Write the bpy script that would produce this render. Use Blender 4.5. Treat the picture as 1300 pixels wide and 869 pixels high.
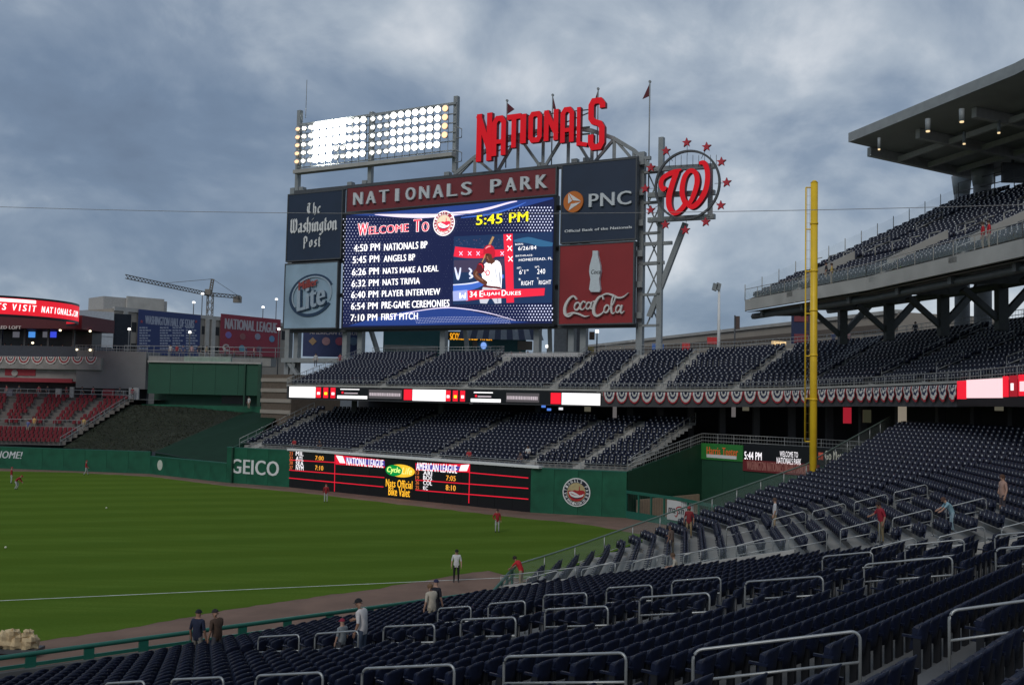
import bpy, math, random
import numpy as np
from mathutils import Vector
random.seed(7)
rng = np.random.default_rng(11)
sc = bpy.context.scene
for o in list(bpy.data.objects): bpy.data.objects.remove(o, do_unlink=True)
COL = sc.collection
rad = math.radians

# ------------------------------------------------------------------ camera
F = 1264.0; TH = rad(3.2); RO = rad(1.2); H = 10.25
R0 = np.array([1, 0, 0.]); FW = np.array([0, math.cos(TH), math.sin(TH)]); U0 = np.array([0, -math.sin(TH), math.cos(TH)])
RV = R0*math.cos(RO) + U0*math.sin(RO); UP = U0*math.cos(RO) - R0*math.sin(RO); CP = np.array([0, 0, H])
cam = bpy.data.cameras.new('camera'); cam.sensor_width = 36; cam.lens = 36*F/1300; cam.clip_end = 6000; cam.clip_start = .1
co = bpy.data.objects.new('camera', cam); COL.objects.link(co)
from mathutils import Matrix
co.matrix_world = Matrix(((RV[0], UP[0], -FW[0], 0), (RV[1], UP[1], -FW[1], 0), (RV[2], UP[2], -FW[2], H), (0, 0, 0, 1)))
sc.camera = co

# ------------------------------------------------------------------ world, sun, exposure
SUN_EL, SUN_AZ = rad(38), rad(205)       # compass azimuth measured clockwise from +Y: behind the camera and to its left
w = bpy.data.worlds.new('World'); sc.world = w; w.use_nodes = True
nt = w.node_tree; nt.nodes.clear()
def nd(t, **k):
    n = nt.nodes.new(t)
    for a, b in k.items(): setattr(n, a, b)
    return n
L = lambda a, b: nt.links.new(a, b)
out = nd('ShaderNodeOutputWorld'); bg = nd('ShaderNodeBackground'); bg.inputs['Strength'].default_value = 0.1
sky = nd('ShaderNodeTexSky', sky_type='NISHITA', sun_disc=False, sun_elevation=SUN_EL, sun_rotation=SUN_AZ)
tc = nd('ShaderNodeTexCoord'); sep = nd('ShaderNodeSeparateXYZ'); L(tc.outputs['Generated'], sep.inputs[0])
ad = nd('ShaderNodeMath', operation='ADD'); L(sep.outputs['Z'], ad.inputs[0]); ad.inputs[1].default_value = .62
mx = nd('ShaderNodeMath', operation='MAXIMUM'); L(ad.outputs[0], mx.inputs[0]); mx.inputs[1].default_value = .08
dx = nd('ShaderNodeMath', operation='DIVIDE'); L(sep.outputs['X'], dx.inputs[0]); L(mx.outputs[0], dx.inputs[1])
dy = nd('ShaderNodeMath', operation='DIVIDE'); L(sep.outputs['Y'], dy.inputs[0]); L(mx.outputs[0], dy.inputs[1])
cb = nd('ShaderNodeCombineXYZ'); L(dx.outputs[0], cb.inputs[0]); L(dy.outputs[0], cb.inputs[1]); cb.inputs[2].default_value = 3.7
def noise(scale, det, dist, off):
    mp = nd('ShaderNodeMapping'); mp.inputs['Location'].default_value = off; L(cb.outputs[0], mp.inputs[0])
    n = nd('ShaderNodeTexNoise'); n.inputs['Scale'].default_value = scale; n.inputs['Detail'].default_value = det
    n.inputs['Roughness'].default_value = .58; n.inputs['Distortion'].default_value = dist; L(mp.outputs[0], n.inputs['Vector']); return n.outputs['Fac']
n1 = noise(1.7, 5, .35, (-6.70, 3.795, .81)); n2 = noise(4.6, 8, .3, (-.418, -5.68, 0))
m1 = nd('ShaderNodeMath', operation='MULTIPLY_ADD'); L(n2, m1.inputs[0]); m1.inputs[1].default_value = .42
m0 = nd('ShaderNodeMath', operation='MULTIPLY'); L(n1, m0.inputs[0]); m0.inputs[1].default_value = .72; L(m0.outputs[0], m1.inputs[2])
cr = nd('ShaderNodeValToRGB'); L(m1.outputs[0], cr.inputs[0])
e = cr.color_ramp.elements
e[0].position = .37; e[0].color = (.125, .170, .250, 1)
e[1].position = .76; e[1].color = (.84, .86, .89, 1)
for p, c in ((.50, (.172, .236, .338, 1)), (.57, (.245, .312, .412, 1)), (.645, (.42, .485, .565, 1))):
    q = e.new(p); q.color = c
vm = nd('ShaderNodeVectorMath', operation='SCALE'); L(cr.outputs[0], vm.inputs[0]); vm.inputs['Scale'].default_value = 10.0
mi = nd('ShaderNodeMixRGB'); mi.inputs[0].default_value = .92; L(sky.outputs[0], mi.inputs[1]); L(vm.outputs[0], mi.inputs[2])
L(mi.outputs[0], bg.inputs[0]); L(bg.outputs[0], out.inputs[0])
sl = bpy.data.lights.new('sun', 'SUN'); sl.energy = .9; sl.angle = rad(25); sl.color = (1, .95, .88)
so = bpy.data.objects.new('sun', sl); COL.objects.link(so)
sd = Vector((math.sin(SUN_AZ)*math.cos(SUN_EL), math.cos(SUN_AZ)*math.cos(SUN_EL), math.sin(SUN_EL)))
so.rotation_euler = sd.to_track_quat('Z', 'Y').to_euler(); so.location = (0, -30, 120)
sc.view_settings.view_transform = 'Standard'; sc.view_settings.look = 'None'; sc.view_settings.gamma = 1; sc.view_settings.exposure = 0
sc.view_settings.use_curve_mapping = False

# ------------------------------------------------------------------ pixels of the photograph to places
def ray(x, y): return (x-650)/F*RV - (y-434.5)/F*UP + FW
def atz(x, y, z): d = ray(x, y); return CP + d*(z-H)/d[2]
def aty(x, y, Y): d = ray(x, y); return CP + d*Y/d[1]
def atpl(x, y, n, k): d = ray(x, y); n = np.array(n, float); return CP + d*(k - n@CP)/(n@d)
def proj(p): d = np.array(p, float)-CP; z = d@FW; return 650+F*(d@RV)/z, 434.5-F*(d@UP)/z, z
V = lambda *a: np.array(a, float)
class Fr:                                       # upright plane: a along it to the right, b height, c towards the viewer
    def __init__(s, p, q=None, ang=None):
        s.o = V(p[0], p[1], 0)
        if q is not None: u = V(q[0]-p[0], q[1]-p[1], 0); s.len = np.linalg.norm(u); u = u/s.len
        else: u = V(math.cos(ang), -math.sin(ang), 0)
        s.u = u; s.n = V(u[1], -u[0], 0); s.v = V(0, 0, 1)
    def p(s, a, b, c=0): return s.o + s.u*a + s.v*b + s.n*c
    def px(s, x, y, c=0): q = atpl(x, y, s.n, s.n@s.o + c); return float(s.u@(q-s.o)), float(q[2])
class Fg:                                       # any frame
    def __init__(s, o, u, v, n): s.o, s.u, s.v, s.n = V(*o), V(*u), V(*v), V(*n)
    p = Fr.p

# ------------------------------------------------------------------ materials
MT = {}
def mat(name, col, rough=.7, metal=0, var=.12, scale=3., bump=0., emit=0, spec=.5, alpha=None):
    if name in MT: return MT[name]
    m = bpy.data.materials.new(name); m.use_nodes = True; t = m.node_tree; b = t.nodes['Principled BSDF']
    b.inputs['Roughness'].default_value = rough; b.inputs['Metallic'].default_value = metal
    b.inputs['Specular IOR Level'].default_value = spec
    c = (*col, 1); b.inputs['Base Color'].default_value = c
    if var > 0:
        g = t.nodes.new('ShaderNodeTexCoord'); n = t.nodes.new('ShaderNodeTexNoise'); n.inputs['Scale'].default_value = scale; n.inputs['Detail'].default_value = 5
        t.links.new(g.outputs['Object'], n.inputs['Vector'])
        r = t.nodes.new('ShaderNodeMapRange'); r.inputs[1].default_value = .25; r.inputs[2].default_value = .75
        r.inputs[3].default_value = 1-var; r.inputs[4].default_value = 1+var; t.links.new(n.outputs['Fac'], r.inputs[0])
        k = t.nodes.new('ShaderNodeVectorMath'); k.operation = 'SCALE'; k.inputs[0].default_value = col; t.links.new(r.outputs[0], k.inputs['Scale'])
        t.links.new(k.outputs[0], b.inputs['Base Color'])
        if bump:
            bp = t.nodes.new('ShaderNodeBump'); bp.inputs['Strength'].default_value = bump; bp.inputs['Distance'].default_value = .05
            n2 = t.nodes.new('ShaderNodeTexNoise'); n2.inputs['Scale'].default_value = scale*6; t.links.new(g.outputs['Object'], n2.inputs['Vector'])
            t.links.new(n2.outputs['Fac'], bp.inputs['Height']); t.links.new(bp.outputs[0], b.inputs['Normal'])
    if emit:
        b.inputs['Emission Color'].default_value = c; b.inputs['Emission Strength'].default_value = emit
    if alpha is not None: b.inputs['Alpha'].default_value = alpha
    MT[name] = m; return m
def led(name, col, s=1.0): return mat('led_'+name, col, .5, var=0, emit=s, spec=.2)
def glass(name, col=(.8, .9, .9), alpha=.22): return mat(name, col, .08, var=0, alpha=alpha)
navy = mat('navy_plastic', (.008, .012, .031), .46, var=.45, scale=6, spec=.3)
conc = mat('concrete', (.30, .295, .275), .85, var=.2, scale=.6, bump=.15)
conc2 = mat('pale_concrete', (.42, .41, .38), .85, var=.16, scale=.5, bump=.1)
steel = mat('galvanised_steel', (.40, .41, .40), .42, metal=.55, var=.15, scale=4)
grey_st = mat('grey_painted_steel', (.27, .29, .29), .5, var=.12, scale=1.5)
dark_st = mat('dark_steel', (.07, .075, .08), .5, var=.15, scale=2)
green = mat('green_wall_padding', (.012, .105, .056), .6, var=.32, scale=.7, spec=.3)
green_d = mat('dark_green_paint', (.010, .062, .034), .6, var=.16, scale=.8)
green_rail = mat('green_rail_paint', (.016, .125, .085), .4, var=.1)
white = mat('white_paint', (.78, .78, .76), .55, var=.05)
lettering = mat('silver_lettering', (.62, .65, .66), .45, var=.06)
red_sign = mat('dark_red_panel', (.19, .022, .026), .5, var=.1, scale=.4)
navy_sign = mat('navy_panel', (.016, .030, .060), .45, var=.12, scale=.4)
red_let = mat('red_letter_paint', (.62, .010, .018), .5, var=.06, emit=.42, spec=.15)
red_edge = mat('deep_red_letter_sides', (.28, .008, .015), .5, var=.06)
black = mat('black_panel', (.006, .006, .008), .35, var=.1)
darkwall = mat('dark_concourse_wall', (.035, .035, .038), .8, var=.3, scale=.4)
tan = mat('tan_precast', (.34, .30, .25), .85, var=.1, scale=.3)
yellow = mat('yellow_pole_paint', (.86, .56, .022), .42, var=.14, scale=.9)
seatplate = mat('pale_seat_dot', (.52, .52, .52), .4, var=.05)  # small pale patch for the white dot near each seat's top

# ------------------------------------------------------------------ mesh building
ORG = {}
class MB:
    def __init__(s): s.v = []; s.f = []; s.m = []; s.sm = []
    def add(s, vs, fs, mi=0, sm=False):
        k = len(s.v); s.v += [tuple(map(float, p)) for p in vs]
        for f in fs: s.f.append(tuple(i+k for i in f)); s.m.append(mi); s.sm.append(sm)
    def poly(s, pts, mi=0): s.add(pts, [tuple(range(len(pts)))], mi)
    def box(s, o, x, y, z, mi=0):
        o, x, y, z = V(*o), V(*x), V(*y), V(*z)
        if np.dot(np.cross(x, y), z) < 0: x, y = y, x
        p = [o, o+x, o+x+y, o+y, o+z, o+x+z, o+x+y+z, o+y+z]
        s.add(p, [(0, 3, 2, 1), (4, 5, 6, 7), (0, 1, 5, 4), (1, 2, 6, 5), (2, 3, 7, 6), (3, 0, 4, 7)], mi)
    def abox(s, x0, x1, y0, y1, z0, z1, mi=0): s.box((x0, y0, z0), (x1-x0, 0, 0), (0, y1-y0, 0), (0, 0, z1-z0), mi)
    def fbox(s, fr, a0, a1, b0, b1, c0, c1, mi=0): s.box(fr.p(a0, b0, c0), fr.u*(a1-a0), fr.v*(b1-b0), fr.n*(c1-c0), mi)
    def prism(s, fr, pts, c0, c1, mi=0, side=None):
        if side is None: side = mi
        ar = sum(pts[i][0]*pts[(i+1) % len(pts)][1]-pts[(i+1) % len(pts)][0]*pts[i][1] for i in range(len(pts)))
        if ar < 0: pts = pts[::-1]
        n = len(pts); k = len(s.v)
        s.v += [tuple(fr.p(a, b, c1)) for a, b in pts] + [tuple(fr.p(a, b, c0)) for a, b in pts]
        s.f.append(tuple(range(k, k+n))); s.m.append(mi); s.sm.append(False)
        for i in range(n):
            j = (i+1) % n; s.f.append((k+i, k+n+i, k+n+j, k+j)); s.m.append(side); s.sm.append(False)
    def tube(s, pts, r, n=8, mi=0, sm=True, caps=True):
        pts = [V(*p) for p in pts]; k = len(s.v); up = V(0, 0, 1); R = r if hasattr(r, '__len__') else [r]*len(pts)
        for i, p in enumerate(pts):
            d = pts[min(i+1, len(pts)-1)]-pts[max(i-1, 0)]; d = d/(np.linalg.norm(d)+1e-9)
            x = np.cross(d, up if abs(d[2]) < .95 else V(1, 0, 0)); x = x/np.linalg.norm(x); y = np.cross(x, d)
            for j in range(n): a = 2*math.pi*j/n; s.v.append(tuple(p + R[i]*(x*math.cos(a)+y*math.sin(a))))
        for i in range(len(pts)-1):
            for j in range(n):
                a = k+i*n+j; b = k+i*n+(j+1) % n; s.f.append((a, a+n, b+n, b)); s.m.append(mi); s.sm.append(sm)
        if caps:
            s.f.append(tuple(k+j for j in range(n))); s.m.append(mi); s.sm.append(False)
            e = k+(len(pts)-1)*n; s.f.append(tuple(e+n-1-j for j in range(n))); s.m.append(mi); s.sm.append(False)
    def beam(s, p, q, wd, ht, mi=0):
        p, q = V(*p), V(*q); d = q-p; l = np.linalg.norm(d); d /= l
        x = np.cross(d, V(0, 0, 1) if abs(d[2]) < .95 else V(1, 0, 0)); x /= np.linalg.norm(x); y = np.cross(x, d)
        s.box(p - x*wd/2 - y*ht/2, x*wd, y*ht, d*l, mi)
    def ribbon(s, fr, pts, ws, c0, c1, mi=0, side=None, smooth=4, closed=False):
        P = [V(*p) for p in pts]; W = list(ws) if hasattr(ws, '__len__') else [ws]*len(P)
        if smooth > 1:
            Q, X = [], []
            for i in range(len(P)-1):
                p0, p1, p2, p3 = P[max(i-1, 0)], P[i], P[i+1], P[min(i+2, len(P)-1)]
                for k in range(smooth):
                    t = k/smooth
                    Q.append(.5*((2*p1)+(-p0+p2)*t+(2*p0-5*p1+4*p2-p3)*t*t+(-p0+3*p1-3*p2+p3)*t**3)); X.append(W[i]*(1-t)+W[i+1]*t)
            Q.append(P[-1]); X.append(W[-1]); P, W = Q, X
        lf, rt = [], []
        for i in range(len(P)):
            a, b = P[max(i-1, 0)], P[min(i+1, len(P)-1)]
            d = b-a; d = d/(np.linalg.norm(d)+1e-9); nn = V(-d[1], d[0]); k = 1.
            if 0 < i < len(P)-1 and smooth <= 1:
                e1 = P[i]-P[i-1]; e1 /= np.linalg.norm(e1)+1e-9; e2 = P[i+1]-P[i]; e2 /= np.linalg.norm(e2)+1e-9
                bb = V(-e1[1]-e2[1], e1[0]+e2[0]); L2 = np.linalg.norm(bb)
                if L2 > .3: nn = bb/L2; k = 1/max(.45, nn@V(-e1[1], e1[0]))
            lf.append(P[i]+nn*W[i]/2*k); rt.append(P[i]-nn*W[i]/2*k)
        for i in range(len(P)-1): s.prism(fr, [tuple(rt[i]), tuple(rt[i+1]), tuple(lf[i+1]), tuple(lf[i])], c0, c1+1e-4*(i % 5), mi, side)
    def disc(s, fr, a, b, ra, rb, c0, c1, mi=0, n=28, side=None):
        s.prism(fr, [(a+ra*math.cos(2*math.pi*i/n), b+rb*math.sin(2*math.pi*i/n)) for i in range(n)], c0, c1, mi, side)
    def ring(s, fr, a, b, ra, rb, wd, c0, c1, mi=0, n=36, t0=0, t1=2*math.pi, side=None):
        for i in range(n):
            x, y = t0+(t1-t0)*i/n, t0+(t1-t0)*(i+1)/n
            s.prism(fr, [(a+ra*math.cos(x), b+rb*math.sin(x)), (a+ra*math.cos(y), b+rb*math.sin(y)), (a+(ra-wd)*math.cos(y), b+(rb-wd)*math.sin(y)), (a+(ra-wd)*math.cos(x), b+(rb-wd)*math.sin(x))], c0, c1+1e-4*(i % 2), mi, side)
    def mesh(s, name, mats, org):
        me = bpy.data.meshes.new(name); A = np.array(s.v, float)-org
        me.from_pydata(A.tolist(), [], s.f)
        for m in (mats if isinstance(mats, (list, tuple)) else [mats]): me.materials.append(m)
        me.polygons.foreach_set('material_index', s.m); me.polygons.foreach_set('use_smooth', s.sm); me.update(); return me
    def build(s, name, mats, parent=None, label=None, cat=None, group=None, kind=None):
        A = np.array(s.v, float); lo, hi = A.min(0), A.max(0)
        org = V((lo[0]+hi[0])/2, (lo[1]+hi[1])/2, lo[2])
        o = bpy.data.objects.new(name, s.mesh(name, mats, org)); COL.objects.link(o); ORG[o.name] = org
        if parent is not None: o.parent = parent; o.location = org-ORG[parent.name]
        else: o.location = org
        tag(o, label, cat, group, kind); return o
def tag(o, label=None, cat=None, group=None, kind=None):
    for k, v in (('label', label), ('category', cat), ('group', group), ('kind', kind)):
        if v: o[k] = v
def thing(name, label, cat, loc, group=None):
    o = bpy.data.objects.new(name, None); COL.objects.link(o); o.location = tuple(map(float, loc)); o.empty_display_size = .3
    ORG[o.name] = V(*loc); tag(o, label, cat, group); return o
TXC = {}
def text_geo(s, bold=0., shear=0.):
    k = (s, bold, shear)
    if k not in TXC:
        c = bpy.data.curves.new('t', 'FONT'); c.body = s; c.offset = bold; c.shear = shear; c.resolution_u = 3; c.space_character = 1.06; c.align_x = 'LEFT'
        o = bpy.data.objects.new('t', c); COL.objects.link(o); bpy.context.view_layer.update()
        me = bpy.data.meshes.new_from_object(o.evaluated_get(bpy.context.evaluated_depsgraph_get()))
        vs = np.array([v.co[:2] for v in me.vertices]); fs = [tuple(p.vertices) for p in me.polygons]
        lo, hi = vs.min(0), vs.max(0); TXC[k] = ((vs-lo)/(hi-lo), fs)
        bpy.data.objects.remove(o); bpy.data.curves.remove(c); bpy.data.meshes.remove(me)
    return TXC[k]
def text(mb, s, fr, a0, b0, a1, b1, c, mi=0, bold=.02, shear=0., depth=0., slant=0.):
    """bold letters are made by overlaying slightly shifted copies, so counters stay open"""
    vs, fs = text_geo(s, 0., shear); k = (b1-b0)*bold*1.5; sh = (0.,) if bold <= 0 else (-k, 0., k); a0, a1 = a0+k, a1-k
    for n_, dx_ in enumerate(sh):
        P = lambda v, cc: fr.p(a0+dx_+v[0]*(a1-a0), b0+v[1]*(b1-b0)+slant*v[0], cc+.0015*n_)
        mb.add([P(v, c) for v in vs], fs, mi)
        if depth:                                        # sides from boundary edges
            ed = {}
            for f in fs:
                for i in range(len(f)):
                    e = (f[i], f[(i+1) % len(f)]); ed[tuple(sorted(e))] = ed.get(tuple(sorted(e)), []) + [e]
            for e in ed.values():
                if len(e) == 1:
                    i, j = e[0]; mb.add([P(vs[i], c), P(vs[i], c-depth), P(vs[j], c-depth), P(vs[j], c)], [(0, 1, 2, 3)], mi)
def crop(x0, y0, sx): return lambda x, y: (x0+x/sx, y0+y/sx)
def nib_text(mb, glyphs, fr, a0, b0, h, wd, c0, c1, mi, adv=1.0):
    """broad-pen lettering: every stroke is a polyline swept by a slanted pen"""
    x = a0
    for ch in glyphs:
        wch, strokes = BLK[ch]
        for st in strokes:
            for i in range(len(st)-1):
                (x1, y1), (x2, y2) = st[i], st[i+1]
                p, q = V(x+x1*h*.62, b0+y1*h), V(x+x2*h*.62, b0+y2*h); k = V(wd*.62, wd*.55)/1
                mb.prism(fr, hull([p-k/2, p+k/2, q-k/2, q+k/2]), c0, c1+1e-4*(i % 3), mi)
        x += wch*h*.62*adv
    return x
def hull(ps):
    ps = sorted(map(tuple, ps))
    def half(it):
        r = []
        for p in it:
            while len(r) > 1 and (r[-1][0]-r[-2][0])*(p[1]-r[-2][1])-(r[-1][1]-r[-2][1])*(p[0]-r[-2][0]) <= 1e-9: r.pop()
            r.append(p)
        return r
    a, b = half(ps), half(ps[::-1]); return a[:-1]+b[:-1]
ordn = lambda i: ['first', 'second', 'third', 'fourth', 'fifth', 'sixth', 'seventh', 'eighth', 'ninth', 'tenth', 'eleventh', 'twelfth', 'thirteenth', 'fourteenth', 'fifteenth', 'sixteenth', 'seventeenth', 'eighteenth', 'nineteenth', 'twentieth'][i] if i < 20 else '%dth' % (i+1)
# ================================================================== ground and field
FL0, FL1 = V(-24.41, 48.64), V(19.78, 64.99); FD = (FL1-FL0)/np.linalg.norm(FL1-FL0); FP = V(-FD[1], FD[0])
def sheet(name, pts, z, m, label=None):
    b = MB(); b.poly([(p[0], p[1], z) for p in pts]); o = b.build(name, m, kind='structure')
    if label: o['label'] = label
    return o
sheet('ground', [(-3000, -600), (3000, -600), (3000, 5000), (-3000, 5000)], -.06, mat('asphalt_ground', (.06, .06, .06), .9, var=.2, scale=.05))
WP = [V(-140, 128.5), V(-64.81, 127.48), V(-44.44, 123.85), V(-32.24, 114.18), V(-24.13, 110.05), V(1.96, 90.64), V(10.33, 87.95), V(13.93, 82.63), V(19.9, 66.2)]
RAILA = [V(-34, 20.2), V(-16.95, 33.96), V(-.64, 47.29), V(.4, 54.2)]
dirt = mat('warning_track_clay', (.185, .112, .078), .95, var=.22, scale=.5, bump=.3)
sheet('warning_track', [(-140, 0), (-34, 0)] + [tuple(p) for p in RAILA] + [(10, 61.4), (19.9, 65)] + [tuple(p) for p in WP[::-1]], 0, dirt)
gp = [atz(*q, 0)[:2] for q in ((60, 812), (160, 797), (300, 772), (400, 757), (470, 748), (530, 738), (575, 730), (620, 724))]
gt = [atz(*q, 0)[:2] for q in ((836, 679), (822, 679.5), (800, 675.5), (760, 668), (715, 662), (673, 658.5), (580, 648), (500, 639), (430, 630.5), (367, 623.5), (287, 616.5), (190, 604.5), (90, 599.5), (0, 597.5))]
gm = bpy.data.materials.new('mown_grass'); gm.use_nodes = True; t = gm.node_tree; bs = t.nodes['Principled BSDF']; bs.inputs['Roughness'].default_value = .9; bs.inputs['Specular IOR Level'].default_value = .0
def N(tp, **k):
    n = t.nodes.new(tp)
    for a, b in k.items(): setattr(n, a, b)
    return n
ge = N('ShaderNodeNewGeometry')
def stripe(vec, per, sharp):
    d = N('ShaderNodeVectorMath', operation='DOT_PRODUCT'); t.links.new(ge.outputs['Position'], d.inputs[0]); d.inputs[1].default_value = (vec[0]*2*math.pi/per, vec[1]*2*math.pi/per, 0)
    s = N('ShaderNodeMath', operation='SINE'); t.links.new(d.outputs['Value'], s.inputs[0])
    m = N('ShaderNodeMapRange'); m.inputs[1].default_value = -sharp; m.inputs[2].default_value = sharp; t.links.new(s.outputs[0], m.inputs[0]); return m.outputs[0]
s1 = stripe(FP, 5.6, .5); s2 = stripe(FD, 9.0, .5)
def ns(scale, det=6):
    n = N('ShaderNodeTexNoise'); n.inputs['Scale'].default_value = scale; n.inputs['Detail'].default_value = det; t.links.new(ge.outputs['Position'], n.inputs['Vector']); return n.outputs['Fac']
def mixc(f, a, b):
    m = N('ShaderNodeMixRGB')
    for i, q in ((0, f), (1, a), (2, b)):
        if isinstance(q, (tuple, float)): m.inputs[i].default_value = q
        else: t.links.new(q, m.inputs[i])
    return m.outputs[0]
gc = mixc(s1, (.086, .146, .022, 1), (.114, .184, .030, 1))
sm2 = N('ShaderNodeMath', operation='MULTIPLY'); t.links.new(s2, sm2.inputs[0]); sm2.inputs[1].default_value = .16
gc = mixc(sm2.outputs[0], gc, (.11, .175, .022, 1))
nz = N('ShaderNodeMapRange'); t.links.new(ns(.35), nz.inputs[0]); nz.inputs[1].default_value = .3; nz.inputs[2].default_value = .8; nz.inputs[4].default_value = .55
gc = mixc(nz.outputs[0], gc, (.092, .138, .018, 1))
mpz = N('ShaderNodeMapping'); mpz.inputs['Rotation'].default_value = (0, 0, -math.atan2(FD[1], FD[0])); mpz.inputs['Scale'].default_value = (.05, 1.3, 1); t.links.new(ge.outputs['Position'], mpz.inputs[0])
nst = N('ShaderNodeTexNoise'); nst.inputs['Scale'].default_value = 1.0; nst.inputs['Detail'].default_value = 4; t.links.new(mpz.outputs[0], nst.inputs['Vector'])
nz = N('ShaderNodeMapRange'); t.links.new(nst.outputs['Fac'], nz.inputs[0]); nz.inputs[1].default_value = .35; nz.inputs[2].default_value = .7; nz.inputs[4].default_value = .7
gc = mixc(nz.outputs[0], gc, (.078, .138, .020, 1))
nz = N('ShaderNodeMapRange'); t.links.new(ns(7, 3), nz.inputs[0]); nz.inputs[1].default_value = .4; nz.inputs[2].default_value = .75; nz.inputs[4].default_value = .4
gc = mixc(nz.outputs[0], gc, (.058, .105, .010, 1)); t.links.new(gc, bs.inputs['Base Color'])
def ragged(pts, step=.5, amp=.09):
    o = []
    for p, q in zip(pts[:-1], pts[1:]):
        p, q = V(*p), V(*q); n = max(1, int(np.linalg.norm(q-p)/step))
        o += [tuple(lerp0(p, q, i/n)+(rng.normal(0, amp, 2) if i else 0)) for i in range(n)]
    return o+[tuple(pts[-1])]
lerp0 = lambda a, b, t: a+(b-a)*t
gp = ragged(gp); gt = ragged(gt, .8, .1)
sheet('outfield_grass', [(-140, 0), (-60, 0)] + [tuple(p) for p in gp] + [(.8, 57.2), (8, 60.2), (13.2, 65.5)] + [tuple(p) for p in gt] + [(-140, 124.5)], .004, gm)
b = MB(); q0, q1 = FL0-FD*60, FL0+FD*46.8
b.poly([(*(q0-FP*.055), .008), (*(q1-FP*.055), .008), (*(q1+FP*.055), .008), (*(q0+FP*.055), .008)]); b.build('foul_line', mat('chalk', (.62, .64, .58), .95, var=.3, scale=1.5), kind='structure')
# bullpen floor and infill ground under the stands
sheet('bullpen_ground', [(10.4, 87.8), (14, 82.6), (19.9, 66.2), (24, 71), (29, 78), (28, 86), (18.6, 97)], .004, mat('bullpen_clay', (.30, .215, .155), .95, var=.15, scale=.6))

# ================================================================== outfield walls
def padwall(label, p, q, h, npad, m=green, cap=True, name='outfield_wall'):
    fr = Fr(p, q); t = thing(name, label, 'wall', (*p, 0)); wd = fr.len/npad
    for i in range(npad):
        b = MB(); b.fbox(fr, i*wd+.012, (i+1)*wd-.012, .0, h-.1, -.10, .02+.004*(i % 2)); b.build('pad', m, t)
    b = MB(); b.fbox(fr, 0, fr.len, 0, h-.05, -.35, -.10); b.build('backing', green_d, t)
    if cap: b = MB(); b.fbox(fr, 0, fr.len, h-.1, h, -.3, .05); b.build('cap', green_rail, t)
    return fr, t
fcf, cfw = padwall('long low green centre field wall with lettering below the red seats', WP[0], WP[1], 2.75, 22)
fcf2, cfw2 = padwall('low green padded wall in front of the dark planted slope', WP[1], WP[2], 2.75, 7)
flow, loww = padwall('lower green padded wall left of the insurance advertisement panel', WP[2], WP[3], 2.22, 5)
fge, gew = padwall('tall green wall panel with white GEICO lettering', WP[3], WP[4], 4.05, 3)
femb, embw = padwall('tall green wall panel with round ballpark emblem beside bullpen', WP[5], WP[6], 4.05, 4)
def wtxt(name, s, fr, c0, c1, c, m, parent, bold=.02, depth=0., shear=0.):
    b = MB(); text(b, s, fr, *fr.px(*c0, c), *fr.px(*c1, c), c, 0, bold, shear, depth); return b.build(name, m, parent)
wtxt('lettering', 'GEICO', fge, (293, 600), (354.5, 585.5), .06, white, gew, .025, .03)
wtxt('lettering', 'HOME!', fcf2, (-6, 580.8), (29, 573), .06, lettering, cfw2, .03, 0, .25)
b = MB(); a, h = flow.px(203, 590, .05); b.disc(flow, a, h, .55, .62, .03, .06); b.build('clip_sign', mat('pale_sign', (.55, .60, .50)), loww)
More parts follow.
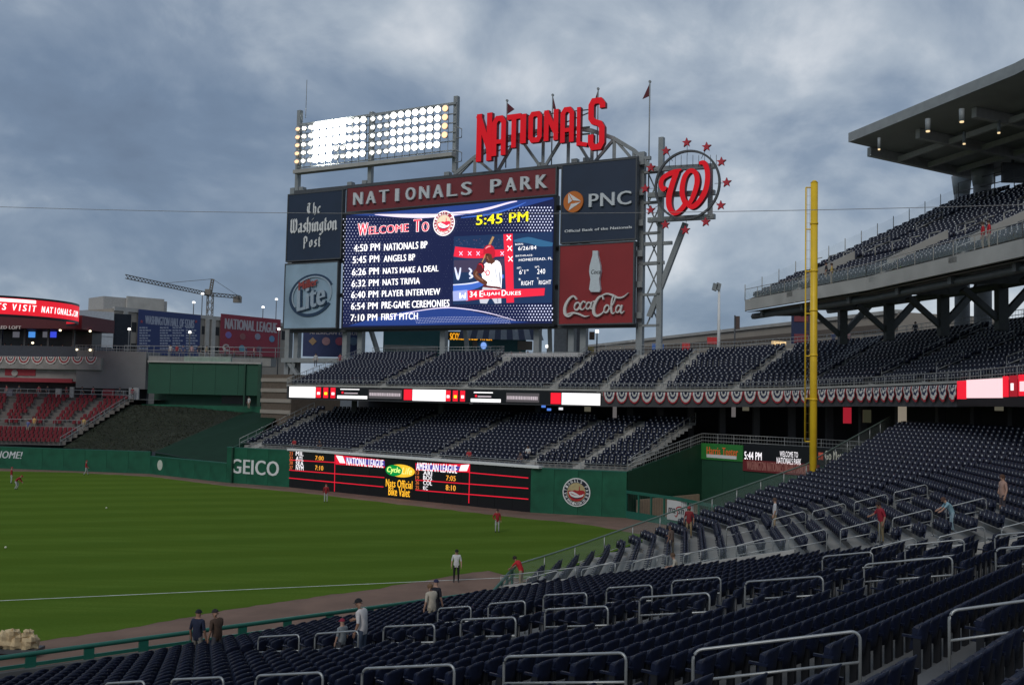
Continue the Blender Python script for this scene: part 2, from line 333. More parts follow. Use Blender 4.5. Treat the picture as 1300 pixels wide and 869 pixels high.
# round emblem
def rot_text(mb, s, fr, ca, cb, R, h, ang0, step, c, mi, flip=False):
    for i, ch in enumerate(s):
        if ch == ' ': continue
        an = ang0 + i*step
        if not flip: d = V(math.cos(an), math.sin(an)); u2 = V(math.sin(an), -math.cos(an)); v2 = d
        else: d = V(math.cos(an), math.sin(an)); u2 = V(-math.sin(an), math.cos(an)); v2 = -d
        o = fr.p(ca+d[0]*R, cb+d[1]*R, 0)
        g = Fg(o, fr.u*u2[0]+fr.v*u2[1], fr.u*v2[0]+fr.v*v2[1], fr.n)
        text(mb, ch, g, -h*.36, -h/2, h*.36, h/2, c, mi, .03)
def emblem(fr, a, bb, R, c, parent, lit=False):
    k = (lambda n, col: led('emb_'+n, col, .9)) if lit else (lambda n, col: mat('emblem_'+n, col, .5, var=.05))
    if lit: ms = [led('white', (1, .97, .95), 1.0), led('maroon', (.35, .03, .06), .8), led('cream', (.8, .65, .45), .8), led('embred', (.75, .03, .08), .9), led('dkblue', (.03, .05, .12), .7)]
    else: ms = [white, mat('emblem_maroon', (.10, .012, .02)), mat('emblem_cream', (.50, .40, .20)), mat('emblem_red', (.42, .016, .02)), mat('emblem_navy', (.01, .012, .03))]
    b = MB(); b.disc(fr, a, bb, R, R, c, c+.03, 0, 40); d = b.build('emblem', ms[0], parent)
    b = MB(); b.disc(fr, a, bb, R*.92, R*.92, c+.03, c+.04, 0, 40); b.build('dark_ring', ms[4] if not lit else ms[1], d)
    b = MB(); b.disc(fr, a, bb, R*.66, R*.66, c+.04, c+.05, 0, 40); b.build('field', ms[2], d)
    b = MB(); rot_text(b, 'NATIONALS PARK', fr, a, bb, R*.79, R*.2, rad(205), -rad(17.6), c+.045, 0); rot_text(b, 'WASHINGTON DC', fr, a, bb, R*.79, R*.18, rad(222), rad(8.2), c+.045, 0, True); b.build('ring_lettering', ms[0], d)
    b = MB()
    pts = [(-.62, .05), (-.5, .12), (-.3, .1), (-.1, .16), (.05, .1), (.18, .14), (.2, .42), (.24, .42), (.26, .14), (.4, .16), (.55, .12), (.63, .02), (.55, -.3), (.3, -.58), (0, -.64), (-.3, -.58), (-.55, -.32)]
    b.prism(fr, [(a+x*R, bb+y*R) for x, y in pts], c+.05, c+.06); b.build('red_skyline', ms[3], d)
    b = MB(); b.ribbon(fr, [(a-.52*R, bb+.02*R), (a-.36*R, bb-.2*R), (a, bb-.3*R), (a+.42*R, bb-.22*R), (a+.5*R, bb-.1*R)], [.05*R, .13*R, .16*R, .12*R, .04*R], c+.06, c+.07)
    b.ribbon(fr, [(a-.5*R, bb+.0*R), (a-.3*R, bb-.02*R), (a-.05*R, bb-.12*R), (a+.2*R, bb-.2*R)], [.03*R, .16*R, .14*R, .04*R], c+.06, c+.072); b.build('white_swoosh', ms[0], d)
    b = MB(); b.ribbon(fr, [(a-.4*R, bb-.3*R), (a, bb-.42*R), (a+.45*R, bb-.34*R)], [.05*R, .07*R, .03*R], c+.06, c+.07); b.build('dark_swoosh', ms[4], d)
    return d
emblem(femb, 4.28, 2.02, 1.27, .05, embw)
# out-of-town scoreboard
fot = Fr(WP[4], WP[5]); ot = thing('out_of_town_scoreboard', 'black out-of-town scoreboard wall with red grid lines and league names', 'scoreboard', (*WP[4], 0))
Lo = fot.len; np_ = 16
for i in range(np_):
    b = MB(); b.fbox(fot, i*Lo/np_+.01, (i+1)*Lo/np_-.01, 0, 4.0, -.3, .003*(i % 2)); b.build('led_panel', black, ot)
b = MB(); b.fbox(fot, -.3, Lo+1.0, 4.0, 4.22, -.5, .22); b.build('white_ledge', white, ot)
OTC = crop(360, 560, 4.0625)
rl = led('grid_red', (.75, .012, .035), .75); wl = led('board_white', (1, .95, .98), .85); am = led('amber', (.95, .42, .05), .8)
def otl(name, pts, m, wd=.09, c=.03):
    q = [fot.px(*OTC(x, y), c) for x, y in pts]; b = MB(); b.ribbon(fot, q, wd, c-.01, c, 0, smooth=1); return b.build(name, m, ot)
for pts in ([(28, 95), (265, 108)], [(28, 147), (520, 186)], [(28, 188), (515, 234)], [(265, 66), (262, 258)], [(955, 160), (1262, 188)], [(680, 198), (1262, 242)], [(680, 250), (1262, 297)], [(960, 120), (955, 318)]): otl('grid_line', pts, rl)
def otp(name, pts, m, c=.02):
    b = MB(); b.prism(fot, [fot.px(*OTC(x, y), c) for x, y in pts], c-.01, c); return b.build(name, m, ot)
hn = otp('league_header', [(266, 68), (520, 96), (522, 136), (268, 118)], rl, .02)
otp('header_stripes', [(270, 72), (305, 76), (318, 112), (290, 110)], wl, .03); otp('header_plate', [(318, 82), (520, 99), (522, 128), (325, 112)], led('plate_blue', (.08, .06, .35), .6), .03)
ha = otp('league_header', [(680, 112), (962, 116), (960, 160), (682, 148)], rl, .02)
otp('header_stripes', [(915, 122), (958, 118), (945, 152), (905, 152)], wl, .03); otp('header_plate', [(684, 116), (912, 128), (900, 152), (684, 143)], led('plate_blue', (.08, .06, .35), .6), .03)
def ott(s, x0, y0, x1, y1, m, bold=.03, c=.04): return wtxt('lettering', s, fot, OTC(x0, y0), OTC(x1, y1), c, m, ot, bold)
ott('NATIONAL LEAGUE', 325, 121, 515, 95, wl, .012); ott('AMERICAN LEAGUE', 684, 148, 895, 122, wl, .012)
for s, y in (('MIL', 62), ('ATL', 88), ('SEA', 113), ('NYM', 136)): ott(s, 63, y+10, 103, y-9, wl, .015)
for s, y in (('23', 62), ('32', 86), ('38', 110), ('37', 134)): ott(s, 30, y+8, 48, y-9, led('dull_amber', (.7, .16, .05), .5), .03)
ott('7:00', 163, 95, 207, 76, am, .02); ott('7:10', 162, 146, 205, 126, am, .02)
for s, y in (('ARI', 164), ('BOS', 188), ('COL', 214), ('KC', 240)): ott(s, 720, y+9, 720+(46 if len(s) > 2 else 24), y-9, wl, .015)
for s, y in (('13', 160), ('19', 185), ('26', 211), ('25', 236)): ott(s, 680, y+9, 699, y-8, led('dull_amber', (.7, .16, .05), .5), .03)
ott('7:05', 838, 200, 888, 178, am, .02); ott('8:10', 836, 250, 888, 227, am, .02)
a0, h0 = fot.px(*OTC(530, 150), .03); a1, h1 = fot.px(*OTC(672, 150), .03); _, ht = fot.px(*OTC(600, 118), .03); _, hb = fot.px(*OTC(600, 184), .03)
b = MB(); b.disc(fot, (a0+a1)/2+.12, (ht+hb)/2, (a1-a0)/2, (ht-hb)/2, .02, .03); lo = b.build('advert_oval', led('oval_yellow', (.9, .50, .03), .85), ot)
b = MB(); b.disc(fot, a0+1.05, (ht+hb)/2-.02, 1.15, .55, .03, .04); b.build('green_half', led('oval_green', (.0, .28, .05), .7), lo)
b = MB(); text(b, 'Cycle', fot, a0+.1, (ht+hb)/2-.38, a0+1.95, (ht+hb)/2+.33, .05, 0, .03, .2); b.build('lettering', led('board_lime', (.75, .95, .25), .9), lo)
b = MB(); text(b, 'Life', fot, a0+2.1, (ht+hb)/2-.3, a0+3.5, (ht+hb)/2+.36, .05, 0, .01, .3); b.build('lettering', led('pale_olive', (.95, .75, .25), .9), lo)
ott('Nats Official', 527, 232, 665, 204, led('bright_amber', (1, .50, .03), .9), .012); ott('Bike Valet', 540, 276, 652, 244, led('bright_amber', (1, .50, .03), .9), .012)

# bullpen fence
def fence(label, p, q, name='bullpen_fence'):
    fr = Fr(p, q); t = thing(name, label, 'fence', (*p, 0))
    b = MB(); b.fbox(fr, 0, fr.len, 0, .62, -.06, .06); b.build('kick_board', green_rail, t)
    b = MB(); b.fbox(fr, 0, fr.len, 2.15, 2.4, -.08, .08); b.build('top_rail', green_rail, t)
    n = max(2, round(fr.len/1.75))
    for i in range(n+1):
        b = MB(); a = i*fr.len/n; b.fbox(fr, max(0, a-.07), min(fr.len, a+.07), .62, 2.15, -.06, .06); b.build('post', green_rail, t)
    b = MB()
    for j in range(1, int(fr.len/.3)): b.tube([fr.p(j*.3, .62), fr.p(j*.3, 2.15)], .008, 4, caps=False)
    b.build('mesh_wires', dark_st, t); return fr, t
fb1, _ = fence('green bullpen fence beside the round emblem wall', WP[6], WP[7]); fb2, _ = fence('green bullpen fence running towards the yellow pole', WP[7], V(19.6, 67))
fs = Fr(WP[7]+(-fb1.u[:2])*1.9 + fb1.n[:2]*.1, WP[7]+fb1.u[:2]*.3 + fb1.n[:2]*.1)
sg = thing('fence_sign', 'white banner with black masn lettering hung on bullpen fence', 'sign', (*fs.o[:2], .5))
c0, c1 = fs.px(847, 660), fs.px(880.5, 637.5)
b = MB(); b.fbox(fs, c0[0], c1[0], c0[1]+.1, c1[1]-.05, .0, .03); b.build('panel', mat('banner_white', (.6, .6, .58), .7, var=.05), sg)
dm = mat('banner_black', (.03, .03, .04), var=0)
w_ = c1[0]-c0[0]; h_ = c1[1]-c0[1]; b = MB(); text(b, 'ma', fs, c0[0]+.06*w_, c0[1]+.38*h_, c0[0]+.34*w_, c0[1]+.62*h_, .04, 0, .04); b.build('lettering', dm, sg); b = MB(); text(b, 'sn', fs, c0[0]+.42*w_, c0[1]+.38*h_, c0[0]+.66*w_, c0[1]+.62*h_, .04, 0, .04, .2); b.build('lettering', dm, sg)
b = MB(); b.ribbon(fs, [(c0[0]+.3*w_, c0[1]+.3*h_), (c0[0]+.36*w_, c0[1]+.24*h_), (c0[0]+.42*w_, c0[1]+.42*h_), (c0[0]+.36*w_, c0[1]+.62*h_), (c0[0]+.5*w_, c0[1]+.72*h_), (c0[0]+.6*w_, c0[1]+.66*h_)], [.05, .1, .1, .1, .1, .04], .032, .045); b.build('swirl', mat('banner_red', (.4, .03, .03), var=0), sg)
# bullpen back walls
def bwall(label, pts, tops, m=green_d, th=.3, name='bullpen_wall'):
    t = thing(name, label, 'wall', (*pts[0], 0))
    for i in range(len(pts)-1):
        fr = Fr(pts[i], pts[i+1]); n = max(1, round(fr.len/2.4))
        for k in range(n):
            a0, a1 = k*fr.len/n+.01, (k+1)*fr.len/n-.01; h0 = tops[i]+(tops[i+1]-tops[i])*k/n; h1 = tops[i]+(tops[i+1]-tops[i])*(k+1)/n
            b = MB(); b.prism(fr, [(a0, 0), (a1, 0), (a1, h1), (a0, h0)], -th, .003*(k % 2)); b.build('panel', m, t)
    return t
BK = [V(10.45, 88.15), V(18.5, 96.3), V(28.2, 85.2), V(28.6, 77.2)]
b = MB(); _f = Fr(BK[0]+V(.55, -.25), BK[1]+V(.3, -.5)); b.fbox(_f, .6, _f.len-1, .02, 1.55, -.2, .0); b.build('bullpen_bench_wall', mat('bench_tan', (.36, .28, .2), .8), label='low tan wall at the back of the bullpen seen through its fence', cat='wall')
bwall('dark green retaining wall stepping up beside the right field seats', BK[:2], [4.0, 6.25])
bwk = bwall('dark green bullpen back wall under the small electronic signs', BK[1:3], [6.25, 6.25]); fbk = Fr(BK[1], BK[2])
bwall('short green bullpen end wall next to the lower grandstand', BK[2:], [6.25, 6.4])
def board(name, label, fr, x0, y0, x1, y1, m, c=.1, cat='sign', th=.2):
    a, h = fr.px(x0, y1, c); a2, h2 = fr.px(x1, y0, c); t = thing(name, label, cat, fr.p(a, h, c))
    b = MB(); b.fbox(fr, a, a2, h, h2, c-th, c); b.build('panel', m, t); return t
def btxt(t, s, fr, x0, y0, x1, y1, c, m, bold=.02): b = MB(); text(b, s, fr, *fr.px(x0, y1, c), *fr.px(x1, y0, c), c, 0, bold); return b.build('lettering', m, t)
t_ = board('advert_sign', 'green advertising sign with orange lettering on bullpen wall', fbk, 890, 565, 943, 582, mat('sign_green', (.03, .22, .04), .5)); btxt(t_, 'Harris Teeter', fbk, 897, 569, 937, 576, .14, mat('sign_orange', (.62, .12, .03), var=0, emit=.2)); b = MB(); a, h = fbk.px(897, 580, .12); a2, h2 = fbk.px(935, 578.5, .12); b.fbox(fbk, a, a2, h, h2, .1, .13); b.build('underline', white, t_)
t_ = board('electronic_sign', 'small black LED board reading 5:44 PM and a welcome', fbk, 944, 568, 1040, 589, black); btxt(t_, '5:44 PM', fbk, 945, 574, 967, 582.5, .14, wl, .01); btxt(t_, 'WELCOME TO', fbk, 990, 573.5, 1013, 579, .14, wl, .0); btxt(t_, 'NATIONALS PARK', fbk, 986, 582, 1017, 588, .14, wl, .0)
t_ = board('name_strip', 'dark red strip with foundation name below the LED board', fbk, 943, 589.5, 1040, 597, red_sign, .12); btxt(t_, 'WASHINGTON NATIONALS DREAM FOUNDATION', fbk, 948, 590.5, 1034, 595.5, .16, mat('dull_rose', (.42, .16, .13), var=0), .02)
t_ = board('transit_sign', 'black sign with pale Go Metro lettering behind the pole', fbk, 1036, 571, 1100, 590, black, .12); btxt(t_, 'M', fbk, 1039, 574, 1045, 583, .16, mat('metro_red', (.45, .08, .05), var=0, emit=.3), .08); btxt(t_, 'Go Metro. Go', fbk, 1047, 574, 1088, 583, .16, mat('dim_letter', (.5, .5, .42), var=0, emit=.25), .01); 
# ================================================================== grandstands
SEATS = []                                          # x, y, z, yaw, detail
def yaw_of(f): return math.atan2(-f[0], f[1])
def lerp(a, b, t): return a+(b-a)*t
class Deck:
    def __init__(s, Fp, Bp, zf, zb, n): s.F = np.array(Fp, float); s.B = np.array(Bp, float); s.zf = np.array(zf, float); s.zb = np.array(zb, float); s.n = n; s.K = len(Fp)
    def at(s, k, r):                                # k index parameter, r row
        i = int(min(max(math.floor(k), 0), s.K-2)); t = k-i; f = lerp(s.F[i], s.F[i+1], t); b = lerp(s.B[i], s.B[i+1], t); return f+(b-f)*r/s.n
    def z(s, k, r): i = int(min(max(math.floor(k), 0), s.K-2)); t = k-i; return lerp(lerp(s.zf[i], s.zf[i+1], t), lerp(s.zb[i], s.zb[i+1], t), r/s.n)
    def P(s, k, r, dz=0): q = s.at(k, r); return V(q[0], q[1], s.z(k, r)+dz)
    def terrace(s, mb, mi=0):
        for i in range(s.n):
            for k in range(s.K-1):
                a, b, c, d = s.at(k, i), s.at(k+1, i), s.at(k+1, i+1), s.at(k, i+1); za, zb_ = s.z(k, i), s.z(k+1, i); zc, zd = s.z(k+1, i+1), s.z(k, i+1)
                mb.poly([(*a, za), (*b, zb_), (*c, zb_), (*d, za)], mi); mb.poly([(*d, za), (*c, zb_), (*c, zc), (*d, zd)], mi)
    def seats(s, aisles, sp=.56, lod=0, r0=0, r1=None, skip=None, half=.62):
        for i in range(r0, r1 or s.n):
            ks = np.linspace(0, s.K-1, 40*(s.K-1)+1); pts = np.array([s.at(k, i+.62) for k in ks]); sg = np.linalg.norm(np.diff(pts, axis=0), axis=1); cu = np.concatenate([[0], np.cumsum(sg)])
            L_ = np.arange(.5+random.uniform(0, .45), cu[-1]-.4, sp); kk = np.interp(L_, cu, ks); ai = [np.interp(q, ks, cu) for q in aisles]
            for l, k in zip(L_, kk):
                if any(abs(l-q) < half for q in ai): continue
                if skip and skip(k, i): continue
                p = s.at(k, i+.62); j = int(min(k, s.K-1.001)); tg = s.at(j+1, i)-s.at(j, i); tg /= np.linalg.norm(tg); f = V(tg[1], -tg[0])
                if f @ (s.F[j]-s.B[j]) < 0: f = -f
                SEATS.append((p[0], p[1], s.z(k, i), yaw_of(f), lod))
    def stairs(s, mb, k, wd=1.0, mi=0):
        j = int(min(k, s.K-1.001)); tg = s.at(j+1, 0)-s.at(j, 0); tg /= np.linalg.norm(tg)
        for i in range(s.n*2):
            a, b = s.at(k, i/2), s.at(k, i/2+.5); z = s.z(k, math.floor(i/2))+(s.z(k, s.n)-s.z(k, 0))/s.n/2*(i % 2)+.06
            mb.box((*(a-tg*wd/2), z-.4), (*(tg*wd), 0), (*(b-a), 0), (0, 0, .4), mi)
def railing(mb, pts, h=1.0, step=2.0, r=.03, bars=(1., .55), mi=0, n=5, pick=0):
    pts = [V(*p) for p in pts]
    for f in bars: mb.tube([p+V(0, 0, h*f) for p in pts], r, n, mi)
    for p, q in zip(pts[:-1], pts[1:]):
        l = np.linalg.norm(q-p); m = max(1, round(l/step))
        for i in range(m+1): c = lerp(p, q, i/m); mb.tube([c, c+V(0, 0, h)], r*.9, n, mi, caps=False)
        if pick:
            m = max(1, round(l/pick))
            for i in range(m): c = lerp(p, q, (i+.5)/m); mb.tube([c+V(0, 0, .08), c+V(0, 0, h*.97)], r*.4, 4, mi, caps=False)

# ---- near lower bowl: two planes
SA, ZA, AA = .205, 7.0, rad(50); DN = V(-math.sin(AA), math.cos(AA)); TN = V(math.cos(AA), math.sin(AA)); zfl = lambda d: max(.15, ZA-SA*d)
zA = lambda p: zfl(DN@V(*p[:2]))
RB = V(-.2, .98)/np.linalg.norm(V(-.2, .98))
def zB(p):
    x, y = p[0], p[1]
    if y > 56: x += .204*(y-56); y = 56
    return .1+.25*(.985*x-.174*(y-54))
def onA(x, y, h): return atpl(x, y, (SA*DN[0], SA*DN[1], 1), ZA+h)
def onB(x, y, h):
    p = atpl(x, y, (-.246, .0435, 1), 2.45+h)
    for _ in range(12): d = ray(x, y); e = p[2]-h-zB(p); p = p - d*(e/(d[2]-.25*.985*d[0]))
    return p
BND = [V(-.3, 49.6), V(12, 42), V(24, 33), V(40, 20.5)]           # where block A meets block B
EDGE = [V(.3, 54.4), V(19.4, 65.4), V(22.6, 69.4), V(29.5, 77.5)]  # field and bullpen side of block B
hoopA = {'nearest': [((880, 825), (1092, 800)), ((640, 833), (795, 828)), ((460, 848), (577, 843)), ((325, 857), (410, 853)), ((217, 862), (284, 859)), ((133, 867), (184, 864)), ((1205, 775), (1345, 756))],
 'middle': [((1264, 696), (1385, 685)), ((1097, 716), (1209, 706)), ((946, 738), (1045, 731)), ((812, 758), (901, 752)), ((692, 773), (772, 769)), ((585, 786), (655, 783)), ((487, 795), (552, 792)), ((400, 804), (455, 800)), ((328, 808), (380, 805))],
 'farther': [((1263, 679), (1345, 671)), ((1149, 692), (1224, 684)), ((1044, 706), (1108, 700)), ((853, 737), (915, 732)), ((770, 746), (828, 742)), ((690, 755), (745, 752)), ((620, 766), (667, 762)), ((556, 772), (598, 769))]}
hoopB = {'lowest': [((640, 746), (688, 742)), ((663, 732), (715, 725)), ((737, 722), (782, 713)), ((803, 712), (846, 704.5)), ((869, 703), (912, 694)), ((935, 692), (981, 681)), ((1002, 684), (1048, 670)), ((1069, 673), (1114, 658)), ((1135, 659), (1181, 644)), ((1204, 644), (1249, 631))],
 'upper': [((923, 668), (962, 660)), ((985, 657), (1019, 650)), ((1033, 649), (1072, 638)), ((1087, 638), (1124, 626)), ((1140, 624), (1172, 615)), ((1105, 696), (1163, 682)), ((1191, 681), (1250, 668)), ((1280, 667), (1325, 657))]}
HS = []
def hoop(t, p, q, ground, h=1.05):
    p, q = V(*p), V(*q); d = q-p; b = MB(); f0 = V(p[0], p[1], ground(p)); f1 = V(q[0], q[1], ground(q)); e = d/np.linalg.norm(d)*.14
    up = V(0, 0, 1); T0, T1 = f0+up*h, f1+up*h
    arc = lambda c, d1, d2: [c+d1*math.cos(x)+d2*math.sin(x) for x in np.linspace(0, math.pi/2, 6)]
    pts = [f0-up*.05] + [T0-up*.14] + [T0-up*.14+e*(1-math.cos(x))+up*.14*math.sin(x) for x in np.linspace(.3, math.pi/2, 5)] + [T1-up*.14-e*(1-math.cos(x))+up*.14*math.sin(x) for x in np.linspace(math.pi/2, .3, 5)] + [T1-up*.14, f1-up*.05]
    o = MB(); o.tube(pts, .025, 8); o.build('hoop_pipe', steel, t)
    o = MB(); o.tube([lerp(f0, T0, .56), lerp(f1, T1, .56)], .022, 8); o.build('middle_bar', steel, t)
    for f in (f0, f1): o = MB(); o.tube([f-up*.04, f+up*.02], .07, 10); o.build('base_plate', steel, t)
    HS.append((p[:2], q[:2]))
for blk, fn, gz in ((hoopA, onA, zA), (hoopB, onB, zB)):
    for key, lst in blk.items():
        for i, (c0, c1) in enumerate(lst):
            hh_ = 1.05; p, q = fn(*c0, hh_), fn(*c1, hh_)
            if blk is hoopB:                                     # keep every hoop running straight down its stand
                m = (p+q)/2; dr = V(-.985, .174, 0); l = .78; p, q = m+dr*l, m-dr*l
            xs = ' seen near pixel column'
            t = thing('aisle_handrail', 'steel aisle handrail, %s from right in the %s handrail line of the %s seats' % (ordn(len(lst)-1-sorted(range(len(lst)), key=lambda j: lst[j][0][0]).index(i)), key, 'near' if blk is hoopA else 'angled'), 'handrail', (*((p+q)/2)[:2], gz((p+q)/2)), 'aisle handrails of the lower grandstand')
            hoop(t, p, q, gz, hh_)
def clear_of_hoops(p, r=.78):
    for a, b in HS:
        d = b-a; l = np.linalg.norm(d); d = d/l; t_ = np.clip((p-a)@d, -.5, l+.5)
        if np.linalg.norm(p-a-d*t_) < r: return False
    return True
def visible(p, mx=140):
    if p[1] < 1.5: return False
    x, y, z = proj(p); return z > 1 and -mx < x < 1300+mx and y < 869+190
# block A terraces
bt = [(b_@TN, b_@DN) for b_ in BND]
def t_end(d): return float(np.interp(-d, [-x[1] for x in bt], [x[0] for x in bt]))
rl_ = [(p@TN, p@DN) for p in RAILA[:3]]
def d_front(t): return float(np.interp(t, [x[0] for x in rl_], [x[1] for x in rl_]))-.35
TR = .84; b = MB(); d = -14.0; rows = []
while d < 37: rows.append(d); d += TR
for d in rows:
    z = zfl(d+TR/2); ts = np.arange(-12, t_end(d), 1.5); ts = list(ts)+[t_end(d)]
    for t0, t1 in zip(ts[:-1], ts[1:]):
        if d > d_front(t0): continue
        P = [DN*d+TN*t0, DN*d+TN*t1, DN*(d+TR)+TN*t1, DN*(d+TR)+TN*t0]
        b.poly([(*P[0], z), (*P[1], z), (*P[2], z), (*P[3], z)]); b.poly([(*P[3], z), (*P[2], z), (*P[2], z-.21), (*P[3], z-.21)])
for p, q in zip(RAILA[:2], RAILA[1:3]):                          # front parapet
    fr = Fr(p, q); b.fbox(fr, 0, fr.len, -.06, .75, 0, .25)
lower = b.build('lower_grandstand', mat('foreground_dimmed_concrete', (.11, .11, .108), .85, var=.25, scale=.8, bump=.15), label='stepped concrete near grandstand block filling the lower foreground', cat='grandstand')  # dim foreground put into the concrete colour, darker than the other stands
yA = yaw_of(DN)
for ri, d in enumerate(rows):
    z = zfl(d+TR/2)
    for t0 in np.arange(-11.7, t_end(d)-.9, .55):
        dd = d+.26
        if dd > d_front(t0)-.6: continue
        p = DN*dd+TN*t0
        if np.hypot(*p) < 1.4 or not visible((*p, z+.5)) or not clear_of_hoops(p): continue
        SEATS.append((p[0], p[1], z, yA+random.uniform(-.02, .02), 2))
# block B terraces: straight rows up to Y=56, bent beyond
def rowpts(e):
    # points along row e: e = .985 X - .174 (Y-54); start on boundary, crease at Y=56, end on edge
    r1 = V(.174, .985); o = V(.985*e, 54-.174*e)
    def hit(o, r, poly):
        best = None
        for a, c in zip(poly[:-1], poly[1:]):
            M_ = np.array([[r[0], -(c-a)[0]], [r[1], -(c-a)[1]]])
            if abs(np.linalg.det(M_)) < 1e-9: continue
            s_, u_ = np.linalg.solve(M_, a-o)
            if -1e-6 <= u_ <= 1+1e-6: best = s_
        return best
    s0 = hit(o, r1, BND)
    if s0 is None: return None
    p0 = o+r1*s0; sc_ = (56-o[1])/r1[1]; s1 = hit(o, r1, EDGE)
    if s1 is not None and s1 < sc_: return [p0, o+r1*s1] if s1 > s0+.5 else None
    pc = o+r1*sc_; s2 = hit(pc, RB, EDGE)
    if s2 is None: s2 = 20
    return [p0, pc, pc+RB*s2]
b = MB(); es = np.arange(.4, 34, .84); RW = [rowpts(e_) for e_ in es]
for i in range(len(es)-1):
    A_, B_ = RW[i], RW[i+1]
    if A_ is None or B_ is None: continue
    if len(A_) == 2: A_ = [A_[0], lerp(A_[0], A_[1], .8), A_[1]]
    if len(B_) == 2: B_ = [B_[0], lerp(B_[0], B_[1], .8), B_[1]]
    z = .1+.25*(es[i]+.42)
    for k in range(2):
        b.poly([(*A_[k+1], z), (*A_[k], z), (*B_[k], z), (*B_[k+1], z)]); b.poly([(*A_[k], z), (*A_[k+1], z), (*A_[k+1], z-.25), (*A_[k], z-.25)])
stB = b.build('angled_grandstand', conc, label='stepped concrete grandstand block angled along the foul line to the yellow pole', cat='grandstand')
for i, e_ in enumerate(es[:-1]):
    r_ = RW[i]
    if r_ is None: continue
    z = .1+.25*(e_+.42); gr_ = V(.985, -.174)
    for a, c in zip(r_[:-1], r_[1:]):
        dr = (c-a)/np.linalg.norm(c-a); l = np.linalg.norm(c-a); f = V(-dr[1], dr[0])
        for s_ in np.arange(.75 if a is r_[0] else .3, l-.4, .55):
            p = a+dr*s_+gr_*.55
            if not visible((*p, z)) or not clear_of_hoops(p, .5): continue
            SEATS.append((p[0], p[1], z, yaw_of(f), 1))
# low concrete wall and glass between the two blocks
b = MB(); g = MB(); rr = MB()
for ib, (a, c) in enumerate(zip(BND[:-1], BND[1:])):
    n = max(1, round(np.linalg.norm(c-a)/2))
    for i in range(n):
        p, q = lerp(a, c, i/n), lerp(a, c, (i+1)/n); fr = Fr(p, q); z0, z1 = max(zA(p), zB(p)), max(zA(q), zB(q))
        tp_ = .62 if ib == 0 else .06; b.prism(fr, [(0, z0-1.2), (fr.len, z1-1.2), (fr.len, z1+tp_), (0, z0+tp_)], -.12, .12)
        if ib: continue
        g.prism(fr, [(.04, z0+.62), (fr.len-.04, z1+.62), (fr.len-.04, z1+1.08), (.04, z0+1.08)], -.01, .01)
        rr.tube([(*p, z0+.62), (*p, z0+1.12)], .022, 6); rr.tube([(*p, z0+1.1), (*q, z1+1.1)], .025, 6)
t_ = thing('dividing_wall', 'low pale concrete wall with glass top between two seat blocks', 'wall', (*BND[0], .3)); b.build('parapet', conc2, t_); g.build('glass_panel', glass('rail_glass', (.6, .7, .7), .08), t_); rr.build('rail', steel, t_)
# green front rail
t_ = thing('field_railing', 'long green pipe railing between the foreground seats and the dirt track', 'railing', (*RAILA[1], 0))
b = MB(); b.tube([(*p, 1.2) for p in RAILA], .085, 10); b.build('top_pipe', green_rail, t_)
for p, q in zip(RAILA[:-1], RAILA[1:]):
    fr = Fr(p, q); n = round(fr.len/1.9)
    for i in range(n): b = MB(); a = (i+.5)*fr.len/n; b.fbox(fr, a-.17, a+.17, 0, 1.12, -.05, .05); b.build('post', green_rail, t_)
    b = MB(); b.fbox(fr, 0, fr.len, .78, .9, -.04, .04); b.build('lower_bar', green_rail, t_)
# stepped side railing of block B
t_ = thing('side_railing', 'metal and mesh railing climbing from the field to the yellow pole', 'railing', (*EDGE[0], 0))
ed = []
for a, c in zip(EDGE[:-1], EDGE[1:]):
    n = round(np.linalg.norm(c-a)/2.0)
    for i in range(n): ed.append(lerp(a, c, i/n))
ed.append(EDGE[-1]); E3 = [V(*p, zB(p)) for p in ed]
b = MB(); b.tube([p+V(0, 0, 1.08) for p in E3], .05, 7); b.build('top_rail', mat('rail_greygreen', (.12, .17, .14), .45), t_)
b = MB(); g = MB()
for p, q in zip(E3[:-1], E3[1:]):
    g.add([p+V(0, 0, .1), q+V(0, 0, .1), q+V(0, 0, 1), p+V(0, 0, 1)], [(0, 1, 2, 3)]); b.tube([p, p+V(0, 0, 1.08)], .03, 6); b.tube([p+V(0, 0, .12), q+V(0, 0, .12)], .02, 5)
b.build('post_and_bars', steel, t_); g.build('mesh_panel', mat('mesh_infill', (.3, .36, .33), .6, var=0, alpha=.25), t_)
b = MB()
for p, q in zip(E3[:-1], E3[1:]): b.poly([(p[0], p[1], -.05), (q[0], q[1], -.05), q, p])
b.build('stand_side_wall', green_d, label='green side wall of the angled seat block facing the field', cat='wall')

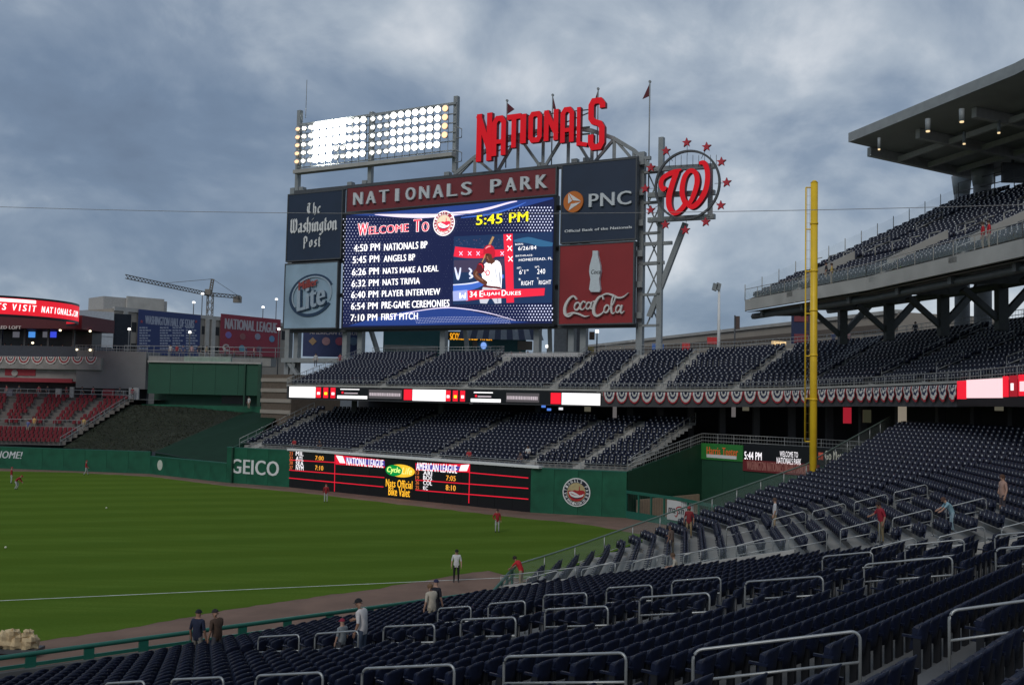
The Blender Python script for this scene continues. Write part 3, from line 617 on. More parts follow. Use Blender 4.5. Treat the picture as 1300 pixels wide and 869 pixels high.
# ---- right field lower deck
nw = V(.59, .807)
RF_F = [V(-31.2, 113.6)+nw*.6, V(-24.13, 110.05)+nw*.6, V(1.96, 90.64)+nw*.6, V(10.1, 88.0)+nw*.6]
RF_B = [V(-24.5, 124.5), V(-15.2, 122.4), V(10.6, 102.4), V(18.3, 98.6)]
rfd = Deck(RF_F, RF_B, [4.0]*4, [8.2]*4, 16); rfa = [.25, 1.28, 1.62, 1.97, 2.45]
b = MB(); rfd.terrace(b); b.build('right_field_terrace', conc, label='stepped concrete terrace of the right field lower seats', cat='grandstand')
rfd.seats(rfa)
def aisle(dk, n_, k, wd, spans, where, r=.035):
    t = thing('aisle_stairs', 'concrete aisle stairs with steel handrails, %s from left in the %s' % (ordn(n_), where), 'stairs', dk.P(k, 0), 'aisle stairs of the '+where)
    b = MB(); dk.stairs(b, k, wd); b.build('steps', conc2, t)
    for r0, ln in spans: b = MB(); b.tube([dk.P(k, r0), dk.P(k, r0, 1.), dk.P(k, r0+ln, 1.), dk.P(k, r0+ln)], r, 5); b.tube([dk.P(k, r0, .52), dk.P(k, r0+ln, .52)], r*.8, 5); b.build('handrail', steel, t)
for n_, k in enumerate(rfa): aisle(rfd, n_, k, 1.0, ((2, 2.2), (6, 2.2), (10, 2.2)), 'right field lower seats', .03)
b = MB(); railing(b, [rfd.P(k, .05) for k in (0, 1, 2, 3)], .55, 2.2, .03, (1.,)); railing(b, [rfd.P(0, r) for r in (0, 5, 10, 16)], 1.0, 1.3, .035, (1., .5)); railing(b, [rfd.P(3, r) for r in (0, 5, 10, 16)], 1.0, 1.3, .035, (1., .5))
b.build('terrace_railing', steel, label='thin steel railings around the right field lower seats', cat='railing')
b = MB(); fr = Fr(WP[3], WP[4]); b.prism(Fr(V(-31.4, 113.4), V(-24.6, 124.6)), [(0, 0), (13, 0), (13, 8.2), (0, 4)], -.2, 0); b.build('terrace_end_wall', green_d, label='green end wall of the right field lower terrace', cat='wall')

# ---- mezzanine
MZ_F = [V(-26.3, 117), V(8.7, 98), V(17.3, 95), V(24.6, 89.5), V(27.9, 78), V(28.8, 64), V(28.2, 54), V(26.5, 41), V(24, 30)]
MZ_B = [V(-19.6, 128.6), V(14.4, 109.4), V(24.3, 106.2), V(34.6, 97.5), V(40.2, 80.5), V(41.6, 64), V(41, 52.5), V(39, 38.5), V(36, 26)]
MZ_zf = [11.0, 11.0, 11.15, 11.4, 11.6, 11.7, 11.8, 11.9, 11.9]; MZ_zb = [15.2, 15.3, 15.7, 16.4, 17.0, 17.0, 17, 17, 17]
mzd = Deck(MZ_F, MZ_B, MZ_zf, MZ_zb, 15); mza = [.33, .60, .86, 1.02, 1.62, 2.45, 3.25, 3.95, 4.55, 5.3, 6.0]
b = MB(); mzd.terrace(b)
for k in range(8):                                        # back slab and underside
    f0, f1, b0, b1 = MZ_F[k], MZ_F[k+1], MZ_B[k], MZ_B[k+1]; e0, e1 = b0+(b0-f0)*.6, b1+(b1-f1)*.6; z0, z1 = MZ_zf[k], MZ_zf[k+1]
    b.poly([(*b0, MZ_zb[k]), (*b1, MZ_zb[k+1]), (*e1, MZ_zb[k+1]), (*e0, MZ_zb[k])])
    b.poly([(*f1, z1-1.35), (*f0, z0-1.35), (*e0, z0-1.2), (*e1, z1-1.2)]); b.poly([(*e0, z0-1.2), (*e0, MZ_zb[k]), (*e1, MZ_zb[k+1]), (*e1, z1-1.2)])
b.poly([(*MZ_F[0], 9.65), (*MZ_B[0], 9.65), (*MZ_B[0], 15.2), (*MZ_F[0], 11.)])
b.build('mezzanine', conc, label='stepped concrete mezzanine deck curving round the right field corner', cat='grandstand')
sk = lambda k, i: (.55 < k < .83 and i > 11)
mzd.seats(mza, skip=sk)
for n_, k in enumerate(mza): aisle(mzd, n_, k, .95, ((2, 2.4), (6.5, 2.4), (10.5, 2.4)), 'mezzanine seats')
# fascia with rail
b = MB()
for k in range(8): fr = Fr(MZ_F[k], MZ_F[k+1]); z0, z1 = MZ_zf[k], MZ_zf[k+1]; b.prism(fr, [(0, z0-1.4), (fr.len, z1-1.4), (fr.len, z1+.12), (0, z0+.12)], -.25, .0)
b.build('mezzanine_fascia', mat('dark_fascia', (.05, .05, .055), .7), label='dark front edge of the mezzanine deck behind the bunting', cat='fascia')
b = MB()
for k in range(8): fr = Fr(MZ_F[k], MZ_F[k+1]); z0, z1 = MZ_zf[k], MZ_zf[k+1]; b.prism(fr, [(0, z0+.12), (fr.len, z1+.12), (fr.len, z1+.27), (0, z0+.27)], -.3, .06)
b.build('mezzanine_coping', conc2, label='pale concrete coping on top of the mezzanine front', cat='coping')
b = MB(); railing(b, [V(*MZ_F[k], MZ_zf[k]+.1) for k in range(9)], .75, 1.6, .03, (1., .5), pick=.4)
railing(b, [mzd.P(0, r) for r in (0, 5, 10, 15)], 1.0, 1.2, .035, (1., .5), pick=.35)
railing(b, [mzd.P(k, 15) for k in (.05, .3, .55)], 1.1, 2, .03, (1., .66, .33), pick=.4); railing(b, [mzd.P(k, 15) for k in (.83, 1, 2, 3, 4, 5, 6)], 1.1, 2, .03, (1., .66, .33), pick=.4)
railing(b, [mzd.P(.55, 15), mzd.P(.55, 12), mzd.P(.83, 12), mzd.P(.83, 15)], 1.1, 1.5, .03, (1., .66, .33), pick=.3)
b.build('mezzanine_railing', steel, label='steel picket railings along the mezzanine seats', cat='railing')
b = MB(); b.poly([mzd.P(.55, 12, .02), mzd.P(.83, 12, .02), mzd.P(.83, 15, .3), mzd.P(.55, 15, .3)]); fr = Fr(mzd.at(.55, 12), mzd.at(.83, 12)); z_ = mzd.z(.7, 12); b.fbox(fr, 0, fr.len, z_-.2, z_+.55, -.1, .1); b.build('standing_platform', conc2, label='concrete standing platform set into the mezzanine seats below the video screen', cat='platform')
# dark concourse behind and below the mezzanine
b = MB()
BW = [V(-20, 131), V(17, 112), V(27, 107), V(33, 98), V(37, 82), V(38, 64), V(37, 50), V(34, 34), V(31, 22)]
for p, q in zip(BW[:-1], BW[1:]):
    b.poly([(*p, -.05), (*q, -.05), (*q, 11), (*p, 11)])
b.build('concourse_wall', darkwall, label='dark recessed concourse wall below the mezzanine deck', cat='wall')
for i, k in enumerate(np.arange(.1, 7.6, .32)):
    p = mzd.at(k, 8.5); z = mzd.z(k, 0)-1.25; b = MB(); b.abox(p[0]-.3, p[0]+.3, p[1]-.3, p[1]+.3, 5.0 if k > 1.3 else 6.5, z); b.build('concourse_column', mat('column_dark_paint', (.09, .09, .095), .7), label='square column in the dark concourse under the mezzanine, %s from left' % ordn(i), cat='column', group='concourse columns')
# standing ledge behind the bullpen wall
b = MB(); pl = [BK[1], BK[2], BK[3], V(38, 80), V(33, 97), V(27, 106), V(18.6, 100.2)]
b.poly([(*p, 6.1) for p in pl]); b.build('bullpen_concourse', conc, kind='structure')
b = MB(); railing(b, [V(*BK[0], 4.1)+V(.3, .3, 0), V(*BK[1], 6.25), V(*BK[2], 6.25), V(*BK[3], 6.4)], 1.0, 1.8, .03, (1., .66, .33), pick=.3); b.build('bullpen_railing', steel, label='steel railing on top of the bullpen walls', cat='railing')

# ---- upper deck
UP_F = [V(21.3, 91), V(26, 73), V(28.3, 55), V(27, 40), V(24, 28)]; UPZ = [30.0, 29.6, 29.2, 29.0, 29.0]; UP_B = [V(42.6, 95.2), V(47.8, 77), V(50, 56), V(49, 36), V(46, 22)]
upd = Deck(UP_F, UP_B, [19.6]*5, UPZ, 26)
b = MB(); upd.terrace(b); b.poly([V(*UP_F[0], 19.6), V(*UP_F[0], 18.6), V(*UP_B[0], 28.4), V(*UP_B[0], 30.)])
for k in range(4): b.poly([(*UP_F[k+1], 18.55), (*UP_F[k], 18.55), (*lerp(UP_F[k], UP_B[k], .22), 18.9), (*lerp(UP_F[k+1], UP_B[k+1], .22), 18.9)]); b.poly([(*lerp(UP_F[k+1], UP_B[k+1], .22), 18.9), (*lerp(UP_F[k], UP_B[k], .22), 18.9), (*UP_B[k], 28.0), (*UP_B[k+1], 28.0)]); b.poly([(*UP_B[k], 28.0), (*UP_B[k], UPZ[k]), (*UP_B[k+1], UPZ[k+1]), (*UP_B[k+1], 28.0)])
b.build('upper_deck', conc, label='steep stepped upper deck rising at the right of the photo', cat='grandstand')
upa = [.42, 1.05, 1.62, 2.3, 3.1]; upd.seats(upa, skip=lambda k, i: i == 6)
for n_, k in enumerate(upa): aisle(upd, n_, k, .9, ((.3, 3), (8, 3), (14, 3), (20, 3)), 'upper deck', .05)
b = MB()
for k in range(4): fr = Fr(UP_F[k], UP_F[k+1]); b.fbox(fr, 0, fr.len, 18.72, 19.7, -.35, .0)
b.build('upper_deck_fascia', conc2, label='thick pale concrete front edge of the upper deck', cat='fascia')
b = MB(); g = MB()
railing(b, [V(*UP_F[k], 19.7) for k in range(5)], .95, 2.2, .03, (1.,))
for k in range(4):
    fr = Fr(UP_F[k], UP_F[k+1]); n = round(fr.len/2.2)
    for i in range(n): g.fbox(fr, i*fr.len/n+.05, (i+1)*fr.len/n-.05, 19.8, 20.55, -.02, .0)
for k in np.arange(.1, 3.9, .12):
    if not any(abs(k-a) < .05 for a in upa): b.tube([upd.P(k, 7, .1), upd.P(k, 7, 1.1)], .045, 5); b.tube([upd.P(k, 7, 1.1), upd.P(k+.06, 7, 1.1)], .045, 5)
pts = [upd.P(0, r) for r in range(0, 27, 2)]
for p in pts: b.tube([p, p+V(0, 0, 1.5)], .04, 5)
for p, q in zip(pts[:-1], pts[1:]): g.add([p, q, q+V(0, 0, 1.35), p+V(0, 0, 1.35)], [(0, 1, 2, 3)])
b.build('upper_deck_railing', mat('weathered_rail', (.38, .37, .33), .5, metal=.2), label='steel hoop railings and posts across the upper deck seats', cat='railing'); g.build('upper_deck_glass', glass('upper_glass', (.6, .7, .7), .12), label='clear glass guard panels along the upper deck edges', cat='glass guard')
for k in (.42, 1.05, 1.62):                                # pale stair walls beside the aisles
    fr = Fr(upd.at(k, 1), upd.at(k, 9)) ; z0, z1 = upd.z(k, 1), upd.z(k, 7); b = MB(); a = .55
    b.prism(fr, [(0, z0), (fr.len*.7, z1), (fr.len*.7, z1+.95), (0, z0+.95)], a, a+.2); b.build('stair_wall', conc2, label='pale concrete wall beside the upper deck aisle, %s from its far end' % ordn((.42, 1.05, 1.62).index(k)), cat='wall', group='upper deck stair walls')
frame_st = mat('under_deck_shaded_steel', (.10, .11, .108), .6, var=.15)  # shade under the upper deck put into the steel colour
# raker frames under the upper deck
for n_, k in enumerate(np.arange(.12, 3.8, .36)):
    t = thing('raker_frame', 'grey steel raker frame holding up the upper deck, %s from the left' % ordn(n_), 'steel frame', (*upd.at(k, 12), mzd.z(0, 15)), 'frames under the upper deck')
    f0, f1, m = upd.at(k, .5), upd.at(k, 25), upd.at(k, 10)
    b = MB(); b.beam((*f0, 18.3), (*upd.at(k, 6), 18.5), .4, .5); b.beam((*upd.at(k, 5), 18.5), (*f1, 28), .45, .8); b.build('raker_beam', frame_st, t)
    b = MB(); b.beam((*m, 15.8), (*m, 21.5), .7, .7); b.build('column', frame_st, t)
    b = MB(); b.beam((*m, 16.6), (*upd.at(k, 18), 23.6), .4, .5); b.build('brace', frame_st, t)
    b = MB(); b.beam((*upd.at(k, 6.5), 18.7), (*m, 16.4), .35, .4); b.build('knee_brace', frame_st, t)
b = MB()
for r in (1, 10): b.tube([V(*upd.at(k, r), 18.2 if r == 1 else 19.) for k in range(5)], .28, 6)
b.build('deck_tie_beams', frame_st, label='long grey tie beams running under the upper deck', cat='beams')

# ---- canopy roof
RFA = [V(29.9, 88), V(35.2, 69), V(37.2, 52), V(35.5, 34), V(31, 20)]; RBK = [V(47.5, 97.3), V(54, 76), V(56, 54), V(54, 31), V(49, 15)]
t_ = thing('canopy_roof', 'large dark cantilevered canopy roof over the upper deck', 'roof', (*RBK[0], 28))
b = MB()
for k in range(4):
    f0, f1, b0, b1 = RFA[k], RFA[k+1], RBK[k], RBK[k+1]
    b.add([(*f0, 33.72), (*f1, 33.72), (*b1, 33.1), (*b0, 33.1), (*f0, 34.5), (*f1, 34.5), (*b1, 35.2), (*b0, 35.2)], [(3, 2, 1, 0), (4, 5, 6, 7), (2, 3, 7, 6)])
b.poly([(*RFA[0], 33.72), (*RFA[0], 34.5), (*RBK[0], 35.2), (*RBK[0], 33.1)])
b.build('roof_slab', mat('roof_soffit', (.33, .33, .31), .8, var=.2, scale=.3), t_)
b = MB()
for k in range(4): fr = Fr(RFA[k], RFA[k+1]); b.fbox(fr, 0, fr.len, 33.72, 34.55, .0, .18)
b.build('edge_trim', grey_st, t_)
for k in np.arange(.0, 3.9, .33):
    i = int(k); f, q = lerp(RFA[i], RFA[i+1], k-i), lerp(RBK[i], RBK[i+1], k-i); b = MB(); b.beam((*lerp(f, q, .12), 33.2), (*lerp(f, q, .98), 32.75), .45, .8); b.build('rib', mat('roof_rib', (.44, .44, .42), .7), t_)
for r in (.3, .5, .7, .88):
    b = MB()
    for k in range(4): b.beam((*lerp(RFA[k], RBK[k], r), 32.95-.1*r), (*lerp(RFA[k+1], RBK[k+1], r), 32.95-.1*r), .3, .45)
    b.build('purlin', mat('roof_rib', (.44, .44, .42), .7), t_)
for n_, (x, y, big) in enumerate(((1178, 166, 1), (1221, 154, 1), (1268, 168, .7), (1224, 182, .7), (1116, 189, .6))):
    p = atpl(x, y, (0, 0, 1), 31.9); b = MB(); t2 = thing('canopy_lamp', 'small lit downlight under the canopy roof, %s from the left' % ordn([1178, 1221, 1268, 1224, 1116].index(x)) if 0 else 'small lit downlight under the canopy roof, %s' % ('largest, nearest the front edge', 'large, right of the first one', 'small, farthest right', 'small, above the columns', 'tiny, at the canopy left tip')[n_], 'lamp', p, 'downlights under the canopy')
    b.tube([p+V(0, 0, .95), p], [.2*big, .2*big], 10); b.build('housing', grey_st, t2); b = MB(); b.tube([p+V(0, 0, .02), p-V(0, 0, .1)], .15*big, 10); b.build('lens', led('warm_lamp', (1, .75, .42), 1.0), t2)
for n_, (x, yb, rr_) in enumerate(((1221, 250, .70), (1247, 246, .78))):
    p = aty(x, yb, 97 if n_ == 0 else 93); t2 = thing('roof_column', ('left' if n_ == 0 else 'right')+' of the two thick grey columns between upper deck and canopy', 'column', (p[0], p[1], 29.5), 'canopy columns')
    b = MB(); b.tube([(p[0], p[1], 16), (p[0], p[1], 33)], rr_, 16); b.build('shaft', mat('column_paint', (.30, .31, .32), .6), t2)
    b = MB(); b.tube([(p[0], p[1], 31.2), (p[0], p[1], 33.0)], [rr_*1.05, rr_*1.35], 16); b.build('bracket', grey_st, t2)
b = MB(); railing(b, [upd.P(k, 26.3) for k in (0, .5, 1, 1.5, 2, 3)], 1.8, 2.4, .05, (1., .5)); b.build('upper_rear_railing', dark_st, label='dark railing along the top row of the upper deck', cat='railing')
p = aty(1286, 218, 90); b = MB(); b.abox(p[0]-1, p[0]+1, p[1]-.2, p[1]+.2, p[2]-1, p[2]+.8); b.abox(p[0]-.1, p[0]+.1, p[1]-.1, p[1]+.1, p[2]+.8, 33); b.build('hanging_speaker', dark_st, label='dark box hanging below the canopy at the right edge', cat='speaker')
# ================================================================== main scoreboard
BLK = {'T': (.95, [[(.05, .9), (.3, 1.), (.55, .88), (.8, .98)], [(.45, .9), (.4, .2), (.55, .05), (.75, .15)], [(.15, .75), (.12, .35), (.3, .1), (.5, .05)]]),
 'h': (.70, [[(.12, 1), (.12, .08), (.2, 0)], [(.12, .5), (.35, .62), (.5, .5), (.5, .1), (.4, -.12)]]), 'e': (.62, [[(.5, .1), (.3, 0), (.12, .12), (.12, .48), (.32, .62), (.48, .5), (.14, .3)]]),
 'W': (1.18, [[(.05, .85), (.2, .95), (.18, .15), (.4, 0), (.55, .12), (.52, .95)], [(.55, .12), (.75, 0), (.95, .15), (.95, .75), (.8, .95)]]),
 'a': (.68, [[(.12, .55), (.35, .62), (.46, .5), (.46, .08), (.58, 0)], [(.46, .35), (.15, .28), (.12, .1), (.25, 0), (.46, .1)]]), 's': (.58, [[(.48, .52), (.3, .62), (.14, .48), (.45, .2), (.35, .03), (.1, .08)]]),
 'i': (.36, [[(.08, .5), (.16, .6), (.16, .1), (.26, 0)], [(.12, .82), (.2, .9)]]), 'n': (.74, [[(.06, .5), (.14, .6), (.14, .05), (.22, 0)], [(.14, .5), (.36, .62), (.5, .5), (.5, .1), (.6, 0)]]),
 'g': (.68, [[(.46, .6), (.15, .5), (.13, .15), (.3, .03), (.46, .15)], [(.46, .6), (.48, -.15), (.3, -.28), (.1, -.2)]]), 't': (.48, [[(.18, .85), (.18, .1), (.3, 0), (.4, .06)], [(.04, .6), (.36, .6)]]),
 'o': (.66, [[(.3, 0), (.12, .12), (.12, .5), (.33, .62), (.5, .5), (.5, .12), (.3, 0)]]), 'P': (.85, [[(.2, .95), (.2, -.1)], [(.05, .8), (.3, .98), (.65, .85), (.65, .5), (.4, .35), (.2, .42)]])}
SB = Fr(aty(570, 343, 126)[:2], ang=rad(28))
def panel(name, label, a0, a1, b0, b1, m, th=.6, frame=dark_st):
    t = thing(name, label, 'sign', SB.p((a0+a1)/2, b0)); b = MB(); b.fbox(SB, a0, a1, b0, b1, -th, 0); b.build('panel', m, t)
    b = MB(); f = .16
    b.fbox(SB, a0-f, a0, b0-f, b1+f, -th-.02, .06); b.fbox(SB, a1, a1+f, b0-f, b1+f, -th-.02, .06); b.fbox(SB, a0, a1, b1, b1+f, -th-.02, .06); b.fbox(SB, a0, a1, b0-f, b0, -th-.02, .06); b.build('frame', frame, t); return t
ZB = 15.0
fs_ = thing('scoreboard_frame', 'tall grey steel frame carrying the big video board and its signs', 'steel frame', SB.p(0, ZB, -2))
for x in (366, 377, 439, 458, 563, 682, 726, 741, 812):
    a, _ = SB.px(x, 435, -2); b = MB(); b.fbox(SB, a-.38, a+.38, 8 if x < 380 else ZB-1, 39.5, -2.5, -1.7); b.build('column', grey_st, fs_)
for x0, x1 in ((472, 468), (586, 592), (692, 700)):
    a, h = SB.px(x0, 448, -3); a2, h2 = SB.px(x1, 418, -3); b = MB(); b.beam(SB.p(a, h, -4.5), SB.p(a2, h2+2, -2.3), .5, .5); b.build('brace', grey_st, fs_)
for h in (19.0, 23.8, 28.5, 33.5, 38.6):
    b = MB(); b.fbox(SB, -26.6, 25.0, h-.25, h+.25, -1.65, -1.0); b.build('girder', dark_st, fs_)
b = MB(); a0, _ = SB.px(812, 300); a1, _ = SB.px(829, 300)
for i, h in enumerate((19, 22.6, 26.2, 29.8, 33.4, 37.)):
    b.fbox(SB, a0-.9, a1+.3, h-.14, h+.14, -2.2, -1.7); b.fbox(SB, 24.9, a0, h+.8, h+1.5, -1.5, -1.0, 0)
    if h < 37: b.beam(SB.p(a0, h, -2.6), SB.p(a1, h+3.6, -2.6), .14, .14); b.beam(SB.p(a1, h, -2.75), SB.p(a0, h+3.6, -2.75), .14, .14)
b.build('service_rungs', grey_st, fs_)
a, _ = SB.px(831, 300); b = MB(); b.fbox(SB, a-.3, a+.3, ZB, 41, -2.3, -1.7); b.build('column', grey_st, fs_)
p, q = SB.px(824, 402, -2), SB.px(870, 283, -2); b = MB(); b.beam(SB.p(*p, -2.1), SB.p(*q, -2.1), .55, .6); b.build('brace', grey_st, fs_)
for y in (310, 335): p, q = SB.px(815, y, -2), SB.px(853 if y == 310 else 843, y-2, -2); b = MB(); b.beam(SB.p(*p, -2.1), SB.p(*q, -2.1), .35, .4); b.build('strut', grey_st, fs_)
# lower left platform under the beer sign
p, q = SB.px(358, 457, -1), SB.px(470, 455, -1); b = MB(); b.fbox(SB, p[0], q[0], p[1]-.3, p[1]+.3, -3.5, -.8); b.build('platform_beam', grey_st, fs_)
for c in (((366, 460), (385, 488)), ((366, 488), (372, 460))):
    p, q = SB.px(*c[0], -1), SB.px(*c[1], -1); b = MB(); b.beam(SB.p(*p, -1.2), SB.p(*q, -1.2), .5, .5); b.build('brace', grey_st, fs_)
# arched truss
arch = [SB.px(x, y, -1.5) for x, y in ((577, 222), (603, 200), (630, 184), (658, 172), (690, 165), (722, 162), (752, 166), (780, 176), (805, 191), (826, 212))]
base = 38.4
t_ = thing('arch_truss', 'grey arched steel truss rising behind the red team name', 'truss', SB.p(2, base, -1.5))
b = MB()
for p, q in zip(arch[:-1], arch[1:]): b.beam(SB.p(*p, -1.5), SB.p(*q, -1.5), .45, .45)
b.build('arch_chord', grey_st, t_); b = MB()
for i, p in enumerate(arch[1:-1]): b = MB(); b.beam(SB.p(p[0], base, -1.5), SB.p(*p, -1.5), .4, .4); b.build('vertical', grey_st, t_)
b = MB()
for i in range(len(arch)-1):
    b = MB()
    if i % 2 == 0: b.beam(SB.p(arch[i][0], base, -1.52), SB.p(*arch[i+1], -1.52), .32, .32)
    else: b.beam(SB.p(*arch[i], -1.52), SB.p(arch[i+1][0], base, -1.52), .32, .32)
    b.build('diagonal', grey_st, t_)
b = MB(); b.fbox(SB, arch[0][0], arch[-1][0], base, base+.4, -1.75, -1.3); b.build('bottom_chord', grey_st, t_)
# flagpoles
for n_, (x, y0, y1, fl) in enumerate(((642, 128, 213, 1), (700, 121, 213, 1), (758, 113, 200, -1), (823, 104, 260, -1))):
    p, q = SB.px(x, y1, -2.8), SB.px(x, y0, -2.8); t = thing('flagpole', 'thin flagpole with dark red pennant above the scoreboard, %s from the left' % ordn(n_), 'flagpole', SB.p(p[0], p[1], -2.8), 'pennant poles')
    b = MB(); b.tube([SB.p(*p, -2.8), SB.p(p[0], q[1], -2.8)], .09, 6); b.build('pole', grey_st, t); b = MB(); b.disc(SB, p[0], q[1], .16, .16, -2.9, -2.7, 0, 8); b.build('finial', grey_st, t)
    b = MB(); L_ = (1.1, .5, .6, .9)[n_]*fl; b.prism(SB, [(p[0]+.08*fl, q[1]-.35), (p[0]+.08*fl, q[1]-1.75), (p[0]+L_, q[1]-(1.25, 1.9, 1.9, 2.0)[n_])], -2.84, -2.76); b.build('pennant', mat('pennant_maroon', (.12, .012, .02)), t)
# team name letters
t_ = thing('team_name_sign', 'large red block letters NATIONALS arched above the scoreboard', 'sign', SB.p(3, 40))
NC = crop(595, 110, 7.027)
def strokes_letter(ch, x0, x1, yt, yb):
    a0, b1 = SB.px(*NC(x0, yt), .6); a1, b0 = SB.px(*NC(x1, yb), .6); W_, H_ = a1-a0, b1-b0; tk = W_*.34 if ch != 'I' else W_*.85
    S = {'N': [[(.16, 0), (.16, 1)], [(.84, 0), (.84, 1)], [(.1, .97), (.9, .18)]], 'A': [[(.17, 0), (.17, .85), (.35, .96), (.65, .96), (.83, .85), (.83, 0)], [(.1, .36), (.9, .36)]], 'T': [[(.5, 0), (.5, 1)], [(0, .93), (1, .93)]], 'I': [[(.5, 0), (.5, 1)]],
         'O': [[(.5, .06), (.3, .06), (.17, .16), (.17, .84), (.3, .94), (.7, .94), (.83, .84), (.83, .16), (.7, .06), (.5, .06)]], 'L': [[(.2, 1), (.2, 0)], [(.05, .07), (1, .0)]], 'S': [[(.86, .8), (.86, .88), (.7, .95), (.3, .95), (.16, .87), (.16, .62), (.3, .55), (.7, .5), (.84, .42), (.84, .13), (.7, .05), (.3, .05), (.16, .13), (.16, .3)]]}[ch]
    b = MB()
    for k, st in enumerate(S): b.ribbon(SB, [(a0+x*W_, b0+y*H_) for x, y in st], tk*(1 if not (ch == 'A' and k == 1) else .8), .1, .75+.006*k, 0, 1, smooth=1)
    o = b.build('letter', [red_let, red_edge], t_); return o
for ch, x0, x1, yt, yb in (('N', 80, 205, 250, 660), ('A', 215, 332, 280, 610), ('T', 348, 465, 258, 540), ('I', 462, 518, 250, 505), ('O', 540, 655, 238, 487), ('N', 680, 800, 217, 476), ('A', 825, 940, 202, 492), ('L', 968, 1060, 188, 520), ('S', 1075, 1212, 115, 555)): strokes_letter(ch, x0, x1, yt, yb)
b = MB()
for y in ((205, 445), (510, 470)):
    b.beam(SB.p(*SB.px(*NC(200, y[0]+90), 0), 0), SB.p(*SB.px(*NC(1080, y[1]-240), 0), 0), .12, .12)
b.beam(SB.p(*SB.px(*NC(210, 500), 0), 0), SB.p(*SB.px(*NC(1080, 420), 0), 0), .18, .18); b.beam(SB.p(*SB.px(*NC(340, 440), 0), 0), SB.p(*SB.px(*NC(1080, 360), 0), 0), .18, .18); b.build('mounting_rail', dark_st, t_)
# park name strip
t_ = panel('park_name_sign', 'long dark red strip sign reading NATIONALS PARK above the screen', -16.45, 14.8, 34.95, 38.15, red_sign)
PC = crop(340, 90, 2.556); b = MB(); a0, h0 = SB.px(*PC(277, 435), .2); a1, h1 = SB.px(694, 240, .2)
for ch, k in zip('NATIONALS PARK', np.linspace(0, 1, 14)):
    if ch == ' ': continue
    wc = .78 if ch != 'I' else .3; ca = lerp(a0+.8, a1-.7, k); text(b, ch, SB, ca-wc, 35.75, ca+wc, 37.4, .3, 0, .035, 0, .28)
b.build('lettering', lettering, t_)
# newspaper sign
t_ = panel('newspaper_sign', 'dark navy sign with white blackletter The Washington Post', -26.7, -17.35, 28.75, 38.0, navy_sign); WC = crop(355, 240, 4.694)
def bl(s, x0, x1, yt, yb):
    a0, b1 = SB.px(*WC(x0, yt), .12); a1, b0 = SB.px(*WC(x1, yb), .12); h = b1-b0; tot = sum(BLK[c][0] for c in s)*h*.62; b = MB(); nib_text(b, s, SB, a0, b0, h, h*.2, .0, .1, 0, (a1-a0)/tot)
    b.build('lettering', white, t_)
bl('The', 163, 248, 85, 140); bl('Washington', 62, 342, 178, 240); bl('Post', 140, 248, 282, 340)
# beer sign
ms_ = mat('beer_panel_silver_blue', (.30, .42, .52), .45, var=.45, scale=.12)
t_ = panel('beer_sign', 'silvery blue sign with dark oval and metallic Lite lettering', -26.8, -17.75, 19.3, 28.2, ms_); ca, cb_ = SB.px(*WC(185, 632), .2)
G = Fg(SB.p(ca, cb_), SB.u*math.cos(.2)+SB.v*math.sin(.2), SB.v*math.cos(.2)-SB.u*math.sin(.2), SB.n)
dk = mat('beer_navy', (.02, .05, .10), .4, var=.1); sv = mat('beer_silver', (.45, .52, .56), .3, metal=.5, var=.1)
b = MB(); b.ring(G, 0, 0, 3.9, 2.9, .42, .0, .12, 0, 40, .25, 5.6); b.build('dark_oval', dk, t_); b = MB(); b.ring(G, .1, .05, 3.5, 2.55, .2, .02, .16, 0, 40, -.6, 3.6); b.build('silver_oval', sv, t_)
b = MB(); text(b, 'Lite', G, -2.7, -1.75, 2.5, 1.3, .3, 0, .03, .25, .2); b.build('lettering', sv, t_)
b = MB(); text(b, 'Lite', G, -2.55, -1.9, 2.65, 1.15, .2, 0, .04, .25, .1); b.build('letter_shadow', dk, t_)
b = MB(); text(b, 'Miller', G, -1.9, 1.1, 1.6, 2.2, .34, 0, .04, .2, .1); b.build('red_lettering', mat('beer_red', (.33, .06, .05), .4), t_)
# bank sign
t_ = panel('bank_sign', 'navy sign with orange disc and white PNC lettering', 15.72, 25.1, 29.0, 38.3, navy_sign); KC = crop(700, 200, 3.95)
ca, cb_ = SB.px(*KC(110, 222), .2); R = 1.28; b = MB(); b.disc(SB, ca, cb_, R, R, 0, .25, 0, 32); b.build('orange_disc', mat('pnc_orange', (.62, .17, .02), .5, var=.05), t_)
b = MB()
for A_, B_, C_ in (((-.5, .8), (-.5, -.15), (-.1, .1)), ((-.45, .85), (.82, .0), (0, .12)), ((-.45, -.8), (.82, -.08), (-.2, -.2))): b.prism(SB, [(ca+x*R, cb_+y*R) for x, y in (A_, B_, C_)], .25, .3)
b.build('white_triangles', white, t_)
b = MB(); text(b, 'PNC', SB, *SB.px(*KC(188, 250), .2), *SB.px(*KC(402, 165), .2), .3, 0, .02, 0, .25); b.build('lettering', lettering, t_)
b = MB(); text(b, 'Official Bank of the Nationals', SB, *SB.px(*KC(66, 376), .1), *SB.px(*KC(405, 340), .1), .12, 0, .05); b.build('small_lettering', mat('dim_white', (.72, .74, .75)), t_)
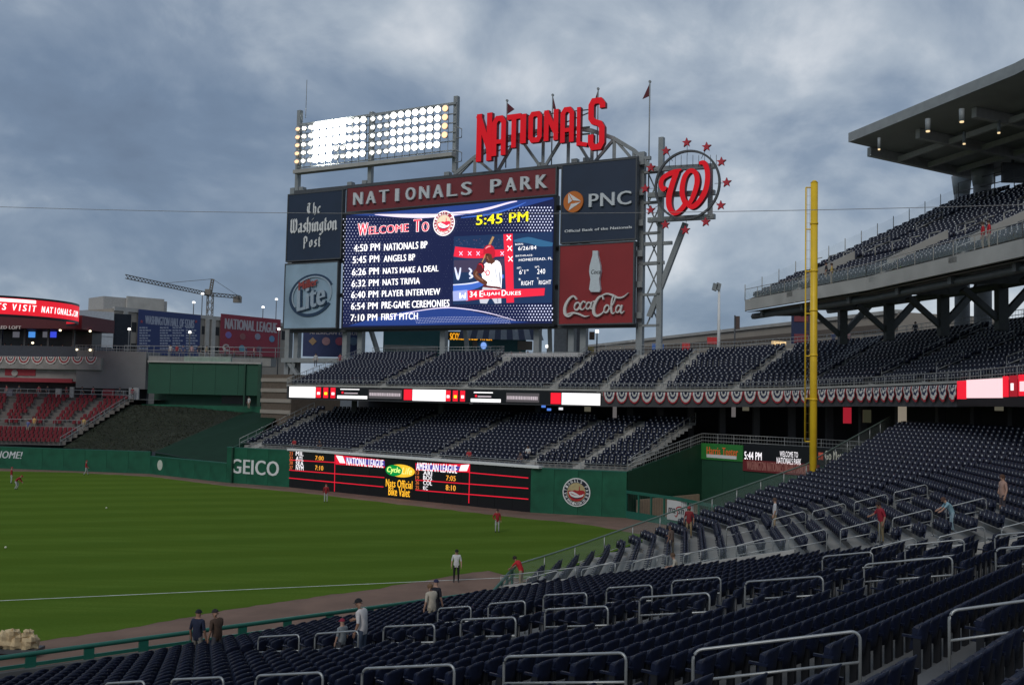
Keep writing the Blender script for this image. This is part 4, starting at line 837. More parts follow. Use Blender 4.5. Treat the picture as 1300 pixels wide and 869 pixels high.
# cola sign
t_ = panel('cola_sign', 'red sign with white bottle and Coca-Cola script', 15.6, 24.95, 19.2, 28.55, mat('cola_red', (.30, .020, .022), .5, var=.25, scale=.1))
bp_ = [(211, 468), (236, 468), (237, 492), (240, 505), (249, 545), (251, 572), (246, 596), (243, 612), (246, 640), (249, 662), (244, 674), (203, 674), (193, 662), (196, 640), (200, 612), (197, 596), (193, 572), (196, 545), (206, 505), (210, 492)]
b = MB(); b.prism(SB, [SB.px(*KC(x, y), .2) for x, y in bp_], 0, .45); bo = b.build('bottle', mat('bottle_white', (.62, .68, .70), .4, var=.08), t_)
b = MB(); text(b, 'Coca', SB, *SB.px(*KC(198, 584), .5), *SB.px(*KC(246, 560), .5), .47, 0, .02, .3); b.build('bottle_script', mat('script_grey', (.06, .07, .08), var=0), bo)
sw = mat('script_silver', (.70, .68, .64), .4, var=.05)
def script(paths, c1=.35):
    b = MB()
    for pts, wd in paths: b.ribbon(SB, [SB.px(*KC(x, y), .2) for x, y in pts], [k/3.95/11.2*(1 if k else 1) for k in wd], .0, c1, 0, smooth=4)
    return b
def oval(x, y, rx, ry, n=9, t0=60, lean=.25): return [(x+rx*math.cos(rad(t0+360*i/(n-1)))+lean*ry*math.sin(rad(t0+360*i/(n-1))), y-ry*math.sin(rad(t0+360*i/(n-1)))) for i in range(n)]
P_ = [([(128, 712), (112, 694), (88, 712), (70, 748), (70, 782), (88, 795), (112, 780)], [6, 8, 13, 15, 15, 11, 4]), (oval(130, 745, 13, 19), [5, 9, 9, 5, 5, 9, 9, 5, 5]), ([(172, 728), (162, 720), (148, 738), (146, 756), (158, 762), (172, 748)], [7, 6, 9, 9, 6, 3]),
      (oval(187, 742, 11, 17), [5, 8, 8, 5, 5, 8, 8, 5, 5]), ([(205, 722), (198, 748), (204, 758), (214, 750)], [8, 9, 6, 3]), ([(210, 722), (222, 719)], [7, 7]),
      ([(262, 712), (256, 694), (236, 704), (216, 742), (214, 778), (230, 793), (256, 780), (268, 762)], [6, 8, 12, 15, 15, 12, 7, 3]), (oval(278, 758, 12, 19), [5, 9, 9, 5, 5, 9, 9, 5, 5]), ([(292, 762), (312, 730), (322, 700), (314, 692), (304, 720), (302, 770), (310, 782), (320, 774)], [4, 6, 7, 6, 9, 9, 6, 3]),
      (oval(336, 758, 11, 18), [5, 8, 8, 5, 5, 8, 8, 5, 5]), ([(356, 738), (348, 768), (354, 780), (366, 768)], [8, 9, 6, 3]), ([(240, 700), (275, 683), (305, 688), (335, 702), (362, 698), (388, 678)], [4, 8, 10, 9, 7, 2]), ([(76, 786), (110, 778), (140, 784), (168, 796), (192, 792)], [4, 9, 9, 7, 2])]
script(P_).build('script_lettering', sw, t_)
# curly W sign with ring of stars
t_ = thing('curly_letter_sign', 'red curly W inside a dark ring with twelve red stars', 'sign', SB.p(*SB.px(870, 290), 0)); LC = crop(805, 170, 6.685); cs = .9
b = MB()
for y0, y1 in ((285, 268), (505, 495), (718, 700)): p, q = SB.px(*LC(90, y0), 0), SB.px(*LC(660, y1-15), 0); b.beam(SB.p(*p, -1.2), SB.p(*q, -1.2), .6, .55)
p, q = SB.px(*LC(620, 690), 0), SB.px(*LC(628, 250), 0); b.beam(SB.p(p[0], p[1], -1.1), SB.p(p[0], q[1], -1.1), .5, .5)
b.build('support_frame', grey_st, t_); b = MB()
for y in (240, 260): 
    for x in range(280, 690, 50): p = SB.px(*LC(x, 262), 0); b.tube([SB.p(*p, -.8), SB.p(p[0], p[1]+1.3, -.8)], .03, 4)
b.build('catwalk_posts', grey_st, t_)
p0, p1, p2, p3 = SB.px(*LC(172, 425), cs), SB.px(*LC(730, 425), cs), SB.px(*LC(452, 135), cs), SB.px(*LC(452, 728), cs)
b = MB(); b.ring(SB, (p0[0]+p1[0])/2, (p2[1]+p3[1])/2, (p1[0]-p0[0])/2, (p2[1]-p3[1])/2, .22, cs-.35, cs, 0, 56); b.build('ring', dark_st, t_)
def wrib(pts, ws): b_.ribbon(SB, [SB.px(*LC(x, y), cs) for x, y in pts], [k/6.685/11.3 for k in ws], .1, cs, 0, 1, smooth=5)
b_ = MB(); wrib([(272, 448), (248, 470), (228, 430), (240, 380), (285, 345), (345, 322), (400, 300)], [18, 40, 40, 40, 42, 46, 10]); wrib([(362, 318), (325, 420), (296, 530), (298, 615), (330, 668), (375, 660), (425, 605), (440, 560)], [46, 50, 52, 48, 40, 42, 44, 36])
wrib([(438, 600), (412, 530), (408, 450), (430, 360), (475, 312), (520, 330), (535, 400), (515, 490), (480, 570), (450, 610)], [40, 44, 46, 44, 38, 42, 46, 44, 38, 30]); wrib([(448, 590), (490, 618), (545, 580), (600, 490), (622, 390), (618, 300), (592, 245), (550, 248)], [36, 44, 46, 46, 44, 44, 40, 26])
b_.build('letter', [red_let, red_edge], t_)
for x, y in ((443, 72), (612, 108), (738, 235), (783, 410), (733, 605), (605, 745), (432, 815), (262, 768), (137, 645), (92, 463), (140, 285), (268, 143)):
    a, h = SB.px(*LC(x, y), cs); R = .56; b = MB(); b.prism(SB, [(a+R*(1 if i % 2 == 0 else .42)*math.sin(math.pi*i/5), h+R*(1 if i % 2 == 0 else .42)*math.cos(math.pi*i/5)) for i in range(10)], cs-.35, cs, 0, 1); s_ = b.build('star', [mat('star_red', (.55, .02, .035), .45, var=.05), red_edge], t_)
    b = MB(); cx, cy = (p0[0]+p1[0])/2, (p2[1]+p3[1])/2; d = V(cx-a, cy-h); d /= np.linalg.norm(d); b.beam(SB.p(a+d[0]*.3, h+d[1]*.3, cs-.3), SB.p(a+d[0]*1.4, h+d[1]*1.4, cs-.3), .05, .05); b.build('bracket', dark_st, s_)

# video screen
t_ = thing('video_screen', 'huge video screen showing the pre-game schedule and a batter', 'screen', SB.p(-1, 19.3)); S6 = crop(420, 250, 4.483)
a0, a1, b0, b1 = -16.55, 14.65, 19.3, 34.5
b = MB(); b.fbox(SB, a0-.3, a1+.3, b0-.35, b1+.35, -1.0, -.03); b.build('casing', black, t_)
b = MB(); b.fbox(SB, a0, a1, b0, b1, -.03, 0); b.build('display', led('scr_dark', (.009, .013, .052), .9), t_)
def sp(x, y, c=.05): return SB.px(*S6(x, y), c)
def spoly(name, pts, m, c): b = MB(); b.prism(SB, [sp(x, y, c) for x, y in pts], c-.02, c); return b.build(name, m, t_)
def srib(name, pts, ws, m, c): b = MB(); b.ribbon(SB, [sp(x, y, c) for x, y in pts], [k/4.483/10.6 for k in ws], c-.02, c); return b.build(name, m, t_)
def stxt(s, x0, y0, x1, y1, m, c=.2, bold=.03, shadow=None):
    b = MB(); text(b, s, SB, *sp(x0, y1, c), *sp(x1, y0, c), c, 0, bold); b.build('lettering', m, t_)
    if shadow: b = MB(); text(b, s, SB, *sp(x0-2, y1+2, c), *sp(x1+2, y0-2, c), c-.02, 0, bold+.03); b.build('letter_outline', shadow, t_)
blu = led('scr_blue', (.018, .045, .20), .9); blu2 = led('scr_blue_bright', (.05, .13, .5), .9); pink = led('scr_lilac', (.80, .70, .90), .9); lw = led('scr_white', (1, .97, .96), 1.15); lred = led('scr_red', (.72, .02, .05), .95); lye = led('scr_yellow', (1, .88, .02), 1.1); lbk = led('scr_black', (.01, .01, .012), .3); lst = led('scr_star', (.75, .78, 1.0), .85)
b = MB()
for j in range(42):
    for i in range(70):
        x = 72+i*17.6+(8.8 if j % 2 else 0); y = 60+j*16.4
        if x > 1262: continue
        yt, yb = 118-118*(x-65)/1210*.97+6, 735-22*(x-65)/1190-6
        if not yt < y < yb or (700 < x and 195 < y < 612): continue
        f = min(1, abs(x-600)/520); r = (.35+3.7*f**2.0)
        if x > 1120: r = 5.4
        if y > 615 and x < 700: r *= .5
        a, h = sp(x, y, .03); r = r/4.483/10.6; b.add([SB.p(a-r, h, .03), SB.p(a, h-r, .03), SB.p(a+r, h, .03), SB.p(a, h+r, .03)], [(0, 1, 2, 3)])
b.build('star_dots', lst, t_)
spoly('top_arc', [(110, 104), (400, 78), (700, 50), (1000, 24), (1265, 2), (1262, 12), (1120, 50), (900, 92), (700, 112), (560, 118), (400, 116), (240, 108)], blu, .06)
srib('light_arc', [(250, 100), (380, 106), (520, 108), (680, 98), (860, 74), (1010, 34), (1060, 24)], [3, 20, 26, 22, 16, 10, 4], pink, .08); srib('blue_arc', [(740, 118), (900, 98), (1040, 60), (1110, 30)], [4, 12, 10, 3], blu2, .08)
spoly('bottom_arc', [(100, 732), (240, 690), (420, 650), (600, 632), (690, 628), (760, 640), (900, 672), (1040, 705), (1130, 712), (900, 722), (500, 728)], blu, .06)
srib('light_arc', [(300, 690), (480, 650), (640, 630), (760, 636), (900, 660), (1050, 702)], [2, 5, 6, 6, 5, 2], pink, .08); b = MB()
for j in range(4):
    for i in range(60): x = 480+i*9+j*3; y = 690+j*9-8*math.sin((x-480)/540*3.14); a, h = sp(x, y, .09); r = .045; b.add([SB.p(a-r, h, .09), SB.p(a, h-r, .09), SB.p(a+r, h, .09), SB.p(a, h+r, .09)], [(0, 1, 2, 3)])
b.build('arc_dots', lst, t_)
for s, x0, y0, x1, y1 in (('4:50 PM', 130, 262, 280, 312), ('5:45 PM', 124, 330, 276, 378), ('6:26 PM', 120, 400, 274, 447), ('6:32 PM', 118, 467, 272, 512), ('6:40 PM', 116, 532, 270, 576), ('6:54 PM', 114, 598, 267, 641), ('7:10 PM', 112, 664, 265, 706), ('NATIONALS BP', 302, 250, 550, 306), ('ANGELS BP', 300, 323, 480, 370), ('NATS MAKE A DEAL', 296, 388, 613, 438), ('NATS TRIVIA', 294, 458, 508, 503), ('PLAYER INTERVIEW', 290, 519, 623, 567), ('PRE-GAME CEREMONIES', 288, 583, 676, 635), ('FIRST PITCH', 286, 658, 496, 700)): stxt(s, x0, y0, x1, y1, lw, .2, .02)
stxt('W', 152, 148, 212, 220, led('scr_tx_red', (.85, .05, .09), 1), .24, .02, lw); stxt('ELCOME', 216, 152, 442, 212, led('scr_tx_red', (.85, .05, .09), 1), .24, .02, lw); stxt('T', 470, 126, 516, 198, led('scr_tx_red', (.85, .05, .09), 1), .24, .02, lw); stxt('O', 518, 142, 558, 196, led('scr_tx_red', (.85, .05, .09), 1), .24, .02, lw)
stxt('5:45 PM', 826, 82, 1124, 160, lye, .24, .025, lbk)
ea, eb = sp(644, 150, .2); emblem(SB, ea, eb, 1.62, .2, t_, True)
spoly('photo_panel', [(700, 225), (1262, 198), (1258, 602), (695, 612)], led('scr_navy', (.012, .030, .085), .9), .1)
srib('sky_streak', [(1042, 250), (1120, 245), (1190, 262), (1262, 270)], [10, 36, 40, 20], led('scr_steel', (.03, .11, .22), .9), .12)
spoly('field_band', [(700, 360), (985, 350), (985, 420), (700, 430)], led('scr_dusk', (.05, .04, .08), .9), .11)
srib('red_ribbon', [(703, 310), (770, 318), (850, 322), (920, 320), (985, 318)], [60, 62, 56, 44, 40], lred, .14)
srib('blue_ribbon', [(696, 520), (760, 515), (830, 500), (900, 470), (985, 450)], [44, 46, 40, 30, 20], blu2, .13); srib('light_ribbon', [(696, 500), (790, 492), (870, 474)], [6, 8, 5], lst, .15)
spoly('red_upright', [(982, 212), (1034, 208), (1042, 600), (1000, 602)], lred, .15)
for x, y in ((1013, 232), (1018, 292), (1022, 352)): srib('stitch', [(x-12, y-14), (x+12, y+14)], [5, 5], lw, .17); srib('stitch', [(x+12, y-14), (x-12, y+14)], [5, 5], lw, .172)
for x in (740, 790, 838, 975): srib('stitch', [(x-9, 310), (x+9, 332)], [4, 4], lst, .16); srib('stitch', [(x+9, 310), (x-9, 332)], [4, 4], lst, .162)
skn = led('scr_brown', (.10, .035, .022), .9)
srib('glove_mark', [(706, 400), (716, 440), (724, 468), (734, 430), (738, 402)], [8, 14, 12, 12, 8], lst, .15); srib('glove_mark', [(785, 405), (800, 420), (790, 436), (806, 452), (788, 462)], [8, 12, 12, 12, 8], lst, .15)
gry = led('scr_fold', (.55, .56, .62), .9); gry2 = led('scr_shade', (.30, .31, .38), .9); skl = led('scr_brown_light', (.24, .10, .06), .9)
spoly('jersey', [(868, 398), (885, 380), (912, 366), (945, 360), (960, 370), (970, 392), (974, 450), (970, 520), (930, 526), (895, 508), (866, 474), (856, 430)], lw, .17)
spoly('trousers', [(846, 584), (856, 540), (868, 505), (900, 510), (968, 520), (970, 604), (934, 606), (918, 580), (905, 572), (888, 606), (850, 604)], gry, .168)
spoly('belt', [(866, 500), (968, 512), (968, 524), (864, 512)], led('scr_glove', (.10, .015, .02), .9), .178)
for pts, ws in (([(945, 372), (938, 420), (946, 470), (940, 515)], [4, 9, 7, 4]), ([(900, 470), (922, 480), (950, 478)], [3, 8, 3]), ([(965, 400), (960, 450), (964, 500)], [5, 12, 5]), ([(880, 402), (886, 440), (880, 468)], [3, 7, 3])): srib('jersey_fold', pts, ws, gry, .176)
for pts, ws in (([(960, 430), (966, 470), (962, 515)], [3, 7, 4]), ([(916, 535), (912, 575)], [6, 4]), ([(945, 530), (950, 600)], [5, 8])): srib('shadow_fold', pts, ws, gry2, .18)
srib('sleeve', [(912, 372), (890, 392), (872, 408)], [34, 42, 40], lw, .185); srib('sleeve_trim', [(858, 392), (866, 410), (878, 428)], [5, 5, 5], lred, .19)
srib('arm', [(872, 410), (845, 414), (822, 436), (840, 462), (872, 484), (888, 494)], [30, 34, 34, 32, 28, 22], skn, .19); srib('arm_light', [(838, 420), (824, 440), (842, 460), (868, 478)], [6, 9, 9, 6], skl, .195)
srib('arm', [(862, 420), (850, 402), (852, 384)], [22, 26, 24], skn, .188); spoly('glove', [(834, 384), (846, 370), (864, 372), (876, 392), (872, 424), (858, 436), (838, 432), (826, 412)], led('scr_glove', (.10, .015, .02), .9), .2); srib('glove_light', [(842, 382), (858, 384), (866, 404)], [4, 6, 4], lred, .205)
a, h = sp(902, 340, .2); b = MB(); b.disc(SB, a, h, .58, .86, .18, .2, 0, 18); b.build('face', skn, t_); srib('neck', [(910, 352), (924, 376)], [30, 34], skn, .188)
srib('cheek', [(890, 336), (894, 352), (902, 362)], [5, 8, 4], skl, .205); srib('brow', [(882, 330), (898, 330)], [3, 4], lbk, .207); srib('mouth', [(884, 358), (896, 358)], [3, 3], lbk, .207); srib('ear', [(918, 332), (922, 344)], [6, 6], skl, .207)
spoly('helmet', [(868, 322), (868, 296), (884, 276), (908, 270), (928, 286), (936, 318), (930, 346), (918, 348), (914, 326), (894, 320), (856, 330), (850, 325)], led('scr_helmet', (.46, .012, .03), .95), .22); srib('helmet_gloss', [(880, 294), (894, 283), (910, 281)], [4, 8, 4], led('scr_rose', (.9, .35, .35), .9), .225)
srib('number', [(880, 430), (892, 416), (904, 430), (892, 446), (880, 430)], [6, 6, 6, 6, 6], lred, .2)
srib('bat', [(846, 400), (880, 330), (905, 268), (925, 226)], [5, 8, 14, 14], led('scr_wood', (.42, .24, .10), .9), .165)
for k in range(46): x = random.uniform(706, 980); y = random.uniform(238, 292); srib('crowd_dot', [(x-3, y), (x+3, y+1)], [random.uniform(3, 7)]*2, (led('scr_c1', (.05, .07, .16), .9), led('scr_c2', (.09, .06, .10), .9), led('scr_c3', (.03, .05, .12), .9))[k % 3], .115)
srib('bat_edge', [(770, 590), (1000, 560), (1210, 545)], [3, 3, 3], lred, .2)
spoly('name_bar', [(775, 532), (1218, 518), (1214, 560), (1040, 572), (780, 584)], lred, .21); spoly('team_tab', [(694, 536), (776, 528), (780, 588), (696, 592)], led('scr_tab', (.35, .40, .70), .9), .22); srib('tab_mark', [(735, 545), (735, 575), (750, 560), (762, 575), (766, 545)], [8, 8, 8, 8, 8], lw, .24)
stxt('34', 790, 536, 832, 570, lw, .25, .015); stxt('E', 846, 533, 868, 568, lw, .25, .015); stxt('LIJAH', 870, 540, 960, 565, lw, .25, .015); stxt('D', 972, 528, 998, 562, lw, .25, .015); stxt('UKES', 1000, 535, 1082, 559, lw, .25, .015)
for s, x0, y0, x1, y1 in (('BORN:', 1050, 262, 1096, 275), ('6/26/84', 1066, 276, 1170, 304), ('BIRTHPLACE:', 1052, 326, 1150, 340), ('HOMESTEAD, FL', 1070, 342, 1260, 368), ('HT:', 1060, 397, 1084, 410), ('WT:', 1160, 392, 1188, 404), ('6\'1"', 1072, 412, 1124, 440), ('240', 1174, 408, 1220, 438), ('B:', 1070, 462, 1082, 474), ('T:', 1172, 458, 1184, 470), ('RIGHT', 1084, 476, 1154, 503), ('RIGHT', 1184, 472, 1254, 498)): stxt(s, x0, y0, x1, y1, lw, .18, .0)

# floodlight bank
t_ = thing('floodlight_bank', 'long rack of lit white floodlights on steel posts above the signs', 'floodlights', SB.p(-12.5, 38.5, -2))
for x, yt, yb in ((378, 140, 250), (470, 142, 250), (577, 122, 218)):
    a, _ = SB.px(x, 180, -1.6); _, hb = SB.px(x, yb, -1.6); _, ht_ = SB.px(x, yt, -1.6); b = MB(); b.fbox(SB, a-.3, a+.3, max(hb, 37.6), ht_, -2.2, -1.6); b.build('post', grey_st, t_)
fc = [SB.px(*q, -1.3) for q in ((378, 158), (577, 127), (376, 214), (577, 193))]
b = MB(); b.beam(SB.p(fc[2][0], 41.5, -1.2), SB.p(fc[3][0], 41.5, -1.2), 1.2, .5); b.build('catwalk_beam', conc2, t_)
b = MB()
for h in np.linspace(42.2, 48.2, 6): b.beam(SB.p(fc[2][0], h, -1.5), SB.p(fc[3][0], h, -1.5), .12, .14)
for a in np.linspace(fc[2][0], fc[3][0], 23): b.beam(SB.p(a, 41.7, -1.55), SB.p(a, 48.3, -1.55), .08, .08)
b.fbox(SB, fc[2][0], fc[3][0], 48.2, 48.5, -1.7, -1.35); b.build('rack', grey_st, t_)
bmn = led('flood_white', (1, .98, .93), 9.0); bhot = led('flood_hot', (1, .99, .95), 40.0); bwm = led('flood_warm', (1, .62, .36), 1.2); ref = mat('flood_reflector', (.55, .55, .52), .25, metal=.6, var=0)
FC = crop(370, 120, 5.909); mid = SB.px(470, 180, -1.3)[0]
for half, (xa, xb) in enumerate(((fc[2][0]+.5, mid-.8), (mid+.7, fc[3][0]-1.2))):
    for i in range(11):
        for j in range(5):
            a = lerp(xa, xb, i/10); h = 42.95+j*1.16
            if half == 1 and i == 10 and j == 0: continue
            hot = half == 0 and (3 <= i <= 7) and not (i > 5 and j < 2); warm = (half == 0 and i == 0) or (half == 1 and i == 10)
            full = hot or (half == 1 and i >= 3) or (half == 0 and i >= 8)
            b = MB(); b.tube([SB.p(a, h, -1.35), SB.p(a, h, -1.0), SB.p(a, h, -.7)], [.14, .42, .46], 10); f = b.build('floodlight', ref, t_)
            r = (.55 if hot else .40) if full else (.34 if warm else .27); b = MB(); b.disc(SB, a+(0 if full else .08), h-(0 if full else .06), r, r*(1 if full else .7), -.69, -.6, 0, 12); b.build('lens', bhot if hot else (bwm if warm else bmn), f)
b = MB()
for y in (160, 190): p = SB.px(578, y, -1.6); b.tube([SB.p(*p, -1.6), SB.p(p[0]+1.0, p[1]-.5, -1.6), SB.p(p[0]+1.0, p[1]-1.6, -1.6), SB.p(p[0], p[1]-1.7, -1.6)], .07, 5)
p = SB.px(388, 150, -1.6); b.tube([SB.p(p[0], p[1], -1.6), SB.p(p[0], p[1]+5.5, -1.6)], .05, 5); b.build('brackets', grey_st, t_)
# ================================================================== ribbon boards and bunting
def fpx(fr, x0, y0, x1, y1, c=0): a, h = fr.px(x0, y1, c); a2, h2 = fr.px(x1, y0, c); return a, a2, h, h2
fm = Fr(MZ_F[0], MZ_F[1]); CR = .12
def rib(fr, x0, x1, y0, y1, m, t, name='segment', c=CR):
    a, h = fr.px(x0, y1, c); a2, h2 = fr.px(x1, y0, c); b = MB(); b.fbox(fr, a, a2, h, h2, c-.04, c); return b.build(name, m, t)
t_ = thing('ribbon_board', 'long LED ribbon board along the mezzanine front with white and red panels', 'led board', (*MZ_F[0], 9.9))
a0, _ = fm.px(366, 500, .05); a1, _ = fm.px(763, 505, .05); b = MB(); b.fbox(fm, a0, a1, 9.78, 11.02, 0, .08); b.build('casing', black, t_)
rw = led('ribbon_white', (1, .97, .96), 1.0); rr = led('ribbon_red', (.80, .012, .03), .9); rd = led('ribbon_dull', (.09, .08, .085), .6); rt = led('ribbon_text', (.5, .42, .45), .7)
T_ = lambda x: 490.5+(x-366)*.0235; B_ = lambda x: 503.5+(x-366)*.026
def seg(x0, x1, m, i0=0, i1=0, c=CR): m_ = (x0+x1)/2; return rib(fm, x0, x1, T_(m_)+i0, B_(m_)-i1, m, t_, c=c)
for o_ in (0, 157.5):
    if o_ == 0: seg(367, 400.5, rw)
    else: seg(523.5, 566, rw)
    for k in (0, 9.2, 18.4): x = 401+o_+k+(7 if o_ else 0); seg(x, x+6.4, rr); seg(x+1.5, x+5, rw if k != 9.2 else lye, 6, 4, CR+.03)
    x = 428+o_+(12 if o_ else 0); seg(x, x+38, rw, 10, .3); seg(x+4, x+28, rw, 1.2, 11.3, CR+.01); seg(x+4, x+28, black, 2.6, 4.4, CR+.02); seg(x+5.5, x+8, rr, 4.6, 6, CR+.04); seg(x+9, x+26, rt, 6, 6.2, CR+.04)
    x = 468+o_+(17 if o_ else 0); seg(x, x+42, rd, 1.5, 1.5)
    b = MB(); xx = x+1
    while xx < x+40: wl_ = random.uniform(.8, 2.2); aa, aa2, hh, hh2 = fpx(fm, xx, T_(xx)+5.2, xx+wl_, B_(xx)-4.2, CR+.02); b.fbox(fm, aa, aa2, hh, hh2, CR, CR+.03); xx += wl_+.5
    b.build('print_line', rt, t_)
seg(512.5, 523, rr); seg(699, 712, rr); seg(713, 762, rw)
# right hand ribbon board
fr5 = Fr(MZ_F[5], MZ_F[6]); t_ = thing('ribbon_board', 'short LED ribbon board at the right edge with red and pink panels', 'led board', (*MZ_F[5], 10.4))
b = MB(); a0, _ = fr5.px(1214, 495, .1); b.fbox(fr5, a0, fr5.len, 10.36, 11.75, 0, .08); b.build('casing', black, t_)
rp = led('ribbon_pink', (.95, .62, .64), .95)
def seg5(x0, x1, m, c=CR, i0=0, i1=0): y = lambda x, a, b_: a+(x-1215)*(b_-a)/85; m_ = (x0+x1)/2; return rib(fr5, x0, x1, y(m_, 483.5, 474.5)+i0, y(m_, 506.5, 502.5)-i1, m, t_, c=c)
seg5(1215, 1226, rr); seg5(1227, 1272, rp); seg5(1273, 1279.5, rr); seg5(1281.5, 1291, led('ribbon_wine', (.35, .01, .02), .8)); seg5(1283, 1286, rw, CR+.03, 10, 8); seg5(1293, 1312, rr); seg5(1294.5, 1306, rp, CR+.03, 9, 6)
# bunting swags
bw = [mat('bunting_white', (.62, .61, .57), .8, var=.06), mat('bunting_red', (.36, .025, .035), .8, var=.06), mat('bunting_blue', (.03, .04, .09), .8, var=.06)]
def swag(fr, a, h, w_, hh, lab, grp, red_out=True):
    t = thing('bunting', lab, 'bunting', fr.p(a, h-hh, .15), grp); bands = [(1., .86, 1), (.86, .60, 0), (.60, .40, 2), (.40, .22, 0), (.22, .0, 2)]
    if not red_out: bands = [(1., .82, 0), (.82, .62, 1), (.62, .44, 0), (.44, .3, 2), (.3, 0, 0)]
    for r1, r0, mi_ in bands:
        b = MB(); n = 10
        for i in range(n):
            x, y = math.pi*(1+i/n), math.pi*(1+(i+1)/n); z = .06*(i % 2); z2 = .06*((i+1) % 2)
            b.add([fr.p(a+w_/2*r0*math.cos(x), h+hh*r0*math.sin(x), .12+z), fr.p(a+w_/2*r1*math.cos(x), h+hh*r1*math.sin(x), .12+z), fr.p(a+w_/2*r1*math.cos(y), h+hh*r1*math.sin(y), .12+z2), fr.p(a+w_/2*r0*math.cos(y), h+hh*r0*math.sin(y), .12+z2)], [(0, 1, 2, 3)])
        b.build(('red_band', 'white_band', 'blue_band')[(1, 0, 2)[mi_]], bw[mi_], t)
n_ = 0; kk = []
for k in range(1, 5):
    fr = Fr(MZ_F[k], MZ_F[k+1]); s0 = .4 if k == 1 else 0; m_ = round((fr.len-s0)/1.32); kk += [(fr, s0+(i+.5)*(fr.len-s0)/m_, lerp(MZ_zf[k], MZ_zf[k+1], (s0+(i+.5)*(fr.len-s0)/m_)/fr.len), (fr.len-s0)/m_) for i in range(m_)]
for n_, (fr, a, h, w_) in enumerate(kk): swag(fr, a, h+.02, w_*.98, 1.12, 'red white and blue bunting swag on mezzanine, %s from its left end' % ordn(n_), 'bunting along the mezzanine')
# lit signs in the dark concourse
for x0, y0, x1, y1, Z_, m, lab in ((1071, 517, 1081, 537, 84, led('lit_red', (.5, .02, .04), .6), 'lit red vertical banner in the dark concourse right of the yellow pole'), (778, 516, 783, 530, 101, led('lit_poster', (.22, .2, .2), .5), 'small pale lit poster in the concourse left part'), (929, 516, 934, 529, 97, led('lit_poster', (.22, .2, .2), .5), 'tiny pale lit poster in the concourse above the green sign'), (1141, 515, 1151, 536, 76, led('lit_poster2', (.42, .36, .28), .5), 'lit poster of a throwing figure in the dark concourse'), (943, 515, 951, 521, 96, led('lit_sign', (.16, .15, .11), .5), 'dim square sign under the mezzanine left of the pole'), (1264, 512, 1274, 521, 64, led('lit_sign', (.16, .15, .11), .5), 'dim square sign under the ribbon board'), (1096, 520, 1106, 536, 82, led('lit_sign2', (.05, .05, .03), .5), 'dim lit doorway in the concourse'), (742, 516, 750, 522, 104, led('lit_sign', (.16, .15, .11), .5), 'dim square sign under the mezzanine by the white LED panel')):
    p, q = aty(x0, y1, Z_), aty(x1, y0, Z_); b = MB(); b.abox(p[0], q[0], Z_, Z_+.15, p[2], q[2]); b.build('lit_sign', m, label=lab, cat='sign')
for n_, (x, y, Z_) in enumerate(((690, 517, 106), (697, 521, 106), (598, 512, 113), (712, 520, 105))):
    p = aty(x, y, Z_); b = MB(); b.tube([p, p+V(0, 0, .25)], .22, 8); b.build('concourse_lamp', led('blue_lamp', (.1, .25, .8), .9) if n_ < 2 else led('cool_lamp', (.9, .9, .95), .9), label='small glowing lamp under the mezzanine LED board, %s' % ('blue, upper', 'blue, lower', 'white, at the middle', 'white, right of the blue ones')[n_], cat='lamp')

# ================================================================== foul pole, cable
t_ = thing('foul_pole', 'tall bright yellow foul pole with ladder-like screen', 'foul pole', (20.0, 65.4, 4.6))
pt = aty(1034.5, 232, 65.4); px_ = aty(1031.5, 604, 65.4)[0]; pxm = (pt[0]+px_)/2
b = MB(); b.tube([(pxm, 65.4, 0), (pxm, 65.4, pt[2])], .235, 16); b.build('pole', yellow, t_); b = MB(); b.tube([(pxm, 65.4, pt[2]), (pxm, 65.4, pt[2]+.15)], [.25, .1], 16); b.build('cap', yellow, t_)
ex = pxm-.55; _z0 = aty(1022, 560, 65.4)[2]; _z1 = aty(1027, 238, 65.4)[2]
b = MB(); b.tube([(ex, 65.4, _z0), (ex, 65.4, _z1)], .05, 6)
for z in np.linspace(_z0, _z1, 7): b.tube([(ex, 65.4, z), (pxm, 65.4, z)], .045, 6)
b.build('screen_frame', yellow, t_); b = MB()
for z in np.arange(_z0, _z1, .6): b.tube([(ex, 65.4, z), (pxm-.2, 65.4, z)], .007, 4)
for x in np.linspace(ex+.1, pxm-.3, 2): b.tube([(x, 65.4, _z0), (x, 65.4, _z1)], .006, 4)
b.build('screen_wires', mat('screen_wire', (.42, .30, .06), .5), t_)
for y in (285, 345, 395, 452, 508): z = aty(1033, y, 65.4)[2]; b = MB(); b.tube([(pxm, 65.4, z), (pxm, 65.4, z+.12)], .265, 16); b.build('joint_band', yellow, t_)
p, q = aty(-60, 260.5, 58), aty(1360, 258, 46); b = MB(); b.tube([lerp(p, q, s)-V(0, 0, .5*4*s*(1-s)) for s in np.linspace(0, 1, 25)], .016, 5); b.build('overhead_cable', mat('cable_grey', (.30, .29, .28), .6), label='thin cable stretched across the sky in front of the scoreboard', cat='cable')

# ================================================================== behind the scoreboard and mezzanine
def facade(name, label, cat, p, q, top, m, depth=14, base=0):
    t = thing(name, label, cat, (*p, base)); fr = Fr(p, q); b = MB(); b.fbox(fr, 0, fr.len, base, top, -depth, 0); b.build('wall', m, t); return fr, t
